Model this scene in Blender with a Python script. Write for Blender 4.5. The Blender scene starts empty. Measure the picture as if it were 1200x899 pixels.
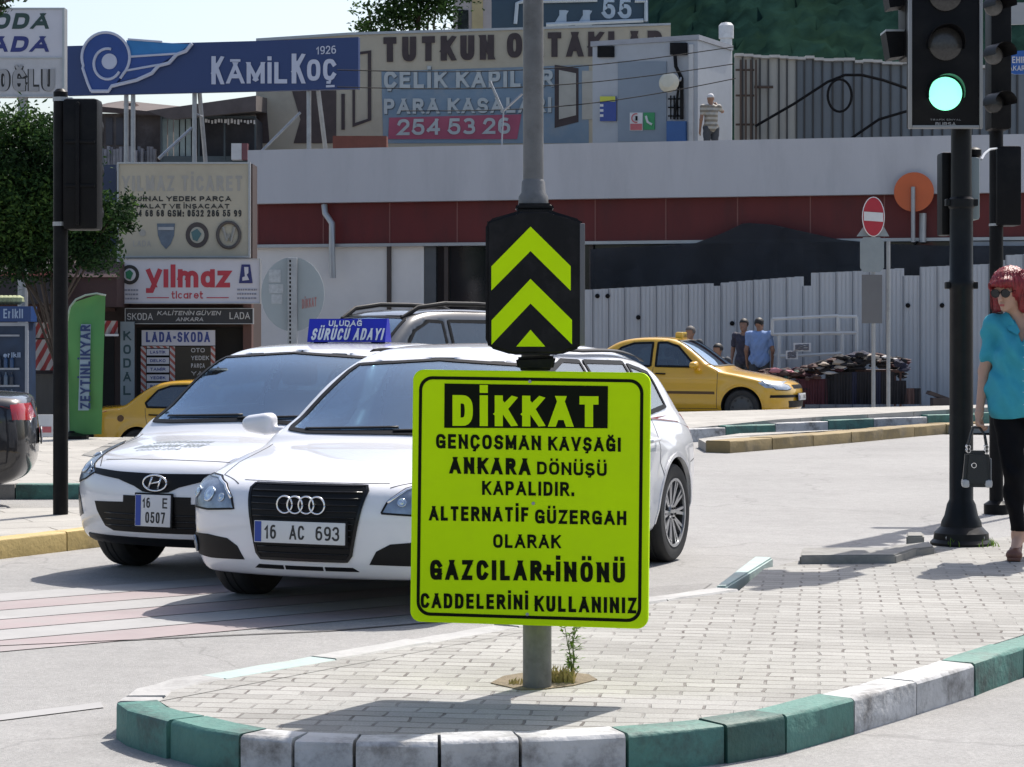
import bpy, bmesh, math, random
import numpy as np
from mathutils import Vector, Matrix

R = math.radians
random.seed(7)
SC = bpy.context.scene
COL = SC.collection

# ------------------------------------------------------------------ camera, sky, sun, exposure
FPX, CX, YH, HC = 2600.0, 600.0, 393.0, 1.45          # focal length in photo pixels, centre column, horizon row, eye height
cam_d = bpy.data.cameras.new('camera'); cam = bpy.data.objects.new('camera', cam_d); COL.objects.link(cam)
cam.location = (0, 0, HC); cam.rotation_euler = (R(90), 0, 0)
cam_d.sensor_width = 36; cam_d.lens = FPX / 1200 * 36; cam_d.shift_y = -(449.5 - YH) / 1200
cam_d.clip_start = 0.1; cam_d.clip_end = 6000
SC.camera = cam

SUN_EL, SUN_AZ = R(55), R(32)                          # behind the scene, to the right
wd = bpy.data.worlds.new('World'); SC.world = wd; wd.use_nodes = True
wn = wd.node_tree.nodes; bg = wn['Background']
sk = wn.new('ShaderNodeTexSky'); sk.sky_type = 'NISHITA'; sk.sun_disc = False
sk.sun_elevation = SUN_EL; sk.sun_rotation = SUN_AZ; sk.air_density = 1.0; sk.dust_density = 3.0; sk.ozone_density = 1.0
wd.node_tree.links.new(sk.outputs[0], bg.inputs[0]); bg.inputs[1].default_value = 0.13
sd = bpy.data.lights.new('sun', 'SUN'); sd.energy = 4.3; sd.angle = R(0.55); sd.color = (1.0, 0.95, 0.88)
sun = bpy.data.objects.new('sun', sd); COL.objects.link(sun)
sun_dir = Vector((math.sin(SUN_AZ) * math.cos(SUN_EL), math.cos(SUN_AZ) * math.cos(SUN_EL), math.sin(SUN_EL)))
sun.rotation_euler = sun_dir.to_track_quat('Z', 'Y').to_euler(); sun.location = (20, 30, 40)
vs = SC.view_settings
vs.view_transform = 'Standard'; vs.look = 'None'; vs.gamma = 1.0; vs.use_curve_mapping = False
vs.exposure = 0.55
SC.cycles.max_bounces = 8; SC.cycles.transparent_max_bounces = 12

# ------------------------------------------------------------------ helpers
WM = {}                                                 # world matrices of the Empties


def P(px, py, d):                                       # photo pixel + real distance -> point in the place
    return Vector(((px - CX) * d / FPX, d, HC - (py - YH) * d / FPX))


def G(px, py, z=0.0):                                   # photo pixel on a level surface
    d = FPX * (HC - z) / (py - YH)
    return Vector(((px - CX) * d / FPX, d, z))


def PL(px, py, pt, n):                                  # photo pixel on a given plane
    r = Vector(((px - CX) / FPX, 1.0, -(py - YH) / FPX)); o = Vector((0, 0, HC))
    return o + r * ((Vector(pt) - o).dot(n) / r.dot(n))


def tag(o, label=None, cat=None, group=None, kind=None):
    if label: o['label'] = label
    if cat: o['category'] = cat
    if group: o['group'] = group
    if kind: o['kind'] = kind
    return o


def thing(name, label, cat, loc=(0, 0, 0), rz=0.0, group=None):
    o = bpy.data.objects.new(name, None); COL.objects.link(o)
    o.empty_display_size = 0.1
    o.location = loc; o.rotation_euler = (0, 0, rz)
    WM[o.name] = Matrix.Translation(Vector(loc)) @ Matrix.Rotation(rz, 4, 'Z')
    return tag(o, label, cat, group)


def mkmesh(name, verts, faces, mats, parent=None, mi=None, smooth=False, local=False, sharp=None):
    if not isinstance(mats, (list, tuple)): mats = [mats]
    me = bpy.data.meshes.new(name)
    if parent is not None and not local:
        im = WM[parent.name].inverted()
        verts = [tuple(im @ Vector(v)) for v in verts]
    me.from_pydata([tuple(map(float, v)) for v in verts], [], [tuple(int(i) for i in f) for f in faces])
    for m in mats: me.materials.append(m)
    if mi is not None: me.polygons.foreach_set('material_index', list(mi))
    if smooth:
        me.polygons.foreach_set('use_smooth', [True] * len(me.polygons))
        if sharp: me.set_sharp_from_angle(angle=R(sharp))
    me.validate(); me.update()
    o = bpy.data.objects.new(name, me); COL.objects.link(o)
    if parent is not None:
        o.parent = parent; WM[o.name] = WM[parent.name]
    else:
        WM[o.name] = Matrix.Identity(4)
    return o


class MB:
    """collects shapes and links them as ONE mesh object"""
    def __init__(s): s.v = []; s.f = []; s.m = []
    def add(s, v, f, mi=0):
        b = len(s.v); s.v += [tuple(p) for p in v]
        s.f += [tuple(i + b for i in q) for q in f]; s.m += [mi] * len(f)
        return s
    def box(s, lo, hi, mi=0, M=None):
        (x0, y0, z0), (x1, y1, z1) = lo, hi
        v = [(x0,y0,z0),(x1,y0,z0),(x1,y1,z0),(x0,y1,z0),(x0,y0,z1),(x1,y0,z1),(x1,y1,z1),(x0,y1,z1)]
        if M is not None: v = [tuple(M @ Vector(p)) for p in v]
        return s.add(v, [(0,3,2,1),(4,5,6,7),(0,1,5,4),(1,2,6,5),(2,3,7,6),(3,0,4,7)], mi)
    def bbox(s, lo, hi, b=0.01, mi=0, M=None):          # box with bevelled edges
        bm = bmesh.new(); bmesh.ops.create_cube(bm, size=1)
        lo = Vector(lo); hi = Vector(hi); c = (lo + hi) / 2; d = hi - lo
        for w in bm.verts: w.co = Vector((w.co.x * d.x, w.co.y * d.y, w.co.z * d.z)) + c
        bmesh.ops.bevel(bm, geom=list(bm.edges), offset=min(b, min(abs(d.x), abs(d.y), abs(d.z)) * .45), segments=2, affect='EDGES', profile=.6)
        return s.bm(bm, mi, M)
    def bm(s, bm, mi=0, M=None):
        bm.verts.index_update()
        v = [(M @ w.co if M is not None else w.co.copy()) for w in bm.verts]
        f = [[w.index for w in q.verts] for q in bm.faces]
        bm.free(); return s.add(v, f, mi)
    def panel(s, px0, py0, px1, py1, d, th=.04, mi=0):  # upright panel seen in that pixel box at distance d
        a = P(px0, py1, d); b = P(px1, py0, d)
        return s.box((a.x, d, a.z), (b.x, d + th, b.z), mi)
    def prism(s, pts, vec, mi=0, cap=True):             # planar polygon pushed along vec
        n = len(pts); vec = Vector(vec)
        v = [Vector(p) for p in pts] + [Vector(p) + vec for p in pts]
        f = [(i, (i + 1) % n, (i + 1) % n + n, i + n) for i in range(n)]
        if cap: f += [tuple(range(n))[::-1], tuple(range(n, 2 * n))]
        return s.add(v, f, mi)
    def tube(s, path, r, n=8, mi=0, cap=True):
        path = [Vector(p) for p in path]; k = len(path)
        rr = r if isinstance(r, (list, tuple)) else [r] * k
        v = []; f = []
        prev = None
        for i, p in enumerate(path):
            t = (path[min(i + 1, k - 1)] - path[max(i - 1, 0)])
            t = t.normalized() if t.length > 1e-9 else Vector((0, 0, 1))
            if prev is None:
                a = t.cross(Vector((0, 0, 1)))
                if a.length < 1e-3: a = t.cross(Vector((1, 0, 0)))
            else:
                a = prev - t * prev.dot(t)
            a.normalize(); prev = a; b = t.cross(a)
            for j in range(n):
                q = 2 * math.pi * j / n
                v.append(p + (a * math.cos(q) + b * math.sin(q)) * rr[i])
        for i in range(k - 1):
            for j in range(n):
                f.append((i*n+j, i*n+(j+1)%n, (i+1)*n+(j+1)%n, (i+1)*n+j))
        if cap: f += [tuple(range(n))[::-1], tuple(range((k-1)*n, k*n))]
        return s.add(v, f, mi)
    def lathe(s, c, prof, n=24, mi=0, M=None, cap=True):          # profile of (radius, height) about z through c
        v = []; f = []; k = len(prof); c = Vector(c)
        for (r, h) in prof:
            for j in range(n):
                q = 2 * math.pi * j / n
                p = Vector((r * math.cos(q), r * math.sin(q), h))
                v.append((M @ p if M is not None else p) + c)
        for i in range(k - 1):
            for j in range(n):
                f.append((i*n+j, i*n+(j+1)%n, (i+1)*n+(j+1)%n, (i+1)*n+j))
        if cap: f += [tuple(range(n))[::-1], tuple(range((k-1)*n, k*n))]
        return s.add(v, f, mi)
    def disc(s, c, r, th, n=40, mi=0, ax='y'):
        c = Vector(c)
        pts = [c + Vector((r * math.cos(2*math.pi*j/n), 0, r * math.sin(2*math.pi*j/n))) for j in range(n)]
        return s.prism(pts, (0, th, 0), mi)
    def build(s, name, mats, parent=None, smooth=False, local=False, sharp=35):
        return mkmesh(name, s.v, s.f, mats, parent, s.m, smooth, local, sharp)


# ------------------------------------------------------------------ procedural materials
MATS = {}


def mat(name, col, rough=.6, metal=0.0, var=.12, vs=3.0, bump=0.0, bs=40.0, coat=0.0, dirt=None, ds=1.2, dirt_amt=.45, spec=.5, stretch=None):
    if name in MATS: return MATS[name]
    m = bpy.data.materials.new(name); m.use_nodes = True
    nt = m.node_tree; n = nt.nodes; l = nt.links; b = n['Principled BSDF']
    tc = n.new('ShaderNodeTexCoord'); co = tc.outputs['Object']
    if stretch:
        mp = n.new('ShaderNodeMapping'); mp.inputs['Scale'].default_value = stretch; l.new(co, mp.inputs[0]); co = mp.outputs[0]
    no = n.new('ShaderNodeTexNoise'); no.inputs['Scale'].default_value = vs; no.inputs['Detail'].default_value = 6; no.inputs['Roughness'].default_value = .62
    l.new(co, no.inputs['Vector'])
    r = n.new('ShaderNodeMapRange'); r.inputs[1].default_value = .25; r.inputs[2].default_value = .75
    r.inputs[3].default_value = 1 - var; r.inputs[4].default_value = 1 + var
    l.new(no.outputs['Fac'], r.inputs[0])
    mx = n.new('ShaderNodeMix'); mx.data_type = 'RGBA'; mx.blend_type = 'MULTIPLY'; mx.inputs[0].default_value = 1
    mx.inputs[6].default_value = (*col, 1); l.new(r.outputs[0], mx.inputs[7])
    out = mx.outputs[2]
    if dirt:
        n2 = n.new('ShaderNodeTexNoise'); n2.inputs['Scale'].default_value = ds; n2.inputs['Detail'].default_value = 8; n2.inputs['Roughness'].default_value = .7
        l.new(co, n2.inputs['Vector'])
        r2 = n.new('ShaderNodeMapRange'); r2.inputs[1].default_value = .48; r2.inputs[2].default_value = .68; r2.inputs[4].default_value = dirt_amt
        l.new(n2.outputs['Fac'], r2.inputs[0])
        m2 = n.new('ShaderNodeMix'); m2.data_type = 'RGBA'; l.new(r2.outputs[0], m2.inputs[0]); l.new(out, m2.inputs[6]); m2.inputs[7].default_value = (*dirt, 1)
        out = m2.outputs[2]
    l.new(out, b.inputs['Base Color'])
    b.inputs['Roughness'].default_value = rough; b.inputs['Metallic'].default_value = metal
    b.inputs['Specular IOR Level'].default_value = spec
    if coat: b.inputs['Coat Weight'].default_value = coat; b.inputs['Coat Roughness'].default_value = .04
    if bump:
        nb = n.new('ShaderNodeTexNoise'); nb.inputs['Scale'].default_value = bs; nb.inputs['Detail'].default_value = 5
        l.new(co, nb.inputs['Vector'])
        bp = n.new('ShaderNodeBump'); bp.inputs['Strength'].default_value = bump; bp.inputs['Distance'].default_value = .01
        l.new(nb.outputs['Fac'], bp.inputs['Height']); l.new(bp.outputs[0], b.inputs['Normal'])
    MATS[name] = m
    return m


def stripes(name, c1, c2, scale, axis=0, rough=.7, skew=0.0):
    """painted / woven stripes; they belong to the cloth or board itself"""
    if name in MATS: return MATS[name]
    m = mat(name, c1, rough, var=.1)
    n = m.node_tree.nodes; l = m.node_tree.links; b = n['Principled BSDF']
    tc = n.new('ShaderNodeTexCoord'); sp = n.new('ShaderNodeSeparateXYZ'); l.new(tc.outputs['Object'], sp.inputs[0])
    a = n.new('ShaderNodeMath'); a.operation = 'MULTIPLY_ADD'; a.inputs[1].default_value = skew
    l.new(sp.outputs[2 if axis == 0 else 0], a.inputs[0]); l.new(sp.outputs[axis], a.inputs[2])
    k = n.new('ShaderNodeMath'); k.operation = 'MULTIPLY'; k.inputs[1].default_value = scale; l.new(a.outputs[0], k.inputs[0])
    f = n.new('ShaderNodeMath'); f.operation = 'FRACT'; l.new(k.outputs[0], f.inputs[0])
    g = n.new('ShaderNodeMath'); g.operation = 'GREATER_THAN'; g.inputs[1].default_value = .5; l.new(f.outputs[0], g.inputs[0])
    mx = n.new('ShaderNodeMix'); mx.data_type = 'RGBA'; l.new(g.outputs[0], mx.inputs[0])
    src = b.inputs['Base Color'].links[0].from_socket; l.new(src, mx.inputs[6]); mx.inputs[7].default_value = (*c2, 1)
    l.new(mx.outputs[2], b.inputs['Base Color'])
    return m


def glass(name, tint=(.75, .82, .84), f0=.10, rough=.02, refl=(1, 1, 1)):
    """window glass: tinted see-through plus a mirror that grows at grazing angles"""
    if name in MATS: return MATS[name]
    m = bpy.data.materials.new(name); m.use_nodes = True
    nt = m.node_tree; n = nt.nodes; l = nt.links
    for q in list(n):
        if q.type == 'BSDF_PRINCIPLED': n.remove(q)
    out = [q for q in n if q.type == 'OUTPUT_MATERIAL'][0]
    tr = n.new('ShaderNodeBsdfTransparent'); tr.inputs[0].default_value = (*tint, 1)
    gl = n.new('ShaderNodeBsdfGlossy'); gl.inputs['Roughness'].default_value = rough; gl.inputs[0].default_value = (*refl, 1)
    lw = n.new('ShaderNodeLayerWeight'); lw.inputs[0].default_value = .5
    pw = n.new('ShaderNodeMath'); pw.operation = 'POWER'; pw.inputs[1].default_value = 4.0; l.new(lw.outputs['Facing'], pw.inputs[0])
    ad = n.new('ShaderNodeMath'); ad.operation = 'MULTIPLY_ADD'; ad.inputs[1].default_value = .8; ad.inputs[2].default_value = f0; ad.use_clamp = True
    l.new(pw.outputs[0], ad.inputs[0])
    # faint dust film, uneven
    no = n.new('ShaderNodeTexNoise'); no.inputs['Scale'].default_value = 3
    tc = n.new('ShaderNodeTexCoord'); l.new(tc.outputs['Object'], no.inputs['Vector'])
    mu = n.new('ShaderNodeMath'); mu.operation = 'MULTIPLY'; mu.inputs[1].default_value = .05; l.new(no.outputs['Fac'], mu.inputs[0])
    df = n.new('ShaderNodeBsdfDiffuse'); df.inputs[0].default_value = (.45, .45, .43, 1)
    mA = n.new('ShaderNodeMixShader'); l.new(mu.outputs[0], mA.inputs[0]); l.new(tr.outputs[0], mA.inputs[1]); l.new(df.outputs[0], mA.inputs[2])
    mB = n.new('ShaderNodeMixShader'); l.new(ad.outputs[0], mB.inputs[0]); l.new(mA.outputs[0], mB.inputs[1]); l.new(gl.outputs[0], mB.inputs[2])
    l.new(mB.outputs[0], out.inputs[0])
    MATS[name] = m
    return m


def emis(name, col, strength):
    if name in MATS: return MATS[name]
    m = mat(name, col, .3, var=.05, vs=80); b = m.node_tree.nodes['Principled BSDF']
    b.inputs['Emission Color'].default_value = (*col, 1); b.inputs['Emission Strength'].default_value = strength
    return m


# ------------------------------------------------------------------ block lettering drawn as strokes
def _arc(cx, cy, rx, ry, a0, a1, n=10, e=1.0):
    o = []
    for i in range(n + 1):
        a = R(a0 + (a1 - a0) * i / n); c, s_ = math.cos(a), math.sin(a)
        o.append((cx + rx * math.copysign(abs(c) ** e, c), cy + ry * math.copysign(abs(s_) ** e, s_)))
    return o


GL = {}
def _g(ch, w, *st): GL[ch] = (w, st)
_E = .72
_g('A', .86, [(0,0),(.5,1)], [(.5,1),(1,0)], [(.2,.3),(.8,.3)])
_g('B', .72, [(0,0),(0,1)], [(0,1)] + _arc(.55,.76,.38,.24,90,-90,8,.8) + [(0,.52)], [(0,0)] + _arc(.55,.26,.45,.26,-90,90,8,.8)[:-1] + [(.5,.52)])
_g('C', .76, _arc(.5,.5,.5,.5,42,318,18,_E))
_g('D', .76, [(0,0),(0,1)], [(0,1)] + _arc(.42,.5,.58,.5,90,-90,12,_E) + [(0,0)])
_g('E', .62, [(1,1),(0,1),(0,0),(1,0)], [(0,.52),(.9,.52)])
_g('F', .60, [(1,1),(0,1),(0,0)], [(0,.5),(.85,.5)])
_g('G', .80, _arc(.5,.5,.5,.5,42,320,18,_E), [(1,.10),(1,.45),(.52,.45)])
_g('H', .74, [(0,0),(0,1)], [(1,0),(1,1)], [(0,.5),(1,.5)])
_g('I', .0, [(.5,0),(.5,1)])
_g('J', .55, [(1,1),(1,.3)] + _arc(.5,.3,.5,.3,0,-170,8))
_g('K', .76, [(0,0),(0,1)], [(.95,1),(.12,.46)], [(.36,.6),(1,0)])
_g('L', .58, [(0,1),(0,0),(1,0)])
_g('M', .92, [(0,0),(0,1)], [(1,1),(1,0)], [(.03,1),(.5,.2)], [(.5,.2),(.97,1)])
_g('N', .76, [(0,0),(0,1)], [(1,0),(1,1)], [(.03,1),(.97,0)])
_g('O', .80, _arc(.5,.5,.5,.5,0,360,28,_E))
_g('P', .68, [(0,0),(0,1)], [(0,1)] + _arc(.52,.72,.48,.28,90,-90,8,.8) + [(0,.44)])
_g('Q', .80, _arc(.5,.5,.5,.5,0,360,28,_E), [(.6,.3),(1,0)])
_g('R', .74, [(0,0),(0,1)], [(0,1)] + _arc(.52,.74,.45,.26,90,-90,8,.8) + [(0,.48)], [(.5,.48),(1,0)])
_g('S', .70, _arc(.5,.74,.46,.26,35,270,12,.85)[:-1] + _arc(.5,.25,.5,.25,88,-150,12,.85))
_g('T', .70, [(0,1),(1,1)], [(.5,1),(.5,0)])
_g('U', .74, [(0,1),(0,.34)] + _arc(.5,.34,.5,.34,180,360,12,_E) + [(1,.34),(1,1)])
_g('V', .82, [(0,1),(.5,0)], [(.5,0),(1,1)])
_g('W', 1.1, [(0,1),(.26,0),(.5,.9),(.74,0),(1,1)])
_g('X', .78, [(0,0),(1,1)], [(0,1),(1,0)])
_g('Y', .80, [(0,1),(.5,.45),(1,1)], [(.5,.45),(.5,0)])
_g('Z', .68, [(0,1),(1,1)], [(.96,1),(.04,0)], [(0,0),(1,0)])
_g('0', .58, _arc(.5,.5,.5,.5,0,360,24,_E))
_g('1', .30, [(0,.75),(.75,1),(.75,0)])
_g('2', .60, _arc(.5,.72,.48,.28,165,-20,10,.85) + [(0,0),(1,0)])
_g('3', .60, _arc(.46,.75,.46,.25,150,-90,10,.85), _arc(.46,.26,.54,.26,90,-150,10,.85))
_g('4', .66, [(.78,0),(.78,1)], [(.78,.98),(.03,.28)], [(0,.28),(1,.28)])
_g('5', .60, [(.92,1),(.14,1),(.06,.54)] + _arc(.48,.32,.52,.32,115,-150,12,.85))
_g('6', .60, _arc(.5,.31,.5,.31,0,360,18,.85), [(0,.32)] + _arc(.55,.6,.55,.4,180,60,8,.85))
_g('7', .58, [(0,1),(1,1),(.4,0)])
_g('8', .60, _arc(.5,.75,.44,.25,0,360,18,.85), _arc(.5,.26,.5,.26,0,360,18,.85))
_g('9', .60, _arc(.5,.69,.5,.31,0,360,18,.85), [(1,.68)] + _arc(.45,.4,.55,.4,0,-120,8,.85))
_g('+', .62, [(0,.45),(1,.45)], [(.5,.78),(.5,.12)])
_g('-', .34, [(0,.45),(1,.45)])
_g('.', .0, [(.5,0),(.5,.02)])
_g(':', .0, [(.5,0),(.5,.02)], [(.5,.55),(.5,.57)])
# lower case (x-height .68)
_g('a', .58, _arc(.5,.32,.5,.32,0,360,16,.85), [(1,.66),(1,0)])
_g('c', .52, _arc(.5,.33,.5,.33,45,315,12,.85))
_g('e', .56, _arc(.5,.33,.5,.33,0,318,14,.85), [(0,.34),(1,.34)])
_g('i', .0, [(.5,0),(.5,.66)], [(.5,.9),(.5,.93)])
_g('ı', .0, [(.5,0),(.5,.66)])
_g('l', .0, [(.5,0),(.5,1)])
_g('m', .98, [(0,0),(0,.66)], [(0,.45)] + _arc(.25,.42,.25,.24,150,0,7) + [(.5,0)], [(.5,.45)] + _arc(.75,.42,.25,.24,150,0,7) + [(1,0)])
_g('r', .36, [(0,0),(0,.66)], [(0,.4)] + _arc(.6,.36,.6,.3,160,70,5))
_g('t', .34, [(.3,.9),(.3,.12),(.45,0),(1,0)], [(-.1,.64),(1,.64)])
_g('y', .60, [(0,.68),(.5,.02)], [(1,.68),(.5,.02),(.25,-.3),(-.1,-.3)])
_g('z', .52, [(0,.66),(1,.66),(0,0),(1,0)])
_g('o', .56, _arc(.5,.33,.5,.33,0,360,18,.85))
_g('k', .5, [(0,0),(0,1)], [(.95,.68),(.05,.28)], [(.3,.4),(1,0)])
_CED = [(.5,-.06),(.56,-.16),(.5,-.26),(.3,-.25)]
def _comp(ch, base, *extra): w, st = GL[base]; GL[ch] = (w, tuple(st) + tuple(extra))
_comp('İ', 'I', ('dot', .5)); _comp('Ş', 'S', ('thin', _CED)); _comp('Ç', 'C', ('thin', _CED)); _comp('ç', 'c', ('thin', _CED))
_comp('Ğ', 'G', ('thin', _arc(.5,1.3,.3,.14,180,360,8))); _comp('Ü', 'U', ('dot', .2), ('dot', .8)); _comp('Ö', 'O', ('dot', .22), ('dot', .78))
_comp('Â', 'A', ('thin', [(.2,1.22),(.8,1.22)]))


def _strip(pts, hw_, closed=False):
    """mitred ribbon along a polyline -> left/right points"""
    n = len(pts); L = []; Rr = []
    for i in range(n):
        p = Vector(pts[i])
        a = Vector(pts[i - 1]) if (i > 0 or closed) else None
        b = Vector(pts[(i + 1) % n]) if (i < n - 1 or closed) else None
        d1 = (p - a).normalized() if a is not None else None
        d2 = (b - p).normalized() if b is not None else None
        if d1 is None: d1 = d2
        if d2 is None: d2 = d1
        n1 = Vector((-d1.y, d1.x)); n2 = Vector((-d2.y, d2.x))
        m = n1 + n2
        if m.length < 1e-6: m = n1
        m.normalize(); k = hw_ / max(.42, m.dot(n1))
        L.append(p + m * k); Rr.append(p - m * k)
    return L, Rr


def strokes(body, aspect, t=.18, gap=None, slant=0.0):
    """quads of the text set in a box of height 1 and width `aspect`"""
    gap = t * .85 if gap is None else gap
    nat = [GL[c][0] if c in GL else .0 for c in body]
    fixed = sum((t if c != ' ' else 0) for c in body) + gap * (len(body) - 1) + body.count(' ') * .18
    flex = sum(nat) or 1
    k = (aspect - fixed) / flex
    sp = .18
    if sum(nat) and k < .45:                     # squeeze gaps as well
        sc = aspect / (fixed + .45 * flex); k = .45
    elif sum(nat) and k > 1.5:                   # open the spacing
        extra = (aspect - fixed - 1.5 * flex) / max(1, len(body) - 1); gap += extra; k = 1.5; sc = 1
    else: sc = 1
    x = 0; quads = []; lay = 0
    for c in body:
        if c == ' ': x += sp + gap; continue
        w, st = GL.get(c, GL['I']); w *= k
        for s_ in st:
            tt = t; clampy = True
            if isinstance(s_, tuple) and s_[0] == 'dot':
                cx = x + t / 2 + (.5 + (s_[1] - .5) * 1.3) * w; h = t * (.5 if s_[1] == .5 else .4)
                quads.append(([(cx - h, 1.08), (cx + h, 1.08), (cx + h, 1.08 + t * .95), (cx - h, 1.08 + t * .95)], lay)); continue
            if isinstance(s_, tuple) and s_[0] == 'thin': s_ = s_[1]; tt = t * .6; clampy = False
            pts = [(x + t / 2 + a * w, t / 2 + b * (1 - t)) for a, b in s_]
            pts = [q for i, q in enumerate(pts) if i == 0 or (Vector(q) - Vector(pts[i - 1])).length > 2e-3]
            closed = len(pts) > 3 and (Vector(pts[0]) - Vector(pts[-1])).length < 1e-4
            if closed: pts = pts[:-1]
            else:
                for e, o in ((0, 1), (-1, -2)):
                    d = (Vector(pts[e]) - Vector(pts[o])).normalized() * tt * .5
                    if abs(d.y) > abs(d.x) * .9 and clampy: d *= 1.6
                    elif clampy and abs(d.x) > abs(d.y): d *= .4 if abs(d.y) > .1 * abs(d.x) else .9
                    pts[e] = tuple(Vector(pts[e]) + d)
            L, Rr = _strip(pts, tt / 2, closed)
            if clampy:
                lo = -.6 if min(b for a, b in s_) < -.1 else 0
                for q in L + Rr: q.y = min(1.0, max(lo, q.y))
            m = len(pts)
            for i in range(m if closed else m - 1):
                j = (i + 1) % m
                quads.append(([tuple(Rr[i]), tuple(Rr[j]), tuple(L[j]), tuple(L[i])], lay))
            lay = (lay + 1) % 4
        x += w + t + gap
    W = aspect
    return [([((a * sc + b * slant), b) for a, b in q], ly) for q, ly in quads]


def text(mb, body, Q, t=.18, mi=0, off=.003, gap=None, slant=0.0, eps=.0004):
    """lettering on the quad Q = (bottom-left, bottom-right, top-right, top-left)"""
    bl, br, tr, tl = [Vector(q) for q in Q]
    H = ((tl - bl).length + (tr - br).length) / 2; Wd = ((br - bl).length + (tr - tl).length) / 2
    n = (br - bl).cross(tl - bl).normalized(); A = Wd / H
    for q, ly in strokes(body, A, t, gap, slant):
        v = []
        for a, b in q:
            u = a / A
            p = bl.lerp(br, u).lerp(tl.lerp(tr, u), b)
            v.append(p + n * (off + ly * eps))
        mb.add(v, [(0, 1, 2, 3)], mi)


def text_px(mb, body, box, d=None, plane=None, **k):
    x0, y0, x1, y1 = box[:4]; dy = box[4] if len(box) > 4 else 0.0          # dy: how much lower the right end sits
    pt, n = plane if plane else (Vector((0, d, 0)), Vector((0, -1, 0)))
    k.setdefault('eps', .0004 * max(1, (Vector(pt).y - 4) / 7))
    text(mb, body, (PL(x0, y1, pt, n), PL(x1, y1 + dy, pt, n), PL(x1, y0 + dy, pt, n), PL(x0, y0, pt, n)), **k)


# ------------------------------------------------------------------ implicit surfaces (bodies of cars and people)
def smin(a, b, k):
    h = np.clip(.5 + .5 * (b - a) / k, 0, 1)
    return b + (a - b) * h - k * h * (1 - h)


def smax(a, b, k): return -smin(-a, -b, k)


def surface(f, lo, hi, h, newton=3, fgrid=None):
    """mesh of f = 0 by surface nets, vertices then pulled onto the surface"""
    lo = np.array(lo, float); hi = np.array(hi, float)
    n = np.ceil((hi - lo) / h).astype(int) + 1
    ax = [lo[i] + h * np.arange(n[i]) for i in range(3)]
    F = np.empty(n)
    YY, ZZ = np.meshgrid(ax[1], ax[2], indexing='ij')
    step = max(1, int(400000 / YY.size))
    for i in range(0, n[0], step):
        xs = ax[0][i:i + step]
        X = np.repeat(xs, YY.size); Y = np.tile(YY.ravel(), len(xs)); Z = np.tile(ZZ.ravel(), len(xs))
        F[i:i + step] = (fgrid or f)(np.stack([X, Y, Z], 1)).reshape(len(xs), *YY.shape)
    S = F < 0
    nc = n - 1
    cnt = np.zeros(nc); acc = np.zeros((*nc, 3))
    sl = lambda o, k: slice(o, o + k)
    for a in range(3):
        b, c = [q for q in range(3) if q != a]
        for ob in (0, 1):
            for oc in (0, 1):
                i0 = [None] * 3; i1 = [None] * 3
                i0[a] = sl(0, nc[a]); i1[a] = sl(1, nc[a])
                i0[b] = i1[b] = sl(ob, nc[b]); i0[c] = i1[c] = sl(oc, nc[c])
                f0 = F[tuple(i0)]; f1 = F[tuple(i1)]
                cr = (f0 < 0) != (f1 < 0)
                t = np.where(cr, f0 / np.where(cr, f0 - f1, 1), 0)
                cnt += cr
                acc[..., a] += np.where(cr, t, 0); acc[..., b] += cr * ob; acc[..., c] += cr * oc
    act = cnt > 0
    idx = -np.ones(nc, int); idx[act] = np.arange(act.sum())
    ijk = np.argwhere(act)
    V = lo + h * (ijk + acc[act] / cnt[act][:, None])
    faces = []
    for a in range(3):
        b, c = (a + 1) % 3, (a + 2) % 3
        i0 = [slice(1, -1)] * 3; i1 = [slice(1, -1)] * 3
        i0[a] = slice(0, -1); i1[a] = slice(1, None)
        s0 = S[tuple(i0)]; s1 = S[tuple(i1)]
        e = np.argwhere(s0 != s1)
        sg = s0[tuple(e.T)]
        base = e.copy(); base[:, b] += 1; base[:, c] += 1
        def cell(db, dc):
            q = base.copy(); q[:, b] -= db; q[:, c] -= dc
            return idx[tuple(q.T)]
        q = np.stack([cell(1, 1), cell(0, 1), cell(0, 0), cell(1, 0)], 1)
        q = np.where(sg[:, None], q, q[:, ::-1])
        faces.append(q)
    Fc = np.concatenate(faces); Fc = Fc[(Fc >= 0).all(1)]
    for _ in range(newton):
        v0 = f(V); g = np.empty_like(V); e = h * .05
        for a in range(3):
            d = np.zeros(3); d[a] = e
            g[:, a] = (f(V + d) - f(V - d)) / (2 * e)
        g2 = np.maximum((g * g).sum(1), .08)
        st = -(v0 / g2)[:, None] * g
        ln = np.linalg.norm(st, axis=1, keepdims=True); st *= np.minimum(1, .7 * h / np.maximum(ln, 1e-9))
        V = V + st
    return V, Fc


def sd_cone(p, a, b, ra, rb):
    """tapered capsule"""
    a = np.array(a, float); b = np.array(b, float); ab = b - a
    t = np.clip(((p - a) @ ab) / (ab @ ab), 0, 1)
    return np.linalg.norm(p - a - t[:, None] * ab, axis=1) - (ra + (rb - ra) * t)


def sd_ell(p, c, r):
    q = (p - np.array(c, float)) / np.array(r, float)
    k0 = np.linalg.norm(q, axis=1); k1 = np.linalg.norm(q / np.array(r, float), axis=1)
    return k0 * (k0 - 1) / np.maximum(k1, 1e-6)


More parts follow.
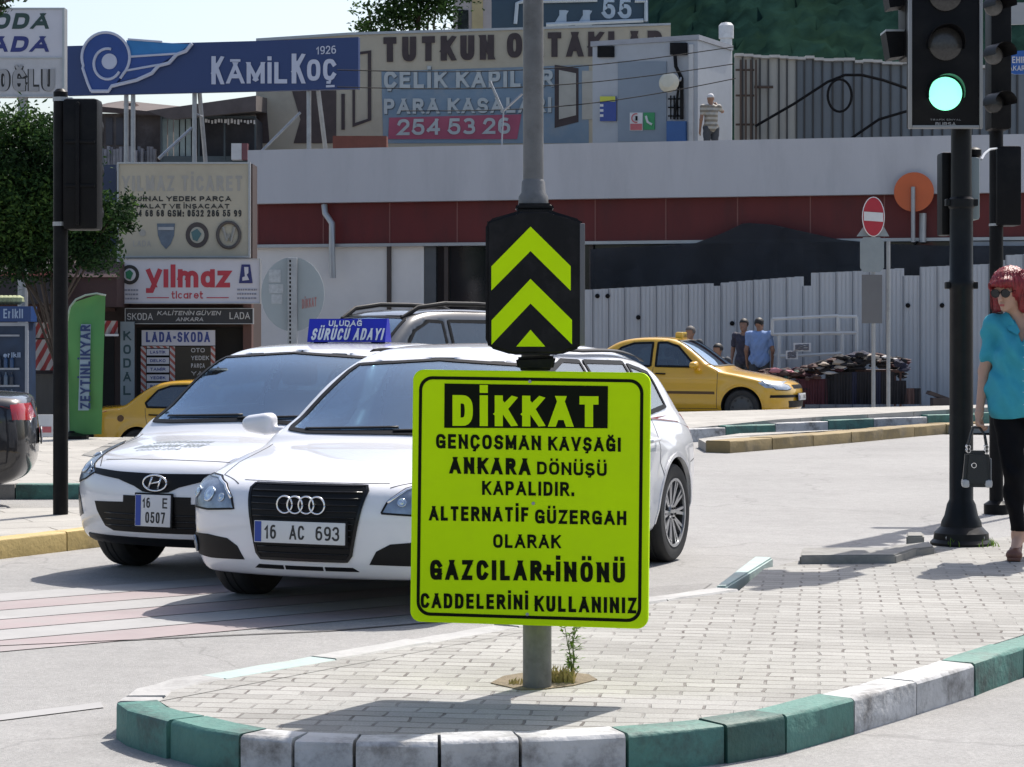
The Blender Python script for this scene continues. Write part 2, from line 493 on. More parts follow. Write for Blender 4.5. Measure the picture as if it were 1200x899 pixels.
def sd_poly(x, y, poly):
    """signed distance to a 2-D polygon"""
    P_ = np.array(poly, float); n = len(P_)
    out = np.empty(len(x))
    for c in range(0, len(x), 60000):
        xx = x[c:c + 60000][:, None]; yy = y[c:c + 60000][:, None]
        a = P_; b = np.roll(P_, -1, 0); e = b - a
        wx = xx - a[:, 0]; wy = yy - a[:, 1]
        t = np.clip((wx * e[:, 0] + wy * e[:, 1]) / np.maximum((e ** 2).sum(1), 1e-12), 0, 1)
        d = ((wx - e[:, 0] * t) ** 2 + (wy - e[:, 1] * t) ** 2).min(1)
        c1 = yy >= a[:, 1]; c2 = yy < b[:, 1]; c3 = e[:, 0] * wy > e[:, 1] * wx
        cross = (c1 & c2 & c3) | (~c1 & ~c2 & ~c3)
        s_ = np.where(cross.sum(1) % 2 == 1, -1, 1)
        out[c:c + 60000] = s_ * np.sqrt(d)
    return out


def chaikin(pts, it=2, closed=True):
    for _ in range(it):
        o = []
        n = len(pts)
        for i in range(n if closed else n - 1):
            a = np.array(pts[i]); b = np.array(pts[(i + 1) % n])
            o += [tuple(a * .75 + b * .25), tuple(a * .25 + b * .75)]
        if not closed: o = [pts[0]] + o + [pts[-1]]
        pts = o
    return pts
# ------------------------------------------------------------------ ground, roads, islands
def asphalt_mat(name, col, scale=1.0):
    m = mat(name, col, .9, var=.1, vs=.35, bump=.5, bs=180, dirt=tuple(c * .62 for c in col), ds=.5, dirt_amt=.35, spec=.3)
    n = m.node_tree.nodes; l = m.node_tree.links; b = n['Principled BSDF']
    tc = n.new('ShaderNodeTexCoord')
    for sc, lo, hi in ((55, .80, 1.22), (9, .9, 1.1)):
        v = n.new('ShaderNodeTexNoise'); v.inputs['Scale'].default_value = sc * scale; v.inputs['Detail'].default_value = 4; v.inputs['Roughness'].default_value = .8
        l.new(tc.outputs['Object'], v.inputs['Vector'])
        r = n.new('ShaderNodeMapRange'); r.inputs[1].default_value = .3; r.inputs[2].default_value = .7; r.inputs[3].default_value = lo; r.inputs[4].default_value = hi
        l.new(v.outputs['Fac'], r.inputs[0])
        mx = n.new('ShaderNodeMix'); mx.data_type = 'RGBA'; mx.blend_type = 'MULTIPLY'; mx.inputs[0].default_value = 1
        src = b.inputs['Base Color'].links[0].from_socket
        l.new(src, mx.inputs[6]); l.new(r.outputs[0], mx.inputs[7]); l.new(mx.outputs[2], b.inputs['Base Color'])
    # thin wandering cracks
    vo = n.new('ShaderNodeTexVoronoi'); vo.feature = 'DISTANCE_TO_EDGE'; vo.inputs['Scale'].default_value = .33
    ns = n.new('ShaderNodeTexNoise'); ns.inputs['Scale'].default_value = 1.4; ns.inputs['Detail'].default_value = 4
    l.new(tc.outputs['Object'], ns.inputs['Vector'])
    ad = n.new('ShaderNodeMix'); ad.data_type = 'RGBA'; ad.blend_type = 'ADD'; ad.inputs[0].default_value = .8
    l.new(tc.outputs['Object'], ad.inputs[6]); l.new(ns.outputs['Color'], ad.inputs[7]); l.new(ad.outputs[2], vo.inputs['Vector'])
    r = n.new('ShaderNodeMapRange'); r.inputs[1].default_value = .0; r.inputs[2].default_value = .006; r.inputs[3].default_value = .8; r.inputs[4].default_value = 1
    l.new(vo.outputs['Distance'], r.inputs[0])
    mx = n.new('ShaderNodeMix'); mx.data_type = 'RGBA'; mx.blend_type = 'MULTIPLY'; mx.inputs[0].default_value = 1
    src = b.inputs['Base Color'].links[0].from_socket
    l.new(src, mx.inputs[6]); l.new(r.outputs[0], mx.inputs[7]); l.new(mx.outputs[2], b.inputs['Base Color'])
    return m


def paver_mat(name, c1, c2, mortar, bw=.2, rh=.1, rot=8, mort=.006):
    m = mat(name, c1, .85, var=.14, vs=1.3, dirt=tuple(c * .7 for c in c1), ds=.9, dirt_amt=.5, spec=.3)
    n = m.node_tree.nodes; l = m.node_tree.links; b = n['Principled BSDF']
    tc = n.new('ShaderNodeTexCoord'); mp = n.new('ShaderNodeMapping'); mp.inputs['Rotation'].default_value = (0, 0, R(rot)); l.new(tc.outputs['Object'], mp.inputs[0])
    ns = n.new('ShaderNodeTexNoise'); ns.inputs['Scale'].default_value = 6; l.new(mp.outputs[0], ns.inputs['Vector'])
    ad = n.new('ShaderNodeMix'); ad.data_type = 'RGBA'; ad.blend_type = 'ADD'; ad.inputs[0].default_value = .04
    l.new(mp.outputs[0], ad.inputs[6]); l.new(ns.outputs['Color'], ad.inputs[7])
    br = n.new('ShaderNodeTexBrick'); br.inputs['Scale'].default_value = 1; br.inputs['Brick Width'].default_value = bw; br.inputs['Row Height'].default_value = rh
    br.inputs['Mortar Size'].default_value = mort; br.inputs['Mortar Smooth'].default_value = .35; br.inputs['Bias'].default_value = -.1
    br.inputs['Color1'].default_value = (1, 1, 1, 1); br.inputs['Color2'].default_value = (*[a / b_ for a, b_ in zip(c2, c1)], 1); br.inputs['Mortar'].default_value = (.97, .97, .97, 1)
    l.new(ad.outputs[2], br.inputs['Vector'])
    mx = n.new('ShaderNodeMix'); mx.data_type = 'RGBA'; mx.blend_type = 'MULTIPLY'; mx.inputs[0].default_value = 1
    src = b.inputs['Base Color'].links[0].from_socket
    l.new(src, mx.inputs[6]); l.new(br.outputs['Color'], mx.inputs[7])
    sp = n.new('ShaderNodeTexNoise'); sp.inputs['Scale'].default_value = 120; sp.inputs['Detail'].default_value = 3; l.new(tc.outputs['Object'], sp.inputs['Vector'])
    r = n.new('ShaderNodeMapRange'); r.inputs[1].default_value = .3; r.inputs[2].default_value = .7; r.inputs[3].default_value = .85; r.inputs[4].default_value = 1.15; l.new(sp.outputs['Fac'], r.inputs[0])
    m2 = n.new('ShaderNodeMix'); m2.data_type = 'RGBA'; m2.blend_type = 'MULTIPLY'; m2.inputs[0].default_value = 1
    l.new(mx.outputs[2], m2.inputs[6]); l.new(r.outputs[0], m2.inputs[7])
    jn = n.new('ShaderNodeTexNoise'); jn.inputs['Scale'].default_value = 3.2; jn.inputs['Detail'].default_value = 5; jn.inputs['Roughness'].default_value = .75; l.new(tc.outputs['Object'], jn.inputs['Vector'])
    jr = n.new('ShaderNodeMapRange'); jr.inputs[1].default_value = .38; jr.inputs[2].default_value = .64; jr.inputs[3].default_value = .12; jr.inputs[4].default_value = 1; l.new(jn.outputs['Fac'], jr.inputs[0])
    jm = n.new('ShaderNodeMath'); jm.operation = 'MULTIPLY'; l.new(br.outputs['Fac'], jm.inputs[0]); l.new(jr.outputs[0], jm.inputs[1])
    m3 = n.new('ShaderNodeMix'); m3.data_type = 'RGBA'; l.new(jm.outputs[0], m3.inputs[0]); l.new(m2.outputs[2], m3.inputs[6]); m3.inputs[7].default_value = (*mortar, 1)
    l.new(m3.outputs[2], b.inputs['Base Color'])
    bp = n.new('ShaderNodeBump'); bp.inputs['Strength'].default_value = .7; bp.inputs['Distance'].default_value = .008; bp.invert = True
    l.new(br.outputs['Fac'], bp.inputs['Height']); l.new(bp.outputs[0], b.inputs['Normal'])
    return m


m_asph = asphalt_mat('pale worn asphalt', (.285, .28, .272))
m_pave = paver_mat('concrete pavers', (.325, .318, .298), (.255, .248, .23), (.095, .08, .072), mort=.0065)
m_tile = paver_mat('pavement slabs', (.36, .345, .315), (.32, .305, .28), (.16, .15, .13), .9, .45, -25, .012)
m_green = mat('green kerb paint', (.06, .17, .14), .65, var=.22, vs=6, bump=.5, bs=40, dirt=(.035, .05, .045), ds=5.5, dirt_amt=.85)
m_greend = mat('dark green kerb paint', (.028, .09, .072), .6, var=.25, vs=6, bump=.5, bs=40, dirt=(.015, .018, .016), ds=4.5, dirt_amt=.9)
m_whitek = mat('chipped white kerb paint', (.44, .44, .44), .7, var=.2, vs=7, bump=.5, bs=40, dirt=(.11, .105, .10), ds=5.5, dirt_amt=.95)
m_greyk = mat('bare concrete kerb', (.23, .225, .21), .85, var=.2, vs=4, bump=.5, bs=30, dirt=(.1, .095, .085), ds=3, dirt_amt=.6)
m_yelk = mat('faded yellow kerb paint', (.44, .33, .13), .7, var=.15, vs=4, bump=.4, bs=30, dirt=(.25, .2, .12), ds=3, dirt_amt=.7)
m_brownk = mat('dirty ochre kerb paint', (.25, .185, .085), .8, var=.2, vs=4, bump=.5, bs=30, dirt=(.13, .11, .08), ds=2.5, dirt_amt=.7)
m_tealt = mat('pale teal kerb paint', (.33, .42, .40), .7, var=.12, vs=5, bump=.3, bs=30, dirt=(.33, .32, .3), ds=3, dirt_amt=.6)


def ground():
    xs = [-900, -200, -60, -30, -12, -8, -6.2, -5.2, -4.4, -3.4, 0, 6, 12, 30, 60, 200, 900]
    ys = [-60, -10, 0, 6, 9, 12, 16, 20, 24, 27, 29.05, 29.8, 34, 40, 44, 48, 54, 70, 120, 260, 900, 3000]
    def z(x, y):
        a = min(1, max(0, (-4.2 - x) / 1.4)); b = min(1, max(0, (y - 29.1) / .6))
        c = 1 - min(1, max(0, (y - 70) / 100))
        return -.8 * a * b * c
    v = [(x, y, z(x, y)) for y in ys for x in xs]; k = len(xs)
    f = [(j*k+i, j*k+i+1, (j+1)*k+i+1, (j+1)*k+i) for j in range(len(ys)-1) for i in range(k-1)]
    o = mkmesh('ground', v, f, m_asph); tag(o, kind='structure')
ground()


def slab(name, pts, z0, z1, m):
    """flat paved area: polygon from z0 up to z1"""
    mb = MB(); mb.prism([(p[0], p[1], z0) for p in pts], (0, 0, z1 - z0))
    o = mb.build(name, m); tag(o, kind='structure'); return o


def inset_pts(path, w):
    """points moved w to the left of the path"""
    L, _ = _strip([(p[0], p[1]) for p in path], w)
    return [tuple(q) for q in L]


def kerb_run(name, path, cols, mats, w=.16, h=.13, h1=None, block=.55, seed=1, breaks=None, jag=.006, drop=None):
    """row of kerb stones along a path (inside on the left); cols: material index by arc length (s_end, index) list"""
    rnd = random.Random(seed)
    pts = [Vector((p[0], p[1])) for p in path]
    # resample into stones
    cum = [0]
    for a, b in zip(pts, pts[1:]): cum.append(cum[-1] + (b - a).length)
    def at(s):
        for i in range(len(pts) - 1):
            if s <= cum[i + 1] or i == len(pts) - 2:
                t = (s - cum[i]) / max(1e-6, cum[i + 1] - cum[i]); return pts[i].lerp(pts[i + 1], t)
    ends = breaks or []
    if not ends:
        s = 0
        while s < cum[-1] - .1:
            s = min(cum[-1], s + block * rnd.uniform(.93, 1.07)); ends.append(s)
    mb = MB(); s0 = 0
    for s1 in ends:
        ci = next((c for e, c in cols if (s0 + s1) / 2 <= e), cols[-1][1])
        g = .006; sub = max(1, int((s1 - s0) / .14))
        ss = [s0 + g + (s1 - s0 - 2 * g) * i / sub for i in range(sub + 1)]
        line = [at(q) for q in ss]
        tn = []
        for i in range(len(line)):
            a = at(max(0, ss[i] - .05)); b = at(min(cum[-1], ss[i] + .05)); t = (b - a).normalized(); tn.append(Vector((-t.y, t.x)))
        oj = rnd.uniform(-jag, jag); hz = (h if h1 is None else h + (h1 - h) * s0 / cum[-1]) + rnd.uniform(-jag, jag); b = .014
        v = []
        prof = [(0, -.05), (0, hz - b), (b * .35, hz - b * .35), (b, hz), (w - b, hz), (w, hz - b), (w, -.05)]
        for q, n in zip(line, tn):
            for (o_, z) in prof:
                o2 = o_ + oj + rnd.uniform(-.0025, .0025)
                v.append((q.x + n.x * o2, q.y + n.y * o2, z + rnd.uniform(-.0025, .0025)))
        k = len(prof); f = []
        for i in range(len(line) - 1):
            for j in range(k - 1): f.append((i*k+j+1, i*k+j, (i+1)*k+j, (i+1)*k+j+1))
        f += [tuple(range(k))[::-1], tuple(range((len(line)-1)*k, len(line)*k))]
        mb.add(v, f, ci); s0 = s1
    o = mb.build(name, mats, smooth=True, sharp=30); tag(o, kind='structure'); return o


def arclen(path, idx): return sum((Vector(a) - Vector(b)).length for a, b in zip(path[:idx], path[1:idx + 1]))

# --- the paved median in front
ZK = .13
near = [G(x, y, ZK).to_2d() for x, y in ((137, 823), (152, 833), (197, 845), (235, 855), (280, 862), (343, 867), (415, 868.5), (515, 869), (610, 867), (735, 861), (800, 855.5), (850, 850), (920, 839), (1000, 818.5), (1074, 798), (1143, 778), (1200, 758))]
near += [Vector((3.2, 10.95)), Vector((4.6, 13.0)), Vector((7.5, 17.2))]
far = [G(x, y, ZK).to_2d() for x, y in ((137, 820), (155, 807), (200, 795), (265, 784), (350, 770), (450, 753), (530, 739), (760, 699), (838, 688.5))]
farb = [G(x, y, ZK).to_2d() for x, y in ((935, 656), (1050, 641), (1165, 630))] + [Vector((4.4, 15.9)), Vector((7.2, 19.5))]
kn = [tuple(p) for p in near]
bi = [2, 4, 5, 6, 7, 8, 9, 11, 12, 13, 14, 15, 16]
brk = [arclen(kn, i) for i in bi]
s_ = brk[-1]; total = arclen(kn, len(kn) - 1)
while s_ < total - .2: s_ = min(total, s_ + .62); brk.append(s_)
cols = [(brk[1], 0), (brk[6], 1), (brk[7], 0), (brk[8], 2), (brk[9], 0), (brk[11], 1), (brk[13], 0), (brk[15], 1), (99, 0)]
kerb_run('median_kerb', kn, cols, [m_green, m_whitek, m_greend], breaks=brk, seed=3)
kf = [tuple(p) for p in reversed(far)]
tf = arclen(kf, len(kf) - 1)
kerb_run('median_kerb', kf, [(tf - 2.9, 1), (tf - 1.6, 1), (tf - .55, 0), (99, 1)], [m_tealt, mat('worn pale kerb', (.36, .355, .345), .75, var=.15, vs=5, bump=.4, bs=30, dirt=(.24, .235, .225), ds=4, dirt_amt=.8)], seed=5, block=.6)
inner = inset_pts(near, .155); inner_f = inset_pts([Vector(p) for p in kf], .155)
poly = inner + [tuple(p) for p in reversed(farb)] + [tuple(farb[0] + Vector((-.25, -.45)))] + inner_f
slab('median_paving', poly, .02, .124, m_pave)
# broken teal kerb stone lying at the far edge, and loose concrete edging
def loose_block(name, label, pts, z0, h, m, group=None):
    mb = MB(); bm = bmesh.new()
    vs_ = [bm.verts.new((p[0], p[1], z0)) for p in pts]; bm.faces.new(vs_)
    r = bmesh.ops.extrude_face_region(bm, geom=bm.faces[:])
    for e in r['geom']:
        if isinstance(e, bmesh.types.BMVert): e.co.z += h
    bmesh.ops.recalc_face_normals(bm, faces=bm.faces[:])
    bmesh.ops.bevel(bm, geom=bm.edges[:], offset=.01, segments=2, affect='EDGES')
    mb.bm(bm); o = mb.build(name, m); tag(o, label, 'kerb stone', group); return o
q = [G(838, 690, .1), G(852, 690, .1), G(906, 656, .1), G(884, 655, .1)]
loose_block('kerb_stone', 'pale teal painted kerb stone lying loose at the far edge of the brick median', q, .005, .11, m_tealt)
q = [G(937, 660, .13), G(1050, 659, .13), G(1075, 650, .13), G(940, 650.5, .13)]
loose_block('kerb_stone', 'long bare grey concrete kerb stone lying on the median left of the black pole', q, .1, .075, m_greyk)
q = [G(1045, 654, .13), G(1095, 648, .13), G(1090, 642, .13), G(1045, 647, .13)]
loose_block('kerb_stone', 'short broken grey kerb stone close by the foot of the black traffic light pole', q, .1, .07, m_greyk)
q = [G(1062, 639, .13), G(1083, 639, .13), G(1082, 634.5, .13), G(1062, 634.5, .13)]
loose_block('kerb_stone', 'small upright concrete chunk behind the broken kerb, left of the black pole foot', q, .1, .09, m_greyk)

# --- left island with the yellow kerb
d0 = Vector((.535, .845))
lk = [Vector((-12.0, 6.5)), Vector((-6.2, 9.9)), Vector((-4.3, 12.5)), Vector(G(0, 632, ZK).to_2d()), Vector(G(95, 621.5, ZK).to_2d())]
lk += [lk[-1] + d0 * 2.2, lk[-1] + d0 * 3.0 + Vector((-.5, .4))]
kerb_run('island_kerb', [tuple(p) for p in lk], [(99, 0)], [m_yelk], seed=9, block=.8)
li = inset_pts(lk, .155)
slab('island_paving', li + [(-2.6, 17.2), (-9, 16.4), (-16, 12.6)], .02, .122, m_tile)
kerb_run('island_kerb', [(-2.3, 17.3), (-9, 16.55), (-16.2, 12.8)], [(99, 0)], [m_greyk], seed=11, block=.8, h=.125)
# far pavement on the left where the flag stands
fk = [(-14, 19.55), (-4.16, 19.6), (-3.2, 19.7), (-2.1, 20.2), (-1.7, 20.9), (-1.9, 21.7), (-3.6, 22.6), (-4.6, 24.5), (-4.9, 28.8)]
kerb_run('pavement_kerb', fk, [(9.76, 1), (11.0, 0), (99, 1)], [m_green, m_greyk], seed=13, block=.75)
slab('pavement', inset_pts([Vector(p) for p in fk], .155) + [(-14, 28.95)], -.9, .126, m_tile)
# right platform with green / white kerb and the low brown kerb before it
rk3 = [P(640, 510, 28.8), P(800, 503, 30), P(860, 497, 30.6), P(920, 491, 31.2), P(975, 487.5, 31.8), P(1032, 484.5, 32.4), P(1100, 480.5, 33), P(1200, 475, 34), Vector((14, 36, .38))]
rk = [tuple(p.to_2d()) for p in rk3]
rcum = [arclen(rk, i) for i in range(len(rk))]
kerb_run('platform_kerb', rk, [(rcum[2], 0), (rcum[3], 1), (rcum[4], 0), (rcum[5], 1), (rcum[6], 0), (99, 1)], [m_whitek, m_green], seed=15, block=1.0, h=.15, h1=.40)
pi_ = inset_pts([Vector(p) for p in rk], .155); pb_ = [(15, 37.2, .40), (8.9, 36.2, .345), (4.4, 35.3, .275), (1.2, 34.6, .22), (-.6, 33, .2)]
vp = [(*p, q.z - .012) for p, q in zip(pi_, rk3)] + pb_; vp += [(p[0], p[1], -.02) for p in vp]; np_ = len(vp) // 2
tag(mkmesh('platform_paving', vp, [tuple(range(np_))] + [(i, i + np_, (i + 1) % np_ + np_, (i + 1) % np_) for i in range(np_)], m_tile), kind='structure')
bk = [tuple(G(x, y, .15).to_2d()) for x, y in ((856, 517), (935, 511), (1010, 505), (1080, 499), (1200, 490))] + [(11.5, 30.4)]
kerb_run('island_kerb', bk, [(99, 0)], [m_brownk], seed=17, block=1.05, h=.15, w=.35)
slab('island_paving', inset_pts([Vector(p) for p in bk], .34) + [(11.6, 34.4), (6.1, 32.5), (3.1, 30.2), (2.4, 28.6)], .005, .115, m_tile)

# --- crossing stripes, lane line, tarred joint
m_wstr = mat('faded white road paint', (.32, .315, .31), .8, var=.12, vs=2, dirt=(.285, .28, .272), ds=2.5, dirt_amt=1)
m_rstr = mat('faded red road paint', (.295, .245, .245), .8, var=.12, vs=2, dirt=(.28, .262, .256), ds=2.2, dirt_amt=1)
def flat(name, pts, z, m):
    mkm = mkmesh(name, [(p[0], p[1], z) for p in pts], [tuple(range(len(pts)))], m); tag(mkm, kind='structure'); return mkm
sd_ = Vector((.80, .60)); sn = Vector((-.6, .8)); o0 = Vector((-2.6, 9.95))
for k_ in range(6):
    a = o0 + sn * (.36 * k_) - sd_ * (.7 - .12 * k_); b = o0 + sn * (.36 * k_) + sd_ * (4.1 - .1 * k_)
    pts = [a, b, b + sn * .34, a + sn * .34]
    flat('crosswalk_stripe', pts, .004, m_rstr if k_ % 2 == 0 else m_wstr)
flat('lane_line', [G(-60, 846), G(118, 824), G(122, 830), G(-60, 853)], .004, m_wstr)
m_tar = mat('tar joint', (.07, .065, .065), .7, var=.3, vs=3)
pth = [G(-40, 759.5), G(120, 752), G(260, 745.5), G(390, 740), G(520, 729)]
a_, b_ = _strip([(p.x + random.uniform(-.01, .01), p.y + random.uniform(-.012, .012)) for p in pth], .013)
mbt = MB()
for i in range(len(a_) - 1): mbt.add([(*b_[i], .004), (*b_[i+1], .004), (*a_[i+1], .004), (*a_[i], .004)], [(0, 1, 2, 3)])
tag(mbt.build('tar_joint', m_tar), kind='structure')
m_grey2 = asphalt_mat('darker road repair', (.25, .245, .238))
flat('road_repair', [G(560, 742), G(770, 688), G(835, 684), G(820, 694), G(640, 745)], .004, m_grey2)

# ------------------------------------------------------------------ hill behind the town
def hill():
    xs = np.linspace(-60, 300, 300); ys = np.linspace(240, 560, 130); rn = np.random.RandomState(4); ph = rn.uniform(0, 6.28, 12); v = []
    for y in ys:
        for x in xs:
            t = (y - 240) / 400; side = 1 / (1 + math.exp(-(x - 4 - 8 * t) / 9))
            z = side * (118 * (1 - math.exp(-t * 2.3)) + 2) + side * t * (6 * math.sin(x * .06 + ph[0] + y * .013) + 4 * math.sin(x * .13 + ph[1]) + 3 * math.sin(y * .05 + ph[2] + x * .04))
            v.append((x + rn.uniform(-.4, .4), y + rn.uniform(-.8, .8), z - 1 + side * rn.uniform(-.9, .9)))
    k = len(xs)
    f = [(j*k+i, j*k+i+1, (j+1)*k+i+1, (j+1)*k+i) for j in range(len(ys)-1) for i in range(k-1)]
    m = mat('wooded hillside', (.008, .021, .018), .95, var=.6, vs=.16, dirt=(.015, .033, .019), ds=.03, dirt_amt=.9, spec=0, bump=1.0, bs=.7)
    tag(mkmesh('hill', v, f, m, smooth=True), kind='structure')
hill()
# ------------------------------------------------------------------ the long white and red building
m_wht = mat('grey white render', (.45, .45, .47), .8, var=.05, vs=1.2, bump=.15, bs=20, dirt=(.36, .36, .38), ds=1.4, dirt_amt=.5, stretch=(1, 1, .2))
m_red = mat('dark red cladding', (.115, .018, .018), .5, var=.18, vs=1.6, dirt=(.06, .018, .018), ds=1.5, dirt_amt=.6, stretch=(1, 1, .25), spec=.3)
m_cream = mat('cream wall', (.66, .63, .60), .8, var=.08, vs=1)
m_dkgl = mat('dark shop glass', (.012, .014, .017), .08, var=.3, vs=1)
m_dkin = mat('dark interior', (.012, .012, .013), .8, var=.3, vs=1)
m_alu = mat('dull aluminium', (.38, .39, .40), .4, .6, var=.1)
m_steel = mat('galvanised steel', (.33, .34, .35), .45, .55, var=.14, vs=8, dirt=(.22, .22, .22), ds=5)
m_blk = mat('black painted metal', (.006, .006, .007), .45, var=.25, vs=6, dirt=(.016, .015, .014), ds=3, dirt_amt=.6, spec=.12)
m_net = mat('dark shade netting', (.026, .029, .036), .9, var=.45, vs=2, bump=.4, bs=9)

FA = Vector((-5.87, 50, 0)); FB_ = Vector((13.4, 45.3, 0))
fdir = (FB_ - FA).normalized(); fn = Vector((fdir.y, -fdir.x, 0))       # outward, to the camera
ang = math.atan2(fdir.y, fdir.x)
def FP(px, py, out=0.0): return PL(px, py, FA + fn * out, fn)
def FS(px, py): return (FP(px, py) - FA).dot(fdir), FP(px, py).z
LF = (FB_ - FA).length
bld = thing('commercial_building', 'long low building with white parapet and dark red band above shopfronts', 'building', FA, ang)
def fb(mb, s0, s1, z0, z1, y0=0.0, y1=.2, mi=0):          # box in the building's own frame: y is depth into the building
    mb.box((s0, y0, z0), (s1, y1, z1), mi); return mb
ZP0, ZP1 = 4.40, 5.60; ZR0 = 3.42
fb(MB(), 0, LF, ZP0, ZP1, -.25, .35).build('parapet', m_wht, bld, local=True)
mb = MB(); fb(mb, .12, LF, ZR0 + .07, ZP0, .0, .25)
for i in range(13): fb(mb, .14 + i * 1.55, .165 + i * 1.55, ZR0 + .07, ZP0 - .002, -.012, .0, 1)
mb.build('red_band', [m_red, mat('red cladding joint', (.2, .07, .06), .5)], bld, local=True)
fb(MB(), .02, LF, ZR0, ZR0 + .068, -.09, .3).build('ledge', m_alu, bld, local=True)
fb(MB(), .02, LF, 5.2, 5.35, .36, 13).build('roof', m_greyk, bld, local=True)
s0, _ = FS(303, 300); s1, _ = FS(455, 300); s2, _ = FS(496, 300); s3, _ = FS(515, 300); s4, _ = FS(690, 300)
fb(MB(), 0.02, s1 - .03, -1, ZR0, .05, .3).build('wall', m_cream, bld, local=True)
fb(MB(), s1 + .06, s2, -1, ZR0, .05, .3).build('wall', m_cream, bld, local=True)
mb = MB(); fb(mb, s1 - .028, s1 + .058, -1, ZR0, -.02, .3)
for s in (s3 + .1, s3 + 1.6, s4, s4 + 1.9, s4 + 4, s4 + 6.2): fb(mb, s, s + .09, -1, ZR0, .02, .3)
mb.build('mullion', mat('brown frame', (.05, .035, .03), .5), bld, local=True)
fb(MB(), s2 + .01, LF, -1, ZR0 - .003, .14, .2).build('shop_window', m_dkgl, bld, local=True)
fb(MB(), s2 + .01, s3 - .1, -1, ZR0 - .003, .06, .14).build('door_frame', mat('grey door', (.08, .085, .09), .5), bld, local=True)
fb(MB(), 0.02, LF, -1, 5.15, .32, 14).build('building_core', m_cream, bld, local=True)
# pale shop board at the right end
sa, za = FS(1140, 282); sb, zb = FS(1230, 312)
fb(MB(), sa, LF, 2.95, 3.4, -.05, .05).build('fascia', mat('pale fascia', (.35, .36, .38), .6), bld, local=True)
# downpipe on the red band
mb = MB(); pp = [FP(380, 240, .12), FP(381, 250, .16), FP(389, 262, .2), FP(389, 288, .2), FP(390, 326, .2)]
mb.tube(pp, .07, 10)
tag(mb.build('downpipe', m_alu, smooth=True), 'bent grey drainpipe running down the dark red band of the building', 'pipe')
# faded netting sagging over the shop windows on the right
_n = m_net.node_tree.nodes; _l = m_net.node_tree.links; _t = _n.new('ShaderNodeBsdfTransparent'); _m = _n.new('ShaderNodeMixShader'); _m.inputs[0].default_value = .22
_l.new(_n['Principled BSDF'].outputs[0], _m.inputs[1]); _l.new(_t.outputs[0], _m.inputs[2]); _l.new(_m.outputs[0], [q for q in _n if q.type == 'OUTPUT_MATERIAL'][0].inputs[0])
def netting():
    top = [(690, 292), (745, 289), (815, 285), (850, 272), (872, 261), (905, 263), (940, 271), (985, 281), (1040, 286), (1105, 288), (1230, 288)]
    n = 70; rows = 9; v = []; rnd = random.Random(5)
    xs = np.linspace(692, 1225, n)
    ty = np.interp(xs, [a for a, b in top], [b for a, b in top])
    for r in range(rows):
        t = r / (rows - 1)
        for i, x in enumerate(xs):
            y = ty[i] + (352 - ty[i]) * t
            out = .42 + .09 * math.sin(x * .055 + 2 * t) * (1 - .4 * t) + .05 * math.sin(x * .21 + t * 3) + rnd.uniform(-.01, .01)
            v.append(FP(x, y, out))
    f = [(r*n+i, r*n+i+1, (r+1)*n+i+1, (r+1)*n+i) for r in range(rows-1) for i in range(n-1)]
    v2 = [p + fn * -.01 for p in v]; N = len(v)
    f2 = [tuple(q + N for q in ff[::-1]) for ff in f]
    o = mkmesh('shade_netting', v + v2, f + f2, m_net, smooth=True)
    tag(o, 'dark torn netting hung under the red band above the white site fence', 'netting')
netting()

# ------------------------------------------------------------------ roof cabin, worker, wall of sheets, billboards
cab_c = Vector((4.44, 53, 5.3)); cab_l = Vector((1.98, 54.2, 5.3)); cab_r = Vector((5.55, 55.2, 5.3))
ul = (cab_l - cab_c).normalized(); ur = (cab_r - cab_c).normalized()
HCAB = P(818, 41, 53).z - 5.3
m_cab = mat('pale grey cabin panel', (.36, .38, .41), .6, var=.05, dirt=(.28, .29, .3), ds=1)
m_cabd = mat('blue grey door panel', (.20, .24, .29), .5, var=.06)
cabin = thing('roof_cabin', 'pale grey equipment cabin on the roof with a blue grey door panel', 'cabin', (cab_c.x, cab_c.y, 5.35))
mb = MB(); base = [cab_c, cab_c + ur * 2.2, cab_c + ur * 2.2 + ul * 2.75, cab_c + ul * 2.75]
mb.prism(base, (0, 0, HCAB - .12)); mb.build('wall', m_cab, cabin)
mb = MB(); top = [b + Vector((0, 0, HCAB - .118)) for b in base]; c_ = sum(top, Vector()) / 4
mb.prism([c_ + (t - c_) * 1.03 for t in top], (0, 0, .12)); mb.build('roof', mat('cabin roof', (.3, .31, .34), .6), cabin)
cn = Vector((ul.y, -ul.x, 0));  cn = cn if cn.y < 0 else -cn
def CBX(px, py, o=0.0): return PL(px, py, cab_c + cn * o, cn)
def cab_panel(px0, py0, px1, py1, o, th, mb, mi=0):
    q = [CBX(px0, py1, o), CBX(px1, py1, o), CBX(px1, py0, o), CBX(px0, py0, o)]
    mb.prism(q, -cn * th, mi)
mb = MB(); cab_panel(724, 72, 781, 166, .03, .03, mb); mb.build('door', m_cabd, cabin)
mb = MB(); cab_panel(700, 54, 719, 67, .06, .06, mb); mb.build('vent', m_blk, cabin)
mb = MB(); cab_panel(785, 50, 804, 64, .10, .10, mb); mb.build('lamp_housing', m_blk, cabin)
mb = MB(); mb.tube([CBX(791, 64, .12), CBX(792, 78, .15), CBX(799, 92, .1), CBX(799, 140, .08)], .05, 6); mb.tube([CBX(797, 90, .1), CBX(790, 140, .1)], .03, 6); mb.build('cable', m_blk, cabin)
mb = MB(); cab_panel(807, 52, 812, 166, .05, .05, mb); mb.build('corner_post', mat('pale post', (.5, .5, .5), .6), cabin)
mb = MB()
for x in (786, 790, 794, 798): mb.tube([CBX(x, 112, .06), CBX(x, 140, .06)], .018, 5)
for y in (116, 126, 136): mb.tube([CBX(783, y, .06), CBX(801, y, .06)], .018, 5)
mb.build('grille', m_blk, cabin)
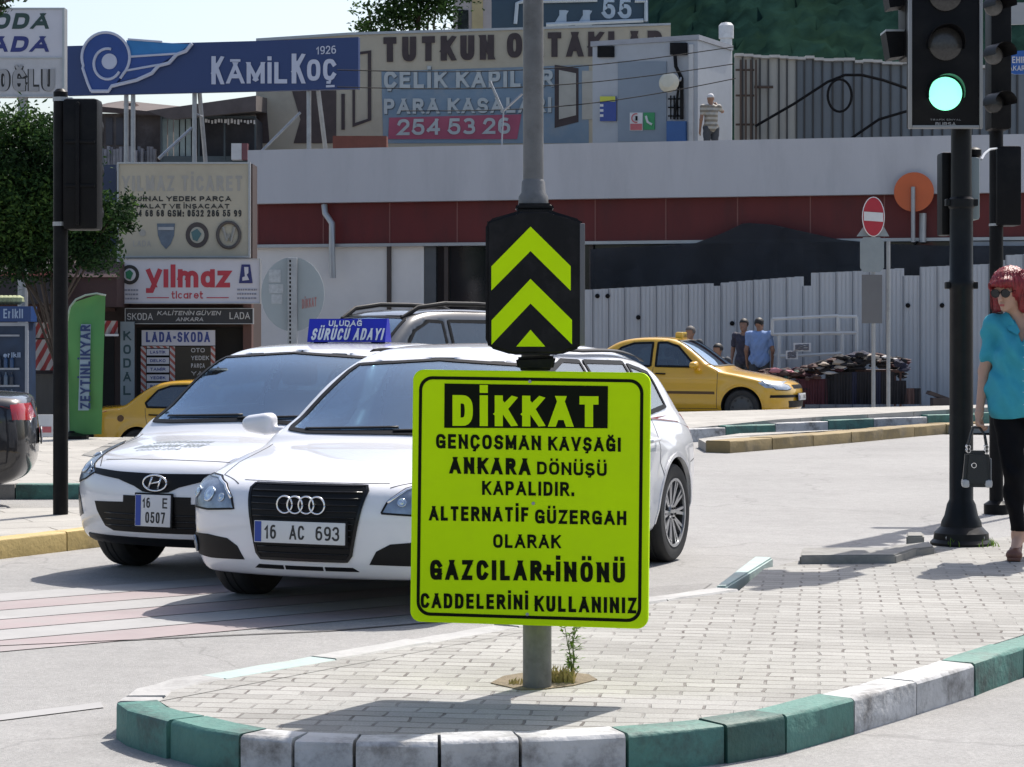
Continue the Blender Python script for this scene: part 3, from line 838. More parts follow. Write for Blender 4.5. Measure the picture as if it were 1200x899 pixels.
mb = MB(); cab_panel(781, 142, 803, 166, .12, .12, mb); tag(mb.build('water_tank', mat('blue plastic', (.03, .10, .28), .5)), 'square blue tank standing on the roof beside the cabin door', 'tank')
# notices on the cabin
def notice(name, label, px, m, parts):
    t = thing(name, label, 'notice', CBX((px[0] + px[2]) / 2, px[3], .03))
    mb = MB(); cab_panel(*px, .055, .02, mb); mb.build('panel', m, t)
    for nm, bx, mm in parts:
        mb = MB(); cab_panel(*bx, .06, .004, mb); mb.build(nm, mm, t)
    return t
m_nb = mat('notice blue', (.03, .06, .25), .5); m_ny = mat('notice yellow green', (.5, .52, .06), .5); m_pap = mat('notice white', (.62, .62, .62), .6)
m_nr = mat('notice red', (.5, .12, .13), .5); m_ng = mat('notice green', (.03, .25, .09), .5)
notice('safety_notice', 'blue notice with a yellow green head on the left of the roof cabin', (703, 113, 722, 142), m_nb,
       [('header', (703, 113, 721, 119), m_ny)] + [('symbol', (703, 122 + 6 * i, 707, 125 + 6 * i), m_pap) for i in range(3)])
t = notice('safety_notice', 'white and red prohibition notice on the roof cabin door', (738, 132, 753, 153), m_pap, [('text_block', (738.5, 145, 752.5, 152.5), m_nr)])
mb = MB(); c_ = CBX(745.5, 138.5, .065)
for k in range(20):
    a0, a1 = 6.283 * k / 20, 6.283 * (k + 1) / 20
    mb.prism([c_ + Vector((math.cos(a0) * .09, 0, math.sin(a0) * .09)), c_ + Vector((math.cos(a1) * .09, 0, math.sin(a1) * .09)), c_ + Vector((math.cos(a1) * .12, 0, math.sin(a1) * .12)), c_ + Vector((math.cos(a0) * .12, 0, math.sin(a0) * .12))], cn * .004)
mb.box((c_.x - .02, c_.y - .02, c_.z - .06), (c_.x + .03, c_.y, c_.z + .05), 1)
mb.build('symbol', [m_nr, m_blk], t)
t = notice('safety_notice', 'green notice with a white phone mark on the roof cabin door', (754, 132, 767, 152), m_ng, [])
mb = MB(); mb.tube([CBX(757, 136, .065), CBX(759, 143, .065), CBX(764, 146, .065)], .03, 6); mb.build('symbol', m_pap, t)
# floodlight disc (a round white spot lamp)
fl = thing('floodlight', 'round cream floodlight fixed to the roof cabin near the worker', 'floodlight', CBX(785, 96, .3))
mb = MB(); Mx = Matrix.Rotation(R(78), 4, 'X') @ Matrix.Rotation(R(-18), 4, 'Y')
mb.lathe(CBX(784, 97, .45), [(.02, .13), (.15, .12), (.235, .05), (.245, 0), (.2, -.03), (.02, -.035)], 28, 0, Mx); mb.build('dish', mat('cream enamel', (.55, .52, .42), .5), fl, smooth=True)
mb = MB(); mb.tube([CBX(786, 97, .38), CBX(797, 94, .2), CBX(799, 88, .05)], .03, 6); mb.build('bracket', m_steel, fl, smooth=True)
# chimney pot with a small cowl
mb = MB(); c_ = P(851, 48, 56); mb.lathe((c_.x, 56, 5.35), [(.15, 0), (.15, c_.z - 5.35 + .05), (.19, c_.z - 5.35 + .06), (.19, c_.z - 5.35 + .38), (.13, c_.z - 5.35 + .45), (.02, c_.z - 5.35 + .47)], 16)
tag(mb.build('flue_pipe', mat('white flue', (.55, .56, .57), .5, var=.2, vs=6), smooth=True), 'white metal flue pipe rising behind the roof cabin', 'flue')

# corrugated sheet wall on the roof at the right
def sheet_wall():
    t = thing('sheet_metal_wall', 'grey upright metal sheets walling the roof behind the white parapet', 'wall', P(1000, 165, 57.5))
    rnd = random.Random(3); x = 861.0
    ms = [mat('whitish old sheet', (.37, .36, .33), .6, var=.15, vs=2, dirt=(.2, .19, .17), ds=2, stretch=(1, 1, .2)), mat('blue grey sheet', (.15, .17, .19), .55, var=.15, vs=2, dirt=(.10, .11, .12), ds=2, stretch=(1, 1, .2)), mat('sheet seam', (.05, .05, .05), .7)]
    mb = MB(); mbs = MB(); cap = MB()
    while x < 1245:
        w = rnd.uniform(9, 13); ty = 66 + (x - 861) * .05 + rnd.uniform(-1.2, 1.2)
        a = P(x, ty, 57.5); b = P(x + w, 190, 57.5); dz = rnd.uniform(0, .05)
        mb.box((a.x, 57.5 + dz, 4.9), (b.x - .015, 57.56 + dz, a.z), 0 if x < 928 else 1)
        mbs.box((b.x - .04, 57.44 + dz, 4.9), (b.x - .0, 57.5 + dz - .002, a.z - .02))
        cap.box((a.x, 57.40, a.z), (b.x, 57.7, a.z + .07))
        x += w
    mb.build('sheet', ms[:2], t); mbs.build('seam', ms[2], t)
    cap.build('coping', mat('pale coping', (.45, .43, .40), .6), t)
    mb = MB()
    for x in (868, 874, 880, 886): mb.tube([P(x, 70, 57.2), P(x, 166, 57.2)], .03, 6)
    for y in (82, 112, 146): mb.tube([P(862, y, 57.25), P(884, y, 57.25)], .03, 6)
    mb.tube([P(884, 102, 57.3), P(906, 102, 57.3)], .04, 6)
    mb.build('bracket', mat('rusty pipe', (.06, .04, .03), .7), t)
sheet_wall()
mb = MB()
pts = [P(885, 148, 56.8), P(930, 122, 56.8), P(970, 96, 56.8), P(990, 88, 56.8), P(1010, 88, 56.8), P(1035, 94, 56.8), P(1070, 106, 56.8)]
mb.tube(pts, .04, 6)
loop = [P(984 + 14 * math.cos(a), 112 + 19 * math.sin(a), 56.75) for a in np.linspace(0, 6.283, 25)]
mb.tube(loop, .035, 6)
mb.tube([P(992, 166, 56.8), P(1030, 140, 56.8), P(1064, 130, 56.8)], .04, 6)
tag(mb.build('power_cable', m_blk, smooth=True), 'black cable with a hanging coil strung across the grey sheet wall', 'cable')
# thin wires above the roof
for i, (a, b) in enumerate((((395, 82, 49), (860, 55, 52)), ((395, 102, 49), (860, 75, 52)), ((470, 130, 49), (862, 92, 52)))):
    A = P(*a); B = P(*b); n = 14
    pts = [A.lerp(B, k / n) - Vector((0, 0, .25 * math.sin(math.pi * k / n))) for k in range(n + 1)]
    mb = MB(); mb.tube(pts, .012, 5)
    tag(mb.build('overhead_wire', m_blk), ('highest', 'middle', 'lowest')[i] + ' of the three thin wires crossing in front of the painted billboard', 'wire', 'overhead wires')

# the big painted billboard wall
m_sign_c = mat('aged cream board', (.43, .38, .29), .7, var=.08, vs=.6, dirt=(.33, .29, .22), ds=1.2, dirt_amt=.6)
m_lblue = mat('faded blue board paint', (.17, .24, .31), .7, var=.12, vs=.8, dirt=(.25, .28, .3), ds=1.3, dirt_amt=.7)
m_pink = mat('faded pink board paint', (.36, .08, .13), .7, var=.12, vs=1)
m_dbrn = mat('dark brown lettering', (.05, .035, .035), .7, var=.2)
m_plet = mat('pale grey lettering', (.42, .45, .45), .7, var=.1)
m_lsh = mat('letter shade', (.08, .10, .12), .7)
D_TB = 58.0
tb = thing('painted_billboard', 'huge faded cream billboard wall with dark brown capitals and a pink phone strip', 'billboard', P(540, 170, D_TB))
mb = MB(); q = [P(300, 178, D_TB), P(786, 178, D_TB), P(786, 28, D_TB), P(410, 39, D_TB), P(300, 46, D_TB)]
mb.prism(q, (0, .25, 0)); mb.build('panel', m_sign_c, tb)
mb = MB(); mb.prism([P(300, 45, D_TB - .04), P(410, 38, D_TB - .04), P(786, 27, D_TB - .04), P(786, 29.5, D_TB - .04), P(410, 41, D_TB - .04), P(300, 48.5, D_TB - .04)][::-1], (0, .3, 0)); mb.build('rim', m_alu, tb)
mb = MB()
mb.prism([P(449, 168, D_TB - .02), P(690, 168, D_TB - .02), P(690, 76, D_TB - .02), P(447, 84, D_TB - .02)], (0, .017, 0)); mb.build('blue_field', m_lblue, tb)
mb = MB(); mb.prism([P(455, 163, D_TB - .04), P(606, 163, D_TB - .04), P(611, 134, D_TB - .04), P(456, 138, D_TB - .04)], (0, .018, 0)); mb.build('phone_strip', m_pink, tb)
mb = MB()
mb.prism([P(344, 168, D_TB - .02), P(394, 168, D_TB - .02), P(394, 106, D_TB - .02), P(342, 106, D_TB - .02), P(352, 140, D_TB - .02)], (0, .017, 0))
mb.prism([P(300, 168, D_TB - .02), P(316, 168, D_TB - .02), P(312, 120, D_TB - .02), P(300, 112, D_TB - .02)], (0, .017, 0)); mb.build('brown_pillar', mat('painted brown pillar', (.07, .05, .045), .7, var=.25), tb)
mb = MB()                                                    # painted door drawings
for (x0, y0, x1, y1) in ((400, 110, 404, 152), (413, 66, 416, 148), (431, 60, 435, 140)):
    mb.prism([P(x0, y1, D_TB - .03), P(x1, y1, D_TB - .03), P(x1, y0, D_TB - .03), P(x0, y0, D_TB - .03)], (0, .027, 0))
mb.prism([P(413, 149, D_TB - .031), P(435, 141, D_TB - .031), P(435, 138, D_TB - .031), P(413, 145, D_TB - .031)], (0, .027, 0))
mb.prism([P(420, 64, D_TB - .031), P(435, 62, D_TB - .031), P(435, 59, D_TB - .031), P(420, 61, D_TB - .031)], (0, .027, 0))
mb.build('door_drawing', m_dbrn, tb)
mb = MB()
mb.prism([P(650, 150, D_TB - .03), P(678, 143, D_TB - .03), P(678, 80, D_TB - .03), P(650, 76, D_TB - .03)], (0, .012, 0), 0)
mb.prism([P(655, 140, D_TB - .045), P(675, 135, D_TB - .045), P(675, 86, D_TB - .045), P(655, 82, D_TB - .045)], (0, .012, 0), 1)
mb.prism([P(682, 140, D_TB - .03), P(695, 140, D_TB - .03), P(695, 83, D_TB - .03), P(682, 83, D_TB - .03)], (0, .012, 0), 1)
mb.build('safe_drawing', [m_dbrn, mat('cream drawing', (.40, .38, .33), .7)], tb)
mb = MB()
text_px(mb, 'TUTKUN', (449, 44, 579, 73, -3), D_TB, t=.27, off=.03)
text_px(mb, 'ORTAKLAR', (594, 39, 776, 68, -3), D_TB, t=.25, off=.03)
mb.build('lettering', m_dbrn, tb)
mb = MB()
for dx, dy, mi in ((0.9, .9, 1), (0, 0, 0)):
    o_ = .05 if mi == 0 else .035
    text_px(mb, 'ÇELİK KAPILAR', (450 + dx, 84 + dy, 648 + dx, 104 + dy, -2), D_TB, t=.22, off=o_, mi=mi)
    text_px(mb, 'PARA KASALARI', (450 + dx, 116 + dy, 646 + dx, 134 + dy, -2), D_TB, t=.22, off=o_, mi=mi)
text_px(mb, '254 53 26', (466, 140, 598, 159, -2), D_TB, t=.19, off=.06)
mb.build('lettering', [m_plet, m_lsh], tb)
# loose stuff on the roof in front of it
mb = MB(); rnd = random.Random(2)
for i in range(9):
    c_ = P(455 + i * 8.5, 167 + rnd.uniform(-1, 1), 53.5); mb.lathe((c_.x, c_.y, 5.35), [(.26, 0), (.28, .12), (.2, rnd.uniform(.22, .34)), (.03, rnd.uniform(.3, .4))], 9)
tag(mb.build('tarpaulin', mat('pale blue plastic sheet', (.22, .48, .68), .4, var=.2, vs=4), smooth=True), 'crumpled light blue plastic sheet on the roof edge under the billboard', 'tarpaulin')
mb = MB(); a = P(390, 168, 55); b = P(453, 164, 55); mb.box((a.x, 55, 5.3), (b.x, 55.6, b.z + .1)); tag(mb.build('roof_tiles', mat('rust red boards', (.16, .05, .035), .7, var=.3)), 'low stack of rust red boards on the roof, left of the blue sheet', 'boards')
mb = MB(); mb.tube([P(588, 240, 49.0), P(588, 165, 49.4), P(590, 130, 49.5)], .02, 5); mb.tube([P(590, 130, 49.5), P(612, 110, 49.5)], .03, 5); mb.tube([P(590, 131, 49.5), P(574, 95, 49.5)], .03, 5)
tag(mb.build('antenna_mast', m_steel), 'thin forked metal mast standing on the roof edge left of the lamp pole', 'mast')

# sign with the phone digits above it, at the back
m_dblue = mat('dark blue sign', (.02, .05, .085), .5, var=.1)
D4 = 63.0
t = thing('phone_sign', 'dark blue framed sign with pale digits above the painted billboard', 'sign', P(680, 40, D4))
mb = MB(); mb.prism([P(576, 60, D4), P(760, 60, D4), P(760, -22, D4), P(576, -22, D4)], (0, .2, 0)); mb.build('panel', m_dblue, t)
mb = MB()
text_px(mb, '44', (646, 12, 694, 44), D4, t=.26, off=.02)
text_px(mb, '55', (706, -2, 740, 22), D4, t=.2, off=.02)
mb.build('lettering', mat('pale blue lettering', (.33, .42, .52), .6), t)
mb = MB()
for seg in (((604, 28), (606, 4), (612, 2), (700, 0)), ((744, 1), (757, 2), (757, 25)), ((640, 29), (754, 24))):
    mb.tube([P(x, y, D4 - .06) for x, y in seg], .06, 6)
mb.build('frame', mat('pale blue tube', (.38, .45, .52), .5), t)
mb = MB()
for x in (590, 670, 745): mb.tube([P(x, 60, D4 + .3), Vector((P(x, 60, D4).x, D4 + .3, 0))], .1, 8)
mb.build('post', m_steel, t)
# apartment block glimpsed between tree and lamp pole
D5 = 72.0
ab = thing('apartment_building', 'narrow pale apartment block end rising behind the billboard beside the tree', 'building', (P(555, 0, D5).x, D5, 0))
a = P(531, 0, D5); b = P(578, 0, D5)
mb = MB(); mb.box((a.x, D5, 0), (b.x, D5 + 12, 16)); mb.build('wall', mat('pale plaster', (.34, .32, .32), .8, var=.08), ab)
mb = MB(); c0 = P(553, 0, D5); c1 = P(566, 0, D5); mb.box((c0.x, D5 - .05, 0), (c1.x, D5 - .002, 16)); mb.build('yellow_strip', mat('ochre plaster', (.36, .31, .18), .8), ab)
mb = MB()
for k in range(5): mb.box((a.x + .15, D5 - .03, 2.2 + 2.8 * k), (a.x + .5, D5 - .002, 3.6 + 2.8 * k))
mb.build('window', m_dkgl, ab)

# ------------------------------------------------------------------ long blue billboard with a winged wheel
m_navy = mat('navy board', (.017, .04, .135), .5, var=.06, vs=1)
m_lav = mat('lavender white lettering', (.45, .48, .58), .5, var=.05)
m_cyan = mat('bright wing blue', (.02, .17, .42), .5)
m_mid = mat('mid wing blue', (.015, .055, .23), .5)
DK = 52.0; KA = P(78, 82, DK + .5); KB = P(420, 75, DK - .5)
kd = (KB - KA); kd.z = 0; kd.normalize(); knm = Vector((kd.y, -kd.x, 0))
kpl = (KA, knm)
def KP(px, py, o=0.0): return PL(px, py, KA + knm * o, knm)
kb = thing('billboard', 'long navy blue billboard with a white winged wheel emblem on steel legs', 'billboard', (KP(250, 110).x, DK, 5.4))
mb = MB(); mb.prism([KP(78, 112), KP(420, 104), KP(420, 43.5), KP(300, 48), KP(78, 54)], -knm * .18); mb.build('panel', m_navy, kb)
mb = MB()
text_px(mb, 'K', (248, 66, 262, 99), plane=kpl, t=.2, off=.02); text_px(mb, 'ÂMİL', (266, 73, 337, 98), plane=kpl, t=.2, off=.02, gap=.13)
text_px(mb, 'K', (342, 63, 357, 98), plane=kpl, t=.2, off=.02); text_px(mb, 'OÇ', (360, 70, 394, 95, -1), plane=kpl, t=.2, off=.02, gap=.13)
text_px(mb, '1926', (371, 54.5, 394, 64, -1), plane=kpl, t=.14, off=.02)
mb.prism([KP(382, 100, .02), KP(392, 99.5, .02), KP(392, 102, .02), KP(382, 102.5, .02)], -knm * .015)
mb.build('lettering', m_lav, kb)
# emblem: spiral wheel with a feathered wing, standing a little proud and above the board
wc = (125, 70)
def ell(cx, cy, rx, ry, a0, a1, n, o): return [KP(cx + rx * math.cos(R(a0 + (a1 - a0) * i / n)), cy - ry * math.sin(R(a0 + (a1 - a0) * i / n)), o) for i in range(n + 1)]
mb = MB(); back = [KP(107, 107, .05), KP(127, 107, .05), KP(131, 103, .05)] + ell(124, 67, 28.5, 30, -50, 190, 26, .05) + [KP(100, 87, .05)]
mb.prism(back, -knm * .045); mb.build('emblem_field', m_mid, kb)
mb = MB()
mb.prism([KP(148, 47, .04), KP(222, 52, .04), KP(210, 62, .04), KP(152, 66, .04)][::-1], -knm * .035, 0)
mb.prism([KP(152, 67, .045), KP(207, 63, .045), KP(186, 76, .045), KP(150, 82, .045)][::-1], -knm * .035, 1)
mb.prism([KP(150, 83, .05), KP(186, 77, .05), KP(172, 88, .05), KP(140, 96, .05)][::-1], -knm * .035, 1)
mb.build('wing', [m_cyan, m_mid], kb)
mb = MB(); lw = .035
mb.tube([KP(107, 107, .06), KP(103, 98, .06), KP(97, 80, .06)] + ell(124, 67, 28, 29, 200, -42, 26, .06) + [KP(141, 92, .06)], lw, 6)
mb.tube([KP(107, 107, .06), KP(127, 107, .06), KP(131, 101, .06), KP(160, 94, .06), KP(178, 86, .06), KP(186, 77, .06), KP(198, 74, .06), KP(207, 64, .06), KP(218, 60, .06), KP(225, 51, .06)], lw * 1.3, 6)
mb.tube(ell(126, 75, 16, 18, 75, 330, 22, .06), lw, 6)
mb.tube([KP(152, 66.5, .06), KP(206, 63, .06)], lw * .8, 6); mb.tube([KP(149, 82.5, .06), KP(186, 76, .06)], lw * .8, 6)
mb.tube([KP(150, 46, .06), KP(190, 49, .06)], lw * .7, 6)
c_ = KP(128, 72, .075); kz = Vector((0, 0, 1))
mb.prism([c_ + (kd * math.cos(a) + kz * math.sin(a)) * .185 for a in np.linspace(0, 6.283, 25)[:-1]], -knm * .05)
mb.build('emblem', m_lav, kb)
for (x, x2) in ((148, 148), (156, 156), (228, 228), (233, 243), (362, 362), (372, 386)):
    mb = MB(); a = KP(x, 100, -.2); b = KP(x2, 190, -.2 - (.6 if x2 != x else 0)); b.z = 5.1
    mb.tube([a, b], .055, 8); mb.build('leg', m_steel, kb)
mb = MB(); mb.tube([KP(186, 186, .3), KP(225, 150, -.2)], .04, 6); mb.tube([KP(228, 133, -.22), KP(238, 137, -.3)], .03, 6); mb.tube([KP(292, 192, .4), KP(352, 132, -.2)], .035, 6); mb.build('brace', m_steel, kb)
# ------------------------------------------------------------------ shops at the left
DS = 42.0
m_brn = mat('dark brown shop wall', (.045, .028, .026), .7, var=.25, vs=.8, dirt=(.03, .025, .028), ds=.8)
m_brn2 = mat('reddish brown boards', (.09, .045, .038), .7, var=.25, vs=1)
m_bei = mat('weathered beige board', (.40, .365, .285), .7, var=.06, vs=1, dirt=(.32, .29, .23), ds=1.4, dirt_amt=.5)
m_shw = mat('white shop board', (.50, .50, .55), .5, var=.05)
m_ltr = mat('black lettering', (.02, .02, .02), .6, var=.1)
m_ltf = mat('sun bleached lettering', (.32, .31, .28), .7, var=.1)
m_ltred = mat('red lettering', (.40, .03, .05), .5)
m_ltblue = mat('blue lettering', (.03, .05, .22), .5)
m_ltwh = mat('white lettering', (.42, .42, .42), .6)
xl = P(-70, 0, DS).x; xr = P(297, 0, DS).x; xm = P(134, 0, DS).x
sh = thing('shop_building', 'dark brown single storey shop row at the left behind the signs', 'building', ((xl + xr) / 2, DS, -.8))
mb = MB(); mb.box((xl, DS, -.8), (xr, DS + 1.3, 2.75)); mb.box((xm + .1, DS + .02, 2.75), (xr - .02, DS + .8, 4.7)); mb.box((xl, DS + .4, 2.75), (xm + .1, DS + 1.2, 3.6), 0); mb.build('wall', m_brn, sh)
mb = MB(); a = P(160, 452, DS - .03); b = P(290, 384, DS - .03); mb.box((a.x, DS - .03, -.6), (b.x, DS - .003, b.z)); mb.build('shop_window', m_dkin, sh)
mb = MB(); mb.box((xr - .16, DS - .3, -.8), (xr, DS - .002, 2.6)); mb.box((P(157, 0, DS).x, DS - .3, 2.02), (xr - .162, DS - .004, 2.2)); mb.build('frame', m_brn2, sh)
mb = MB(); mb.box((xl, DS - .05, 1.9), (xm + .02, DS - .002, 2.62)); mb.build('fascia', m_brn2, sh)
mb = MB(); mb.box((xl, DS - .02, -.8), (P(20, 0, DS).x, DS - .001, 1.6)); mb.box((P(85, 0, DS).x, DS - .02, -.8), (P(134, 0, DS).x, DS - .001, 1.7)); mb.build('shop_window', m_dkin, sh)

def pboard(name, label, cat, px, d, th, m, rim=None):
    t = thing(name, label, cat, (P((px[0] + px[2]) / 2, 0, d).x, d, P(0, px[3], d).z))
    mb = MB(); mb.panel(*px, d, th); mb.build('panel', m, t)
    if rim:
        mb = MB(); w = rim[0]
        mb.panel(px[0] - w, px[1] - w, px[2] + w, px[1], d - .03, th + .03); mb.panel(px[0] - w, px[3], px[2] + w, px[3] + w, d - .03, th + .03)
        mb.panel(px[0] - w, px[1], px[0], px[3], d - .03, th + .03); mb.panel(px[2], px[1], px[2] + w, px[3], d - .03, th + .03)
        mb.build('frame', rim[1], t)
    return t

def ring(mb, cx, cy, rx, ry, d, w, mi=0, a0=0, a1=360, n=28):
    pts = [P(cx + rx * math.cos(R(a0 + (a1 - a0) * i / n)), cy - ry * math.sin(R(a0 + (a1 - a0) * i / n)), d) for i in range(n + 1)]
    mb.tube(pts, w, 6, mi, cap=(a1 - a0) < 360)
def fill(mb, pts, d, mi=0, th=.01): mb.prism([P(x, y, d) for x, y in pts], (0, th, 0), mi)
def circ(cx, cy, rx, ry, n=24): return [(cx + rx * math.cos(6.2832 * i / n), cy + ry * math.sin(6.2832 * i / n)) for i in range(n)]

# faded signboard
t = pboard('signboard', 'weathered beige signboard with bleached capitals and four car emblems', 'signboard', (139, 192, 291, 300), 41.7, .12, m_bei, (2, m_alu))
mb = MB(); text_px(mb, 'YILMAZ TİCARET', (143, 206, 284, 224), 41.7, t=.2); mb.build('lettering', m_ltf, t)
mb = MB(); text_px(mb, 'ORJİNAL YEDEK PARÇA', (146, 230, 271, 236), 41.7, t=.26); text_px(mb, 'HALAT VE İNŞACAAT', (160, 239, 269, 244.5), 41.7, t=.26); text_px(mb, '254 68 68 Gsm: 0532 286 55 99'.upper(), (152, 246, 283, 254), 41.7, t=.2); mb.build('lettering', m_ltr, t)
mb = MB(); fill(mb, [(184, 262), (205, 262), (204, 276), (200, 286), (194.5, 292), (189, 286), (185, 276)], 41.685); mb.build('emblem', mat('shield blue grey', (.10, .13, .17), .6, var=.2, vs=9), t)
mb = MB(); fill(mb, [(185.5, 266), (203.5, 266), (203.5, 269.5), (185.5, 269.5)], 41.67); mb.build('emblem_band', mat('emblem pale', (.33, .34, .35), .6), t)
mb = MB(); fill(mb, circ(231, 275.5, 13.5, 15), 41.685, 0); fill(mb, circ(231, 275.5, 8.5, 9.5), 41.67, 1); fill(mb, [(226, 281), (224, 272), (231, 268), (236, 274), (231, 283)], 41.655, 2); mb.build('emblem', [mat('emblem dark ring', (.05, .04, .04), .6), mat('emblem cream', (.34, .33, .28), .6), mat('emblem teal', (.06, .13, .14), .6)], t)
mb = MB(); ring(mb, 268, 275.5, 13, 15, 41.68, .035, 0); 
for pth in (((261, 266), (266, 283), (268, 275)), ((268, 275), (270.5, 283), (275, 266))): mb.tube([P(x, y, 41.68) for x, y in pth], .028, 5, 1)
mb.build('emblem', [mat('emblem outline dark', (.07, .06, .055), .6), m_ltf], t)
mb = MB(); fill(mb, circ(167, 273, 4, 4), 41.685); text_px(mb, 'LADA', (156, 282, 177, 289), 41.7, t=.18); mb.build('emblem', m_ltf, t)
mb = MB(); mb.panel(121, 193, 136, 300, 41.9, .1); tag(mb.build('panel_board', mat('dark navy side board', (.02, .035, .08), .6)), 'narrow dark navy board left of the weathered beige signboard', 'board')

# white shop sign
t = pboard('shop_sign', 'white shop sign with a big red lower case name and two round emblems', 'shop sign', (138, 304, 304, 355), 41.4, .14, m_shw, (1, m_alu))
mb = MB(); text_px(mb, 'yılmaz', (172, 310, 270, 337), 41.4, t=.21, gap=.1); text_px(mb, 'ticaret', (201, 341, 238, 350), 41.4, t=.15)
fill(mb, [(172, 348.4), (198, 348.4), (198, 349.4), (172, 349.4)], 41.39); fill(mb, [(242, 348.4), (268, 348.4), (268, 349.4), (242, 349.4)], 41.39); mb.build('lettering', m_ltred, t)
mb = MB(); fill(mb, circ(152, 322, 11, 11.5), 41.385, 0); fill(mb, circ(152, 322, 7, 7.3), 41.37, 1); fill(mb, [(148, 326), (147, 319), (152, 316), (156, 320), (153, 328)], 41.355, 2); mb.build('emblem', [m_ltr, m_shw, mat('emblem green', (.02, .16, .08), .5)], t)
mb = MB(); fill(mb, [(283, 310), (293, 310), (296, 332), (280, 332)], 41.385, 0); fill(mb, [(286, 313), (291, 313), (291, 320), (289, 322), (292, 328), (284, 329), (284, 325), (287, 324)], 41.37, 1); mb.build('emblem', [mat('emblem navy', (.02, .025, .13), .5), m_shw], t)
mb = MB(); rnd = random.Random(1)
for (x0, x1, ys) in ((143, 162, (339, 344, 349)), (278, 301, (338.5, 343.5, 348.5))):
    for y in ys:
        x = x0
        while x < x1: w = rnd.uniform(1.5, 3.5); fill(mb, [(x, y), (min(x1, x + w), y), (min(x1, x + w), y + 2), (x, y + 2)], 41.39); x += w + .8
mb.build('small_print', mat('grey small print', (.2, .21, .26), .6), t)

# dark strip sign
t = pboard('shop_sign', 'narrow black shop sign strip with white lettering under the white sign', 'shop sign', (147, 362, 296, 379), 41.5, .1, mat('black strip board', (.022, .022, .026), .5), (.8, m_alu))
mb = MB(); text_px(mb, 'ŠKODA'.replace('Š', 'S'), (149, 367, 179, 375), 41.5, t=.14); text_px(mb, 'KALİTENİN GÜVEN', (184, 364.5, 258, 369.5), 41.5, t=.2, slant=.25); text_px(mb, 'ANKARA', (206, 372, 238, 376.5), 41.5, t=.2, slant=.2); text_px(mb, 'LADA', (269, 366, 293, 374), 41.5, t=.14); mb.build('lettering', m_ltwh, t)
# upright letter board
t = pboard('signboard', 'tall narrow grey blue signboard with dark letters stacked one above another', 'signboard', (141, 377, 157, 500), 41.3, .08, mat('grey blue board', (.20, .245, .27), .6))
mb = MB()
for ch, y in (('K', 388), ('O', 404), ('D', 420), ('A', 436), ('L', 452)): text_px(mb, ch, (144.5, y, 153.5, y + 11), 41.3, t=.2)
mb.build('lettering', mat('dark teal lettering', (.015, .05, .06), .5), t)
# board in the window and price cards
t = pboard('window_sign', 'white window board with blue capitals hanging inside the dark shop front', 'sign', (166, 387, 252, 405), 41.6, .03, m_shw)
mb = MB(); text_px(mb, 'LADA', (171, 389, 201, 401), 41.6, t=.2); text_px(mb, 'ŞKODA'.replace('Ş', 'S'), (208, 389, 246, 401), 41.6, t=.2); fill(mb, [(203, 394), (206, 394), (206, 397), (203, 397)], 41.59); mb.build('lettering', m_ltblue, t)
m_rw = stripes('red white strip', (.45, .43, .43), (.33, .09, .07), 8, 2, skew=1.0)
mb = MB(); mb.panel(165, 406, 171, 460, 41.62, .02); mb.panel(199, 406, 205, 460, 41.62, .02); mb.panel(172, 405.6, 198, 408, 41.62, .02); mb.panel(247, 406, 252, 460, 41.62, .02)
tag(mb.build('striped_border', m_rw), 'red and white striped tape border round the price cards in the shop window', 'tape')
for i in range(5):
    nm = ('topmost', 'second from the top', 'middle one', 'fourth from the top', 'lowest')[i]
    t = pboard('price_card', 'white price card in the shop window, %s in its column' % nm, 'card', (172, 409 + i * 10, 198, 416.5 + i * 10), 41.6, .02, m_shw)
    t['group'] = 'price cards in the shop window'
    mb = MB(); text_px(mb, ('LASTİK', 'DELKO', 'TAMİR', 'YEDEK', 'PARÇA')[i], (176, 411 + i * 10, 194, 414.5 + i * 10), 41.6, t=.22); mb.build('lettering', m_ltblue, t)
t = pboard('window_sign', 'dark brown window panel with small white words beside the price cards', 'sign', (205, 406, 247, 470), 41.63, .02, mat('dark olive panel', (.035, .028, .018), .6))
mb = MB()
for i, w in enumerate(('OTO', 'YEDEK', 'PARÇA', 'YAĞ')): text_px(mb, w, (224, 408 + i * 9, 240 + (i % 2) * 5, 413 + i * 9), 41.63, t=.18)
mb.build('lettering', m_ltwh, t)

# awning, striped cloths, drinks fridge, placard
t = thing('awning', 'dark shop awning with a thin red edge above the drinks fridge', 'awning', (P(20, 0, 41).x, 41.4, 2.0))
mb = MB(); a = P(-60, 320, 40.2); b = P(69, 324, 40.2)
mb.prism([(a.x, 40.2, a.z - .55), (a.x, 40.2, a.z), (a.x, 41.9, a.z + .5), (a.x, 41.9, a.z - .55)], (b.x - a.x, 0, 0)); mb.build('canopy', mat('dark awning cloth', (.03, .026, .03), .8, var=.2), t)
mb = MB(); mb.box((a.x, 40.13, a.z - .05), (b.x, 40.2, a.z + .02)); mb.build('edge', mat('red edge', (.32, .09, .08), .6), t)
t = thing('awning', 'dark shop awning with a pale edge behind the tree left of the white sign', 'awning', (P(105, 0, 41).x, 41.4, 2.2))
mb = MB(); a = P(76, 321, 40.6); b = P(137, 321, 40.6); mb.prism([(a.x, 40.6, a.z - .6), (a.x, 40.6, a.z), (a.x, 41.9, a.z + .4), (a.x, 41.9, a.z - .6)], (b.x - a.x, 0, 0)); mb.build('canopy', mat('brown awning cloth', (.05, .026, .026), .8, var=.2), t)
mb = MB(); mb.box((a.x, 40.53, a.z - .06), (b.x, 40.6, a.z)); mb.build('edge', mat('pale edge', (.33, .22, .2), .6), t)
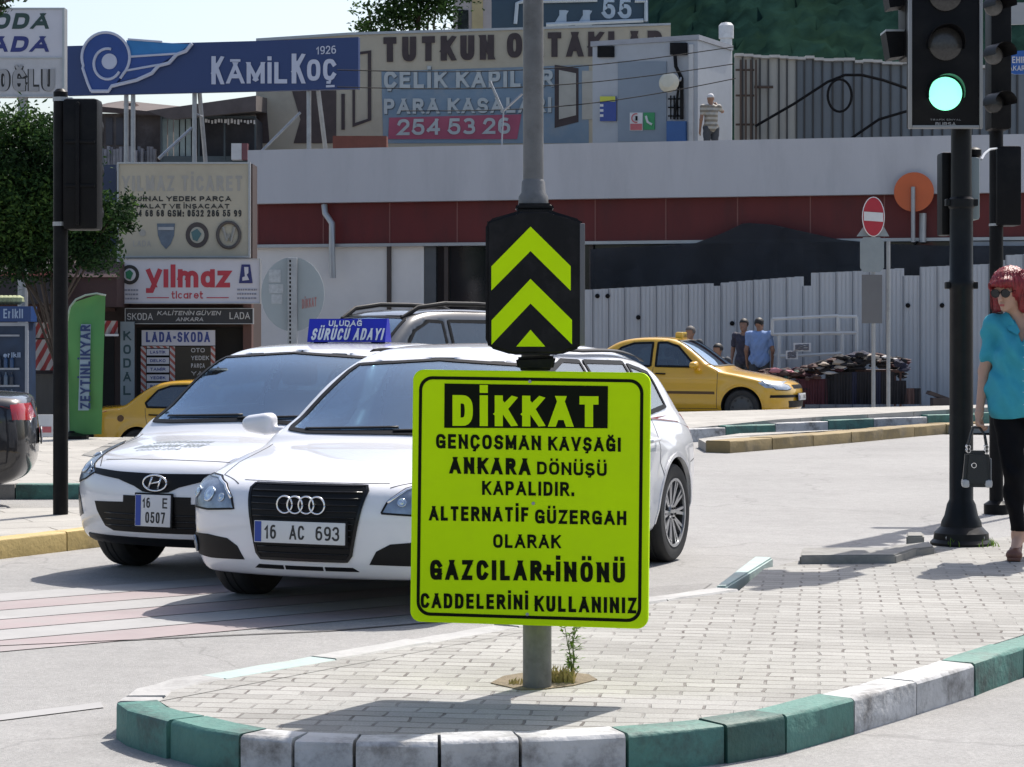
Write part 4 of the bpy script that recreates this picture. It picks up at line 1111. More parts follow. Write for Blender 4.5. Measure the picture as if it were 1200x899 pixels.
def cloth(label, px, d):
    n, k = 14, 6; v = []
    for j in range(k):
        for i in range(n):
            x = px[0] + (px[2] - px[0]) * i / (n - 1); y = px[1] + (px[3] - px[1]) * j / (k - 1)
            v.append(P(x, y, d + .05 * math.sin(i * 1.3) * (j / k)))
    f = [(j*n+i, j*n+i+1, (j+1)*n+i+1, (j+1)*n+i) for j in range(k-1) for i in range(n-1)]
    N = len(v); v2 = [p + Vector((0, .01, 0)) for p in v]; f2 = [tuple(q + N for q in ff[::-1]) for ff in f]
    o = mkmesh('striped_cloth', v + v2, f + f2, m_rw2, smooth=True); tag(o, label, 'cloth')
m_rw2 = stripes('red white cloth', (.42, .38, .36), (.28, .035, .035), 5.5, 0, skew=-.55)
cloth('red and white striped cloth hanging between the fridge and the black pole', (40, 378, 66, 396), 41.2)
cloth('pale washed out striped cloth below the brighter one, left of the black pole', (36, 398, 69, 434), 41.1)
cloth('small red and white striped cloth between the green flag and the letter board', (121, 376, 138, 392), 41.1)
mb = MB(); mb.panel(123, 391.5, 138, 394, 41.0, .1); tag(mb.build('lamp_tube', m_pap), 'short white tube lamp under the small striped cloth', 'lamp')
mb = MB(); mb.box((P(37, 0, 41.5).x, 41.3, -.8), (P(68, 0, 41.5).x, 41.8, P(0, 438, 41.5).z)); tag(mb.build('wooden_cabinet', mat('grey brown wood', (.09, .08, .07), .7, var=.3, stretch=(1, 1, .2))), 'dull grey brown cabinet standing under the pale striped cloth', 'cabinet')
fr = thing('drinks_fridge', 'tall glass fronted drinks fridge with a blue header beside the shop', 'fridge', (P(10, 0, 38).x, 38, -.8))
m_fr = mat('fridge grey', (.30, .32, .36), .5)
mb = MB(); a = P(-24, 378, 38); b = P(33, 500, 38); mb.box((a.x, 38.03, -.75), (b.x, 38.6, a.z)); mb.build('body', mat('fridge blue inside', (.012, .03, .07), .5, var=.3, vs=4), fr)
mb = MB(); mb.box((b.x - .05, 37.98, -.75), (b.x, 38.029, a.z)); mb.box((a.x, 37.98, a.z - .06), (b.x - .051, 38.029, a.z)); mb.box((a.x, 37.98, -.75), (b.x - .051, 38.029, -.6)); mb.build('frame', m_fr, fr)
mb = MB()
for y in (393, 432, 452, 472): p = P(0, y, 38); mb.box((a.x + .03, 37.99, p.z - .02), (b.x - .15, 38.025, p.z + .012))
mb.build('shelf', m_fr, fr)
mb = MB(); mb.panel(-26, 359, 36, 377, 37.95, .5); mb.build('header', mat('fridge header blue', (.012, .045, .16), .4), fr)
mb = MB(); text_px(mb, 'Erikli'.replace('E', 'E'), (4, 362, 27, 373), 37.95, t=.16); text_px(mb, 'erikli', (4, 413, 24, 419), 37.98, t=.2); mb.build('lettering', mat('pale blue print', (.28, .36, .5), .5), fr)
mb = MB(); rnd = random.Random(6)
for y in (431, 451, 471, 492):
    for i in range(6): p = P(-18 + i * 7, y, 38.2); mb.lathe((p.x, 38.0 + .0, p.z), [(.001, 0), (.036, .002), (.036, .14), (.014, .19), (.014, .22), (.001, .221)], 8, rnd.randint(0, 2))
mb.build('bottle_row', [mat('bottle blue', (.03, .07, .16), .3), mat('bottle dark', (.02, .03, .05), .3), mat('bottle pale', (.10, .14, .2), .3)], fr)
mb = MB(); 
for i in range(7): p = P(-8 + i * 5, 357, 38.2); mb.lathe((p.x, 38.2, p.z), [(.02, 0), (.1, .05), (.09, .12), (.02, .16)], 8)
tag(mb.build('flower_box', mat('pale leaves', (.30, .33, .18), .8, var=.3, vs=8), smooth=True), 'pale plants sitting on top of the drinks fridge', 'plants')
t = pboard('placard', 'small white and red placard at the shop foot just left of the black pole', 'placard', (42, 486, 62, 512), 36.5, .05, m_pap)
mb = MB(); fill(mb, [(44, 500), (60, 500), (60, 507), (44, 507)], 36.49); mb.build('red_band', m_nr, t)
mb = MB(); mb.tube([P(46, 512, 36.52), (P(46, 0, 36.52).x, 36.6, -.78)], .02, 6); mb.tube([P(58, 512, 36.52), (P(58, 0, 36.52).x, 36.6, -.78)], .02, 6); mb.build('leg', m_steel, t)

# green feather flag
FD = 28.4
ft = thing('feather_flag', 'tall green feather flag with vertical blue lettering on the left pavement', 'flag', (P(84, 0, FD).x, FD, .126))
pts = [(83, 508), (119, 508), (121, 430), (123.5, 347), (112, 345.5), (100, 347), (90, 352), (83, 361), (80, 374), (79.5, 430)]
n = 22; v = []; f = []
ys = np.linspace(509, 346, n)
lx = np.interp(ys[::-1], [346, 349, 354, 361, 374, 430, 509], [112, 96, 88, 83, 80, 79.5, 82])[::-1]
rx = np.interp(ys[::-1], [346, 430, 509], [123.5, 121, 119])[::-1]
k = 7
for j in range(n):
    for i in range(k):
        t_ = i / (k - 1); v.append(P(lx[j] + (rx[j] - lx[j]) * t_, ys[j], FD + .05 * math.sin(t_ * 3 + j * .25)))
f = [(j*k+i, j*k+i+1, (j+1)*k+i+1, (j+1)*k+i) for j in range(n-1) for i in range(k-1)]
N = len(v); v2 = [p + Vector((0, .008, 0)) for p in v]; f2 = [tuple(q + N for q in ff[::-1]) for ff in f]
mkmesh('cloth', v + v2, f + f2, mat('green flag cloth', (.075, .24, .07), .7, var=.1, vs=2, dirt=(.12, .20, .06), ds=1.2, dirt_amt=.4), ft, smooth=True)
mb = MB(); mb.tube([(P(81, 0, FD).x, FD, .05), P(80.5, 509, FD), P(78.6, 430, FD), P(79, 374, FD), P(82, 360, FD), P(89, 351, FD), P(100, 346, FD), P(113, 344, FD), P(124, 346, FD)], .014, 6); mb.build('pole', mat('pale pole', (.35, .4, .33), .4), ft, smooth=True)
mb = MB(); mb.lathe((P(84, 0, FD).x, FD, .126), [(.22, 0), (.22, .04), (.05, .08), (.03, .1)], 16); mb.build('base', m_blk, ft)
mb = MB()
Q = (P(106, 479, FD - .09), P(106, 381, FD - .09), P(94, 381, FD - .09), P(94, 479, FD - .09))
Qb = [P(108, 481, FD - .082), P(108, 379, FD - .082), P(92, 379, FD - .082), P(92, 481, FD - .082)]
text(mb, 'ZEYTİNLİKYAR', Q, t=.2, mi=0); 
mb2 = MB(); mb2.prism([P(91.5, 481, FD - .08), P(104, 481, FD - .08), P(106.5, 380, FD - .08), P(95, 380, FD - .08)], (0, .004, 0)); mb2.build('lettering_backing', mat('pale blue outline', (.24, .32, .38), .6), ft)
mb.build('lettering', mat('dark blue flag print', (.015, .035, .12), .6), ft)

# double pole sign, top left
D7 = 39.0
t = thing('pole_sign', 'large white two part shop sign with italic capitals at the top left corner', 'sign', (P(20, 0, D7).x, D7 + .2, -.8))
mb = MB(); mb.panel(-60, 11, 73, 67, D7, .22); mb.build('panel', m_shw, t)
mb = MB(); mb.panel(-60, 68.5, 73, 112, D7, .22); mb.build('panel', mat('grey white board', (.43, .43, .45), .6, var=.1, dirt=(.33, .33, .34), ds=2), t)
mb = MB(); mb.panel(73, 9, 75.5, 113.5, D7 - .02, .26); mb.panel(-60, 9, 73, 11, D7 - .02, .26); mb.panel(-60, 67, 73, 68.5, D7 - .02, .26); mb.panel(-60, 112, 73, 113.5, D7 - .02, .26); mb.build('frame', m_alu, t)
mb = MB(); text_px(mb, 'SKODA', (-53, 15.5, 56, 34), D7, t=.27, slant=.25); mb.build('lettering', mat('dark green capitals', (.02, .05, .045), .5), t)
mb = MB(); text_px(mb, 'LADA', (-33, 42.5, 56, 61), D7, t=.27, slant=.25); mb.build('lettering', mat('navy capitals', (.02, .03, .16), .5), t)
mb = MB(); text_px(mb, 'OĞLU', (-4, 81, 64, 107), D7, t=.3, gap=.06); mb.build('lettering', m_ltr, t)
mb = MB(); text_px(mb, 'OĞLU', (-4, 81, 64, 107), D7 - .012, t=.2, gap=.16); mb.build('lettering_face', mat('grey letter face', (.28, .28, .29), .6), t)
mb = MB(); c_ = P(25, 113, D7); mb.tube([(c_.x, D7 + .12, -.8), (c_.x, D7 + .12, c_.z)], .09, 10); mb.build('post', m_steel, t)

# old sheds on the roof behind, left
t = thing('rooftop_shed', 'old rooftop shed with slanted dark roof and greenish glazing behind the blue billboard', 'shed', (P(250, 0, 56).x, 56, 4.6))
mb = MB(); q = [P(172, 130, 55.5), P(300, 112, 55.5), P(300, 130, 55.5), P(200, 140, 55.5)]; mb.prism(q[::-1], (0, 5, .4)); mb.build('roof', mat('dark weathered roof', (.10, .085, .08), .8, var=.25), t)
mb = MB(); a = P(204, 192, 56.5); b = P(300, 138, 56.5); mb.box((a.x, 56.6, 4.4), (b.x, 60, b.z)); mb.build('wall', mat('shed inside', (.035, .035, .04), .8, var=.3), t)
mb = MB()
for i in range(6): x = 190 + i * 7; mb.panel(x, 137, x + 5.6, 183, 56.4, .03)
mb.build('glazing', mat('greenish dusty glass', (.24, .30, .30), .3, var=.25, vs=3), t)
mb = MB(); mb.panel(189, 136, 300, 139, 56.3, .05); mb.panel(189, 183, 300, 192, 56.3, .2)
for x in (188, 232, 262, 298): mb.panel(x, 136, x + 2, 190, 56.28, .05)
mb.build('frame', mat('teal grey frame', (.06, .08, .09), .6), t)
mb = MB(); rnd = random.Random(8)
for i in range(16): x = 240 + i * 3.8; mb.panel(x, 139 + rnd.uniform(0, 2), x + rnd.uniform(1.5, 3), 143 + rnd.uniform(0, 3), 56.2, .05)
mb.build('rag_row', m_pap, t)
mb = MB(); mb.panel(271, 168, 283, 187, 55.9, .3); mb.panel(283.2, 168, 290, 187, 55.9, .3, 1); tag(mb.build('carton', [m_pap, mat('dull red', (.2, .08, .09), .7)]), 'white and dull red carton on the roof under the blue billboard', 'box')
t = thing('old_house', 'low dark brown house with a tiled roof and chimney behind the black signal housing', 'house', (P(160, 0, 60).x, 60, 0))
mb = MB(); a = P(105, 176, 60); b = P(192, 133, 60); mb.box((a.x - 1, 60, -.8), (b.x, 66, b.z)); mb.build('wall', mat('brown stained wall', (.075, .06, .055), .85, var=.35, vs=1.5, dirt=(.2, .19, .19), ds=.8, dirt_amt=.5), t)
mb = MB(); mb.prism([P(100, 128, 59.7), P(120, 125, 59.7), P(200, 133, 59.7), P(200, 136, 59.7), P(100, 131, 59.7)][::-1], (0, 3.2, .5)); mb.build('roof', mat('dark tiles', (.07, .05, .045), .8, var=.3), t)
mb = MB(); mb.panel(145, 121, 159, 133, 61.0, .5); mb.build('chimney', m_brn2, t)
mb = MB()
for x in (112, 124, 136): mb.panel(x, 138, x + 8, 170, 59.97, .02)
mb.panel(152, 136, 158, 190, 59.95, .04); mb.build('shutter', mat('dim shutter', (.05, .05, .06), .7), t)
mb = MB(); rnd = random.Random(12)
for i in range(18): x = 118 + i * 3.6; mb.panel(x, 174 + rnd.uniform(-3, 3), x + 3.2, 196, 59.2 + rnd.uniform(-.1, .1), .2)
tag(mb.build('junk_pile', mat('pale junk', (.22, .22, .24), .8, var=.35, vs=3)), 'pale jumble of boards on the roof edge left of the glazed shed', 'junk')
# ------------------------------------------------------------------ site fence, netting, rack, stall
m_hoard = mat('white painted sheet fence', (.40, .415, .44), .55, var=.05, vs=.6, dirt=(.30, .32, .35), ds=.7, dirt_amt=.5, stretch=(1, 1, .35))
def fence():
    t = thing('site_fence', 'white upright sheet metal site fence with notched top before the shopfronts', 'fence', P(940, 480, 44.5))
    A = P(640, 0, 45.6); B = P(1240, 0, 43.0); n = 62; mb = MB(); seam = MB(); rnd = random.Random(21)
    top = [(640, 344), (690, 339.5), (830, 332), (843, 336), (850, 331), (900, 327), (939, 324), (941, 335), (947, 335), (950, 320), (1000, 318), (1062, 314), (1063, 323), (1078, 323), (1080, 313), (1168, 309), (1182, 299), (1240, 296)]
    tx = [a for a, b in top]; ty = [b for a, b in top]
    dv = (B - A); dv.z = 0; dl = dv.length; dv.normalize(); no = Vector((dv.y, -dv.x, 0))
    for i in range(n):
        p0 = A + dv * (dl * i / n); p1 = A + dv * (dl * (i + 1) / n)
        px = ((p0 + p1) / 2); c = CX + px.x * FPX / px.y
        z1 = HC + (YH - np.interp(c, tx, ty)) * px.y / FPX
        w = dl / n; r = .009
        prof = [(0, 0), (.06, 0), (.10, r), (w * .5 - .04, r), (w * .5, 0), (w * .5 + .06, 0), (w * .5 + .1, r), (w - .04, r), (w, 0)]
        v = []
        o = no * rnd.uniform(0, .015)
        for (s, q) in prof:
            b = p0 + dv * s + no * q + o
            v += [(b.x, b.y, -.05), (b.x, b.y, z1)]
        f = [(2*j, 2*j+2, 2*j+3, 2*j+1) for j in range(len(prof) - 1)]
        mb.add(v, f)
        if i % 2 == 0: b = p0 + no * .032; seam.box((b.x - .009, b.y - .002, -.05), (b.x + .009, b.y + .004, z1 - .01))
    o = mb.build('sheet', m_hoard, t)
    md = o.modifiers.new('thickness', 'SOLIDIFY'); md.thickness = .004; md.offset = 0
    seam.build('seam', mat('fence seam', (.15, .16, .18), .7), t)
    mb = MB()
    for k in range(7):
        b = A + dv * (dl * (k + .5) / 7) - no * .1; mb.box((b.x - .04, b.y - .04, -.05), (b.x + .04, b.y + .04, 2.1))
    for z in (.4, 1.6): mb.tube([A - no * .04 + Vector((0, 0, z - A.z)), B - no * .04 + Vector((0, 0, z - B.z))], .03, 4)
    mb.build('rail', m_steel, t)
    mb = MB()
    for (x, y) in ((748, 372), (858, 379), (1064, 358), (1104, 358), (700, 347), (712, 347)):
        p = PL(x, y, A + no * .06, no); mb.lathe(p, [(.001, -.02), (.05, 0), (.001, .02)], 8, 0, Matrix.Rotation(R(90), 4, 'X'))
    mb.build('scuff', m_blk, t)
fence()

# no-entry sign post and its neighbour
m_signback = mat('sign back grey', (.24, .27, .28), .5, .2, var=.12, vs=4)
DN = 38.6
t = thing('traffic_sign', 'red and white no entry sign on a grey post with two sign backs below', 'traffic sign', (P(1023, 0, DN).x, DN, .135))
mb = MB(); mb.tube([(P(1023.5, 0, DN).x, DN, .1), P(1023.5, 232, DN)], .035, 10); mb.build('post', m_steel, t, smooth=True)
mb = MB(); fill(mb, circ(1023.5, 254, 12.4, 22.5, 40), DN - .08, 0, .02); mb.build('plate', mat('sign red', (.38, .015, .03), .4, var=.05), t)
mb = MB(); ring(mb, 1023.5, 254, 12.6, 22.8, DN - .07, .012); mb.build('rim', m_pap, t)
mb = MB(); fill(mb, [(1012.5, 248), (1035, 249.5), (1035, 260), (1012.5, 258.5)], DN - .095, 0, .012); mb.build('bar', mat('sign white', (.6, .6, .6), .4), t)
mb = MB(); fill(mb, [(1008, 283), (1012, 278), (1031, 278), (1036, 283), (1036, 314), (1031, 319), (1012, 319), (1008, 314)], DN - .07, 0, .02); mb.build('sign_back', m_signback, t)
mb = MB(); fill(mb, [(1010, 322), (1034, 322), (1034, 379), (1010, 379)], DN - .065, 0, .02); mb.build('sign_back', mat('brown grey sign back', (.14, .14, .145), .5, .2, var=.1), t)
mb = MB(); fill(mb, [(1004, 277), (1012, 266), (1036, 266), (1042, 277)], DN - .02, 0, .02); mb.build('sign_back', m_signback, t)
mb = MB(); mb.tube([(P(1041, 0, DN + .3).x, DN + .3, .1), P(1041, 283, DN + .3)], .035, 10); tag(mb.build('sign_post', m_steel, smooth=True), 'plain thin grey post just right of the no entry sign', 'post')
# orange disc on the ledge
t = thing('warning_disc', 'plain orange disc sign on a short grey post before the red band', 'sign', FP(1070, 282, .1))
c_ = FP(1071, 225, .42)
mb = MB(); mb.prism([c_ + (fdir * math.cos(a) + Vector((0, 0, 1)) * math.sin(a)) * .41 for a in np.linspace(0, 6.2832, 41)[:-1]], -fn * .02); mb.build('plate', mat('orange sign face', (.50, .10, .025), .5, var=.08), t)
mb = MB(); b_ = FP(1070, 283, .48); mb.tube([b_ - fn * .4, b_, FP(1070, 219, .48)], .045, 8); mb.build('post', m_steel, t, smooth=True)
mb = MB(); mb.tube([FP(1081, 284, .16), FP(1081.5, 250, .16)], .075, 10); tag(mb.build('vent_pipe', m_alu, smooth=True), 'short pale pipe stub on the ledge right of the orange disc post', 'pipe')

# display rack
t = thing('display_rack', 'empty white framed display rack against the site fence behind the stall', 'rack', P(957, 478, 42.6))
mb = MB(); D = 42.6
def bar(mb, a, b, d, w=.03, mi=0):
    A = P(*a, d); B = P(*b, d); mb.tube([A, B], w, 6, mi)
for (a, b) in (((905, 374), (982, 370)), ((905, 374), (905, 392)), ((982, 370), (982, 388)), ((905, 392), (1005, 390)), ((982, 371), (1004, 371)), ((1004, 371), (1004, 392)), ((913, 393), (913, 460)), ((987, 390), (987, 460)), ((1004, 392), (1004, 430)), ((913, 418), (987, 414))):
    bar(mb, a, b, D, .035); bar(mb, a, b, D + .5, .03)
for (x, y) in ((905, 374), (982, 370), (905, 392), (1004, 392), (913, 440), (987, 440)): mb.tube([P(x, y, D), P(x, y, D + .5)], .025, 6)
mb.build('frame', mat('white rack paint', (.45, .47, .48), .5), t)
mb = MB()
for y in (392, 416): a = P(908, y, D); b = P(988, y, D); mb.box((a.x, D, a.z - .015), (b.x, D + .5, a.z + .01))
mb.build('shelf', mat('pale shelf', (.36, .39, .40), .5), t)
for (x0, y0, x1, y1, lab, g_) in ((930, 402, 950, 412, 'white card with grey scrawl on the upper display rack shelf', 'A'), (921, 411, 935, 421, 'small white card with grey scrawl lower left on the display rack', 'B')):
    mb = MB(); mb.panel(x0, y0, x1, y1, D - .05, .02); rnd = random.Random(x0)
    for i in range(5):
        y = y0 + 2 + i * (y1 - y0 - 3) / 5; mb.tube([P(x0 + 2 + k * (x1 - x0 - 4) / 6, y + rnd.uniform(-.7, .7), D - .06) for k in range(7)], .012, 4, 1)
    tag(mb.build('price_card', [m_pap, mat('grey pencil', (.2, .2, .22), .7)]), lab, 'card')

# clothes stall: a long heap of garments and hanging skirts
def garments():
    rnd = random.Random(31); D = 41.6
    t = thing('clothes_stall', 'street stall table hidden under dark and pink clothes before the fence', 'stall', (P(980, 0, D).x, D, .13))
    mb = MB(); a = P(938, 440, D); b = P(1060, 440, D); mb.box((a.x, D, .75), (b.x, D + .7, .8))
    for x in (a.x + .05, b.x - .09):
        for y in (D + .02, D + .62): mb.box((x, y, .1), (x + .04, y + .04, .749))
    mb.build('table', m_brn2, t)
    cols = [mat('cloth ' + n, c, .9, var=.2, vs=9) for n, c in (('black', (.015, .014, .017)), ('wine', (.07, .02, .028)), ('brown', (.08, .045, .04)), ('pink', (.40, .17, .20)), ('white', (.48, .46, .45)), ('red', (.28, .03, .04)), ('green', (.04, .09, .075)), ('navy', (.02, .022, .045)), ('beige', (.33, .28, .23)))]
    def blob(c, r, m, nm):
        k = 9; pts = []; fs = []
        for lv in range(5):
            h = [-.9, -.35, .2, .7, 1][lv]; q = [.6, 1, .95, .6, .08][lv]
            for j in range(k):
                an = 6.283 * j / k; rr = q * rnd.uniform(.5, 1.4)
                pts.append((c.x + r[0] * rr * math.cos(an), c.y + r[1] * rr * math.sin(an), c.z + r[2] * h * rnd.uniform(.8, 1.2)))
        fs = [(l_*k+j, l_*k+(j+1)%k, (l_+1)*k+(j+1)%k, (l_+1)*k+j) for l_ in range(4) for j in range(k)]
        mb = MB(); mb.add(pts, fs); return mb.build(nm, cols[m], t, smooth=True, sharp=60)
    for i in range(210):                                        # folded heap on top
        x = rnd.uniform(893, 1062); base = np.interp(x, [893, 925, 960, 985, 1010, 1062], [436, 437, 430, 421, 417, 424])
        y = base - 3 + abs(rnd.gauss(0, 9)); y = min(y, 462); m = (rnd.choice([1, 3, 1, 6, 8, 2, 2, 0, 0, 2]) if x < 965 else rnd.choice([0, 0, 0, 0, 7, 7, 1, 2, 0, 8, 0, 0, 4]))
        blob(P(x, y, D - .25 + rnd.uniform(0, .7)), (rnd.uniform(.05, .17), rnd.uniform(.05, .13), rnd.uniform(.025, .06)), m, 'garment')
t_stall = garments()
def skirts():
    rnd = random.Random(77); D = 41.45
    cols = [MATS['cloth ' + n] for n in ('black', 'wine', 'brown', 'black', 'navy', 'brown', 'wine')]
    names = ['black', 'wine red', 'brown', 'black', 'navy', 'brown', 'wine red']
    x = 936.0; i = 0
    while x < 1072:
        w = rnd.uniform(7, 11); ci = 1 if x < 962 else rnd.choice([0, 0, 4, 0, 3, 2]); ytop = 444 if x < 965 else (436 if x < 1040 else 446); n = 9; k = 6
        if x > 1060: ytop = 455
        v = []
        for j in range(k):
            for q in range(n):
                tt = q / (n - 1); yy = ytop + (474 - ytop) * j / (k - 1)
                v.append(P(x + w * (tt - .5) * (1 + .15 * j / k) + w / 2, yy, D + .03 * math.sin(tt * 15 + i) * (.3 + j / k) - .04 * j / k))
        f = [(j*n+q, j*n+q+1, (j+1)*n+q+1, (j+1)*n+q) for j in range(k-1) for q in range(n-1)]
        N = len(v); f2 = [tuple(a + N for a in ff[::-1]) for ff in f]
        o = mkmesh('hanging_garment', v + [p + Vector((0, .02, 0)) for p in v], f + f2, cols[ci], smooth=True)
        tag(o, 'dark garment hanging down the front of the clothes stall by the fence', 'garment', 'garments hanging on the stall')
        x += w * .86; i += 1
skirts()
mb = MB(); mb.box((P(1090, 0, 42.7).x, 42.4, .0), (P(1112, 0, 42.7).x, 42.7, .25)); mb.prism([P(1088, 462, 42.5), P(1112, 470, 42.5), P(1112, 466, 42.5), P(1090, 458, 42.5)], (0, .3, 0)); tag(mb.build('plank_pile', mat('grey brown planks', (.12, .085, .07), .8, var=.3)), 'few grey brown planks leaning low at the fence behind the black pole', 'planks')

# back of a round sign on the far pavement
DR = 21.3
t = thing('traffic_sign', 'back of a round grey traffic sign on a perforated post behind the white hatchback', 'traffic sign', (P(342, 0, DR).x, DR, 0))
mb = MB(); fill(mb, circ(343, 345, 37, 43.5, 48), DR, 0, .02); mb.build('plate', mat('round sign back', (.30, .335, .345), .45, .15, var=.05, vs=3), t)
mb = MB(); a = P(337, 302, DR - .07); b = P(348, 302, DR - .07); mb.bbox((a.x, DR - .075, 0), (b.x, DR - .003, a.z), .006); mb.build('post', m_steel, t)
mb = MB()
for k in range(26): y = 306 + k * 5; p = P(340, y, DR - .079); mb.box((p.x - .008, DR - .079, p.z - .012), (p.x + .008, DR - .0765, p.z + .012))
mb.build('hole_row', m_blk, t)
mb = MB()
for (x0, y0, x1, y1) in ((315, 316, 329, 331), (315, 333, 332, 344), (318, 345, 331, 356)): mb.panel(x0, y0, x1, y1, DR - .006, .004)
mb.build('sticker', mat('faded sticker', (.38, .40, .41), .6, var=.2, vs=30), t)
mb = MB(); text_px(mb, 'DİKKAT', (354, 351, 371, 362, -3), DR, t=.2); mb.build('marking', mat('faded red print', (.36, .16, .15), .6), t)

# ------------------------------------------------------------------ left signal post, seen from behind
DLP = 16.45
t = thing('traffic_light', 'black traffic light seen from behind on a black post, left island', 'traffic light', (P(71, 0, DLP).x, DLP, .122))
mb = MB(); x_ = P(71, 0, DLP).x; mb.lathe((x_, DLP, .1), [(.056, 0), (.055, 1), (.053, P(0, 108, DLP).z - .1), (.03, P(0, 106, DLP).z - .09)], 20); mb.build('post', m_blk, t, smooth=True)
mb = MB(); a = P(77, 270, DLP); b = P(118, 117, DLP); mb.bbox((a.x, DLP - .12, a.z), (b.x, DLP + .1, b.z), .03)
for k in (1, 2): z = a.z + (b.z - a.z) * k / 3; mb.bbox((a.x + .02, DLP - .135, z - .012), (b.x - .02, DLP - .1, z + .012), .005)
mb.bbox((a.x + .1, DLP - .15, a.z + .03), (a.x + .13, DLP - .1, b.z - .03), .01)
mb.build('housing', m_blk, t, smooth=True)
mb = MB(); 
for y in (119, 265): p = P(71, y, DLP); mb.lathe((p.x, DLP, p.z), [(.058, 0), (.058, .03)], 20); mb.box((p.x, DLP - .02, p.z), (p.x + .09, DLP + .02, p.z + .028))
mb.build('clamp', m_steel, t)
mb = MB()
for k in range(3):
    z = a.z + (b.z - a.z) * (k + .5) / 3; xc = (a.x + b.x) / 2
    pts = [(xc + .1 * math.cos(R(q)), z + .1 * math.sin(R(q))) for q in range(-20, 201, 20)]
    v = []
    for (x, zz) in pts: v += [(x, DLP + .1, zz), (x, DLP + .3, zz - .02)]
    mb.add(v, [(2*i, 2*i+1, 2*i+3, 2*i+2) for i in range(len(pts) - 1)])
mb.build('visor', m_blk, t)

# ------------------------------------------------------------------ foreground lamp pole, hazard box, big yellow sign
DP = 8.36
m_pole = mat('galvanised lamp pole', (.135, .135, .135), .55, .3, var=.25, vs=7, bump=.15, bs=60, dirt=(.07, .07, .066), ds=6, dirt_amt=.8)
xp = P(629.5, 0, DP).x; xt = P(625, 0, DP).x
mb = MB(); zc = P(0, 240, DP).z
mb.tube([(xp, DP, .06), (xp, DP, .6), (xt + .004, DP, zc)], .054, 28)
mb.lathe((xt, DP, zc), [(.056, -.01), (.0565, 0), (.056, .03), (.046, .045), (.044, .085), (.0385, .095)], 28)
mb.tube([(xt, DP, zc + .09), (xt - .002, DP, 5.6)], .0385, 28)
mb.tube([(xt - .002, DP, 5.55), (xt + .1, DP + .2, 6.0), (xt + .3, DP + .7, 6.25), (xt + .4, DP + 1.1, 6.3)], .03, 12)
o = mb.build('lamp_pole', m_pole, smooth=True); tag(o, 'grey galvanised steel pole on the brick median carrying the hazard box and yellow sign', 'pole')
DB = DP - .12
m_bx = mat('black plastic housing', (.006, .006, .007), .38, var=.3, vs=4, bump=.1, bs=12, dirt=(.03, .027, .03), ds=9, dirt_amt=.4, spec=.16)
hz = thing('hazard_beacon', 'black box with yellow green chevrons pointing up, on the lamp pole', 'hazard marker', (xt, DB, P(0, 433, DB).z))
def rprism(name, px, d, th, m, par, bev=.008):
    bm = bmesh.new(); vs_ = [bm.verts.new(P(x, y, d)) for x, y in px]; bm.faces.new(vs_)
    r = bmesh.ops.extrude_face_region(bm, geom=bm.faces[:])
    for e in r['geom']:
        if isinstance(e, bmesh.types.BMVert): e.co.y += th
    bmesh.ops.recalc_face_normals(bm, faces=bm.faces[:])
    bmesh.ops.bevel(bm, geom=bm.edges[:], offset=bev, segments=3, affect='EDGES')
    mb = MB(); mb.bm(bm); return mb.build(name, m, par, smooth=True, sharp=40)
rprism('housing', [(569, 262), (573, 257), (604, 248), (610, 246), (645, 246), (650, 248), (680, 257), (684.5, 262), (685, 400), (680, 408), (656, 416), (600, 416), (574, 408), (569, 402)], DB, .22, m_bx, hz, .012)
rprism('cap', [(603, 246), (606, 238), (647, 238), (650, 246)], DP - .075, .15, m_bx, hz)
rprism('neck', [(604, 419), (607, 434), (648, 434), (652, 417)], DP - .075, .15, m_bx, hz, .01)
mb = MB(); mb.bbox(P(679.5, 405, DB - .004), P(685.5, 262, DB) + Vector((0, .226, 0)), .003); mb.build('edge_trim', mat('grey edge trim', (.11, .11, .12), .4, .3), hz)
m_fl = mat('fluorescent yellow green sheet', (.55, .82, .0), .6, var=.05, vs=2, bump=.05, bs=300, dirt=(.47, .68, .008), ds=1.6, dirt_amt=.4, spec=.12)
mb = MB()
for pts in ([(621.7, 265.6), (668.8, 312), (668.8, 340.7), (621.7, 294.2), (575.8, 340.5), (575.8, 312.3)], [(621.7, 327), (670.3, 375), (670.3, 403.5), (621.7, 355.7), (576, 404), (576, 375.5)], [(621.7, 386.6), (639, 406.2), (605, 406.2)]):
    mb.prism([P(x, y, DB - .004) for x, y in pts], (0, .0035, 0))
mb.build('chevron', m_fl, hz)
mb = MB(); mb.tube([(xt - .028, DP, zc - .035), (xt, DP - .03, zc - .03)], .004, 6)
# big sign
S0 = P(484, 433, 8.21); S1 = P(762, 437.5, 8.05); S2 = P(480.5, 728, 8.205)
sx = (S1 - S0).normalized(); sy = (S2 - S0); sy = (sy - sx * sy.dot(sx)).normalized(); snm = sy.cross(sx).normalized()
if snm.y > 0: snm = -snm
SP = (S0, snm)
def SX(px, py, o=0.0): return PL(px, py, S0 + snm * o, snm)
C4 = [SX(484, 433), SX(762, 437), SX(759, 737.5), SX(480.5, 728.5)]
def rr_quad(C, ins, r, n=8):
    """rounded rectangle inside a quad (TL, TR, BR, BL), metres"""
    W_ = ((C[1] - C[0]).length + (C[2] - C[3]).length) / 2; H_ = ((C[3] - C[0]).length + (C[2] - C[1]).length) / 2
    out = []
    for cx, cy, a0 in ((W_ - ins - r, ins + r, -90), (W_ - ins - r, H_ - ins - r, 0), (ins + r, H_ - ins - r, 90), (ins + r, ins + r, 180)):
        for i in range(n + 1):
            a = R(a0 + 90 * i / n); x = cx + r * math.cos(a); y = cy + r * math.sin(a); u, v = x / W_, y / H_
            out.append(C[0].lerp(C[1], u).lerp(C[3].lerp(C[2], u), v))
    return out
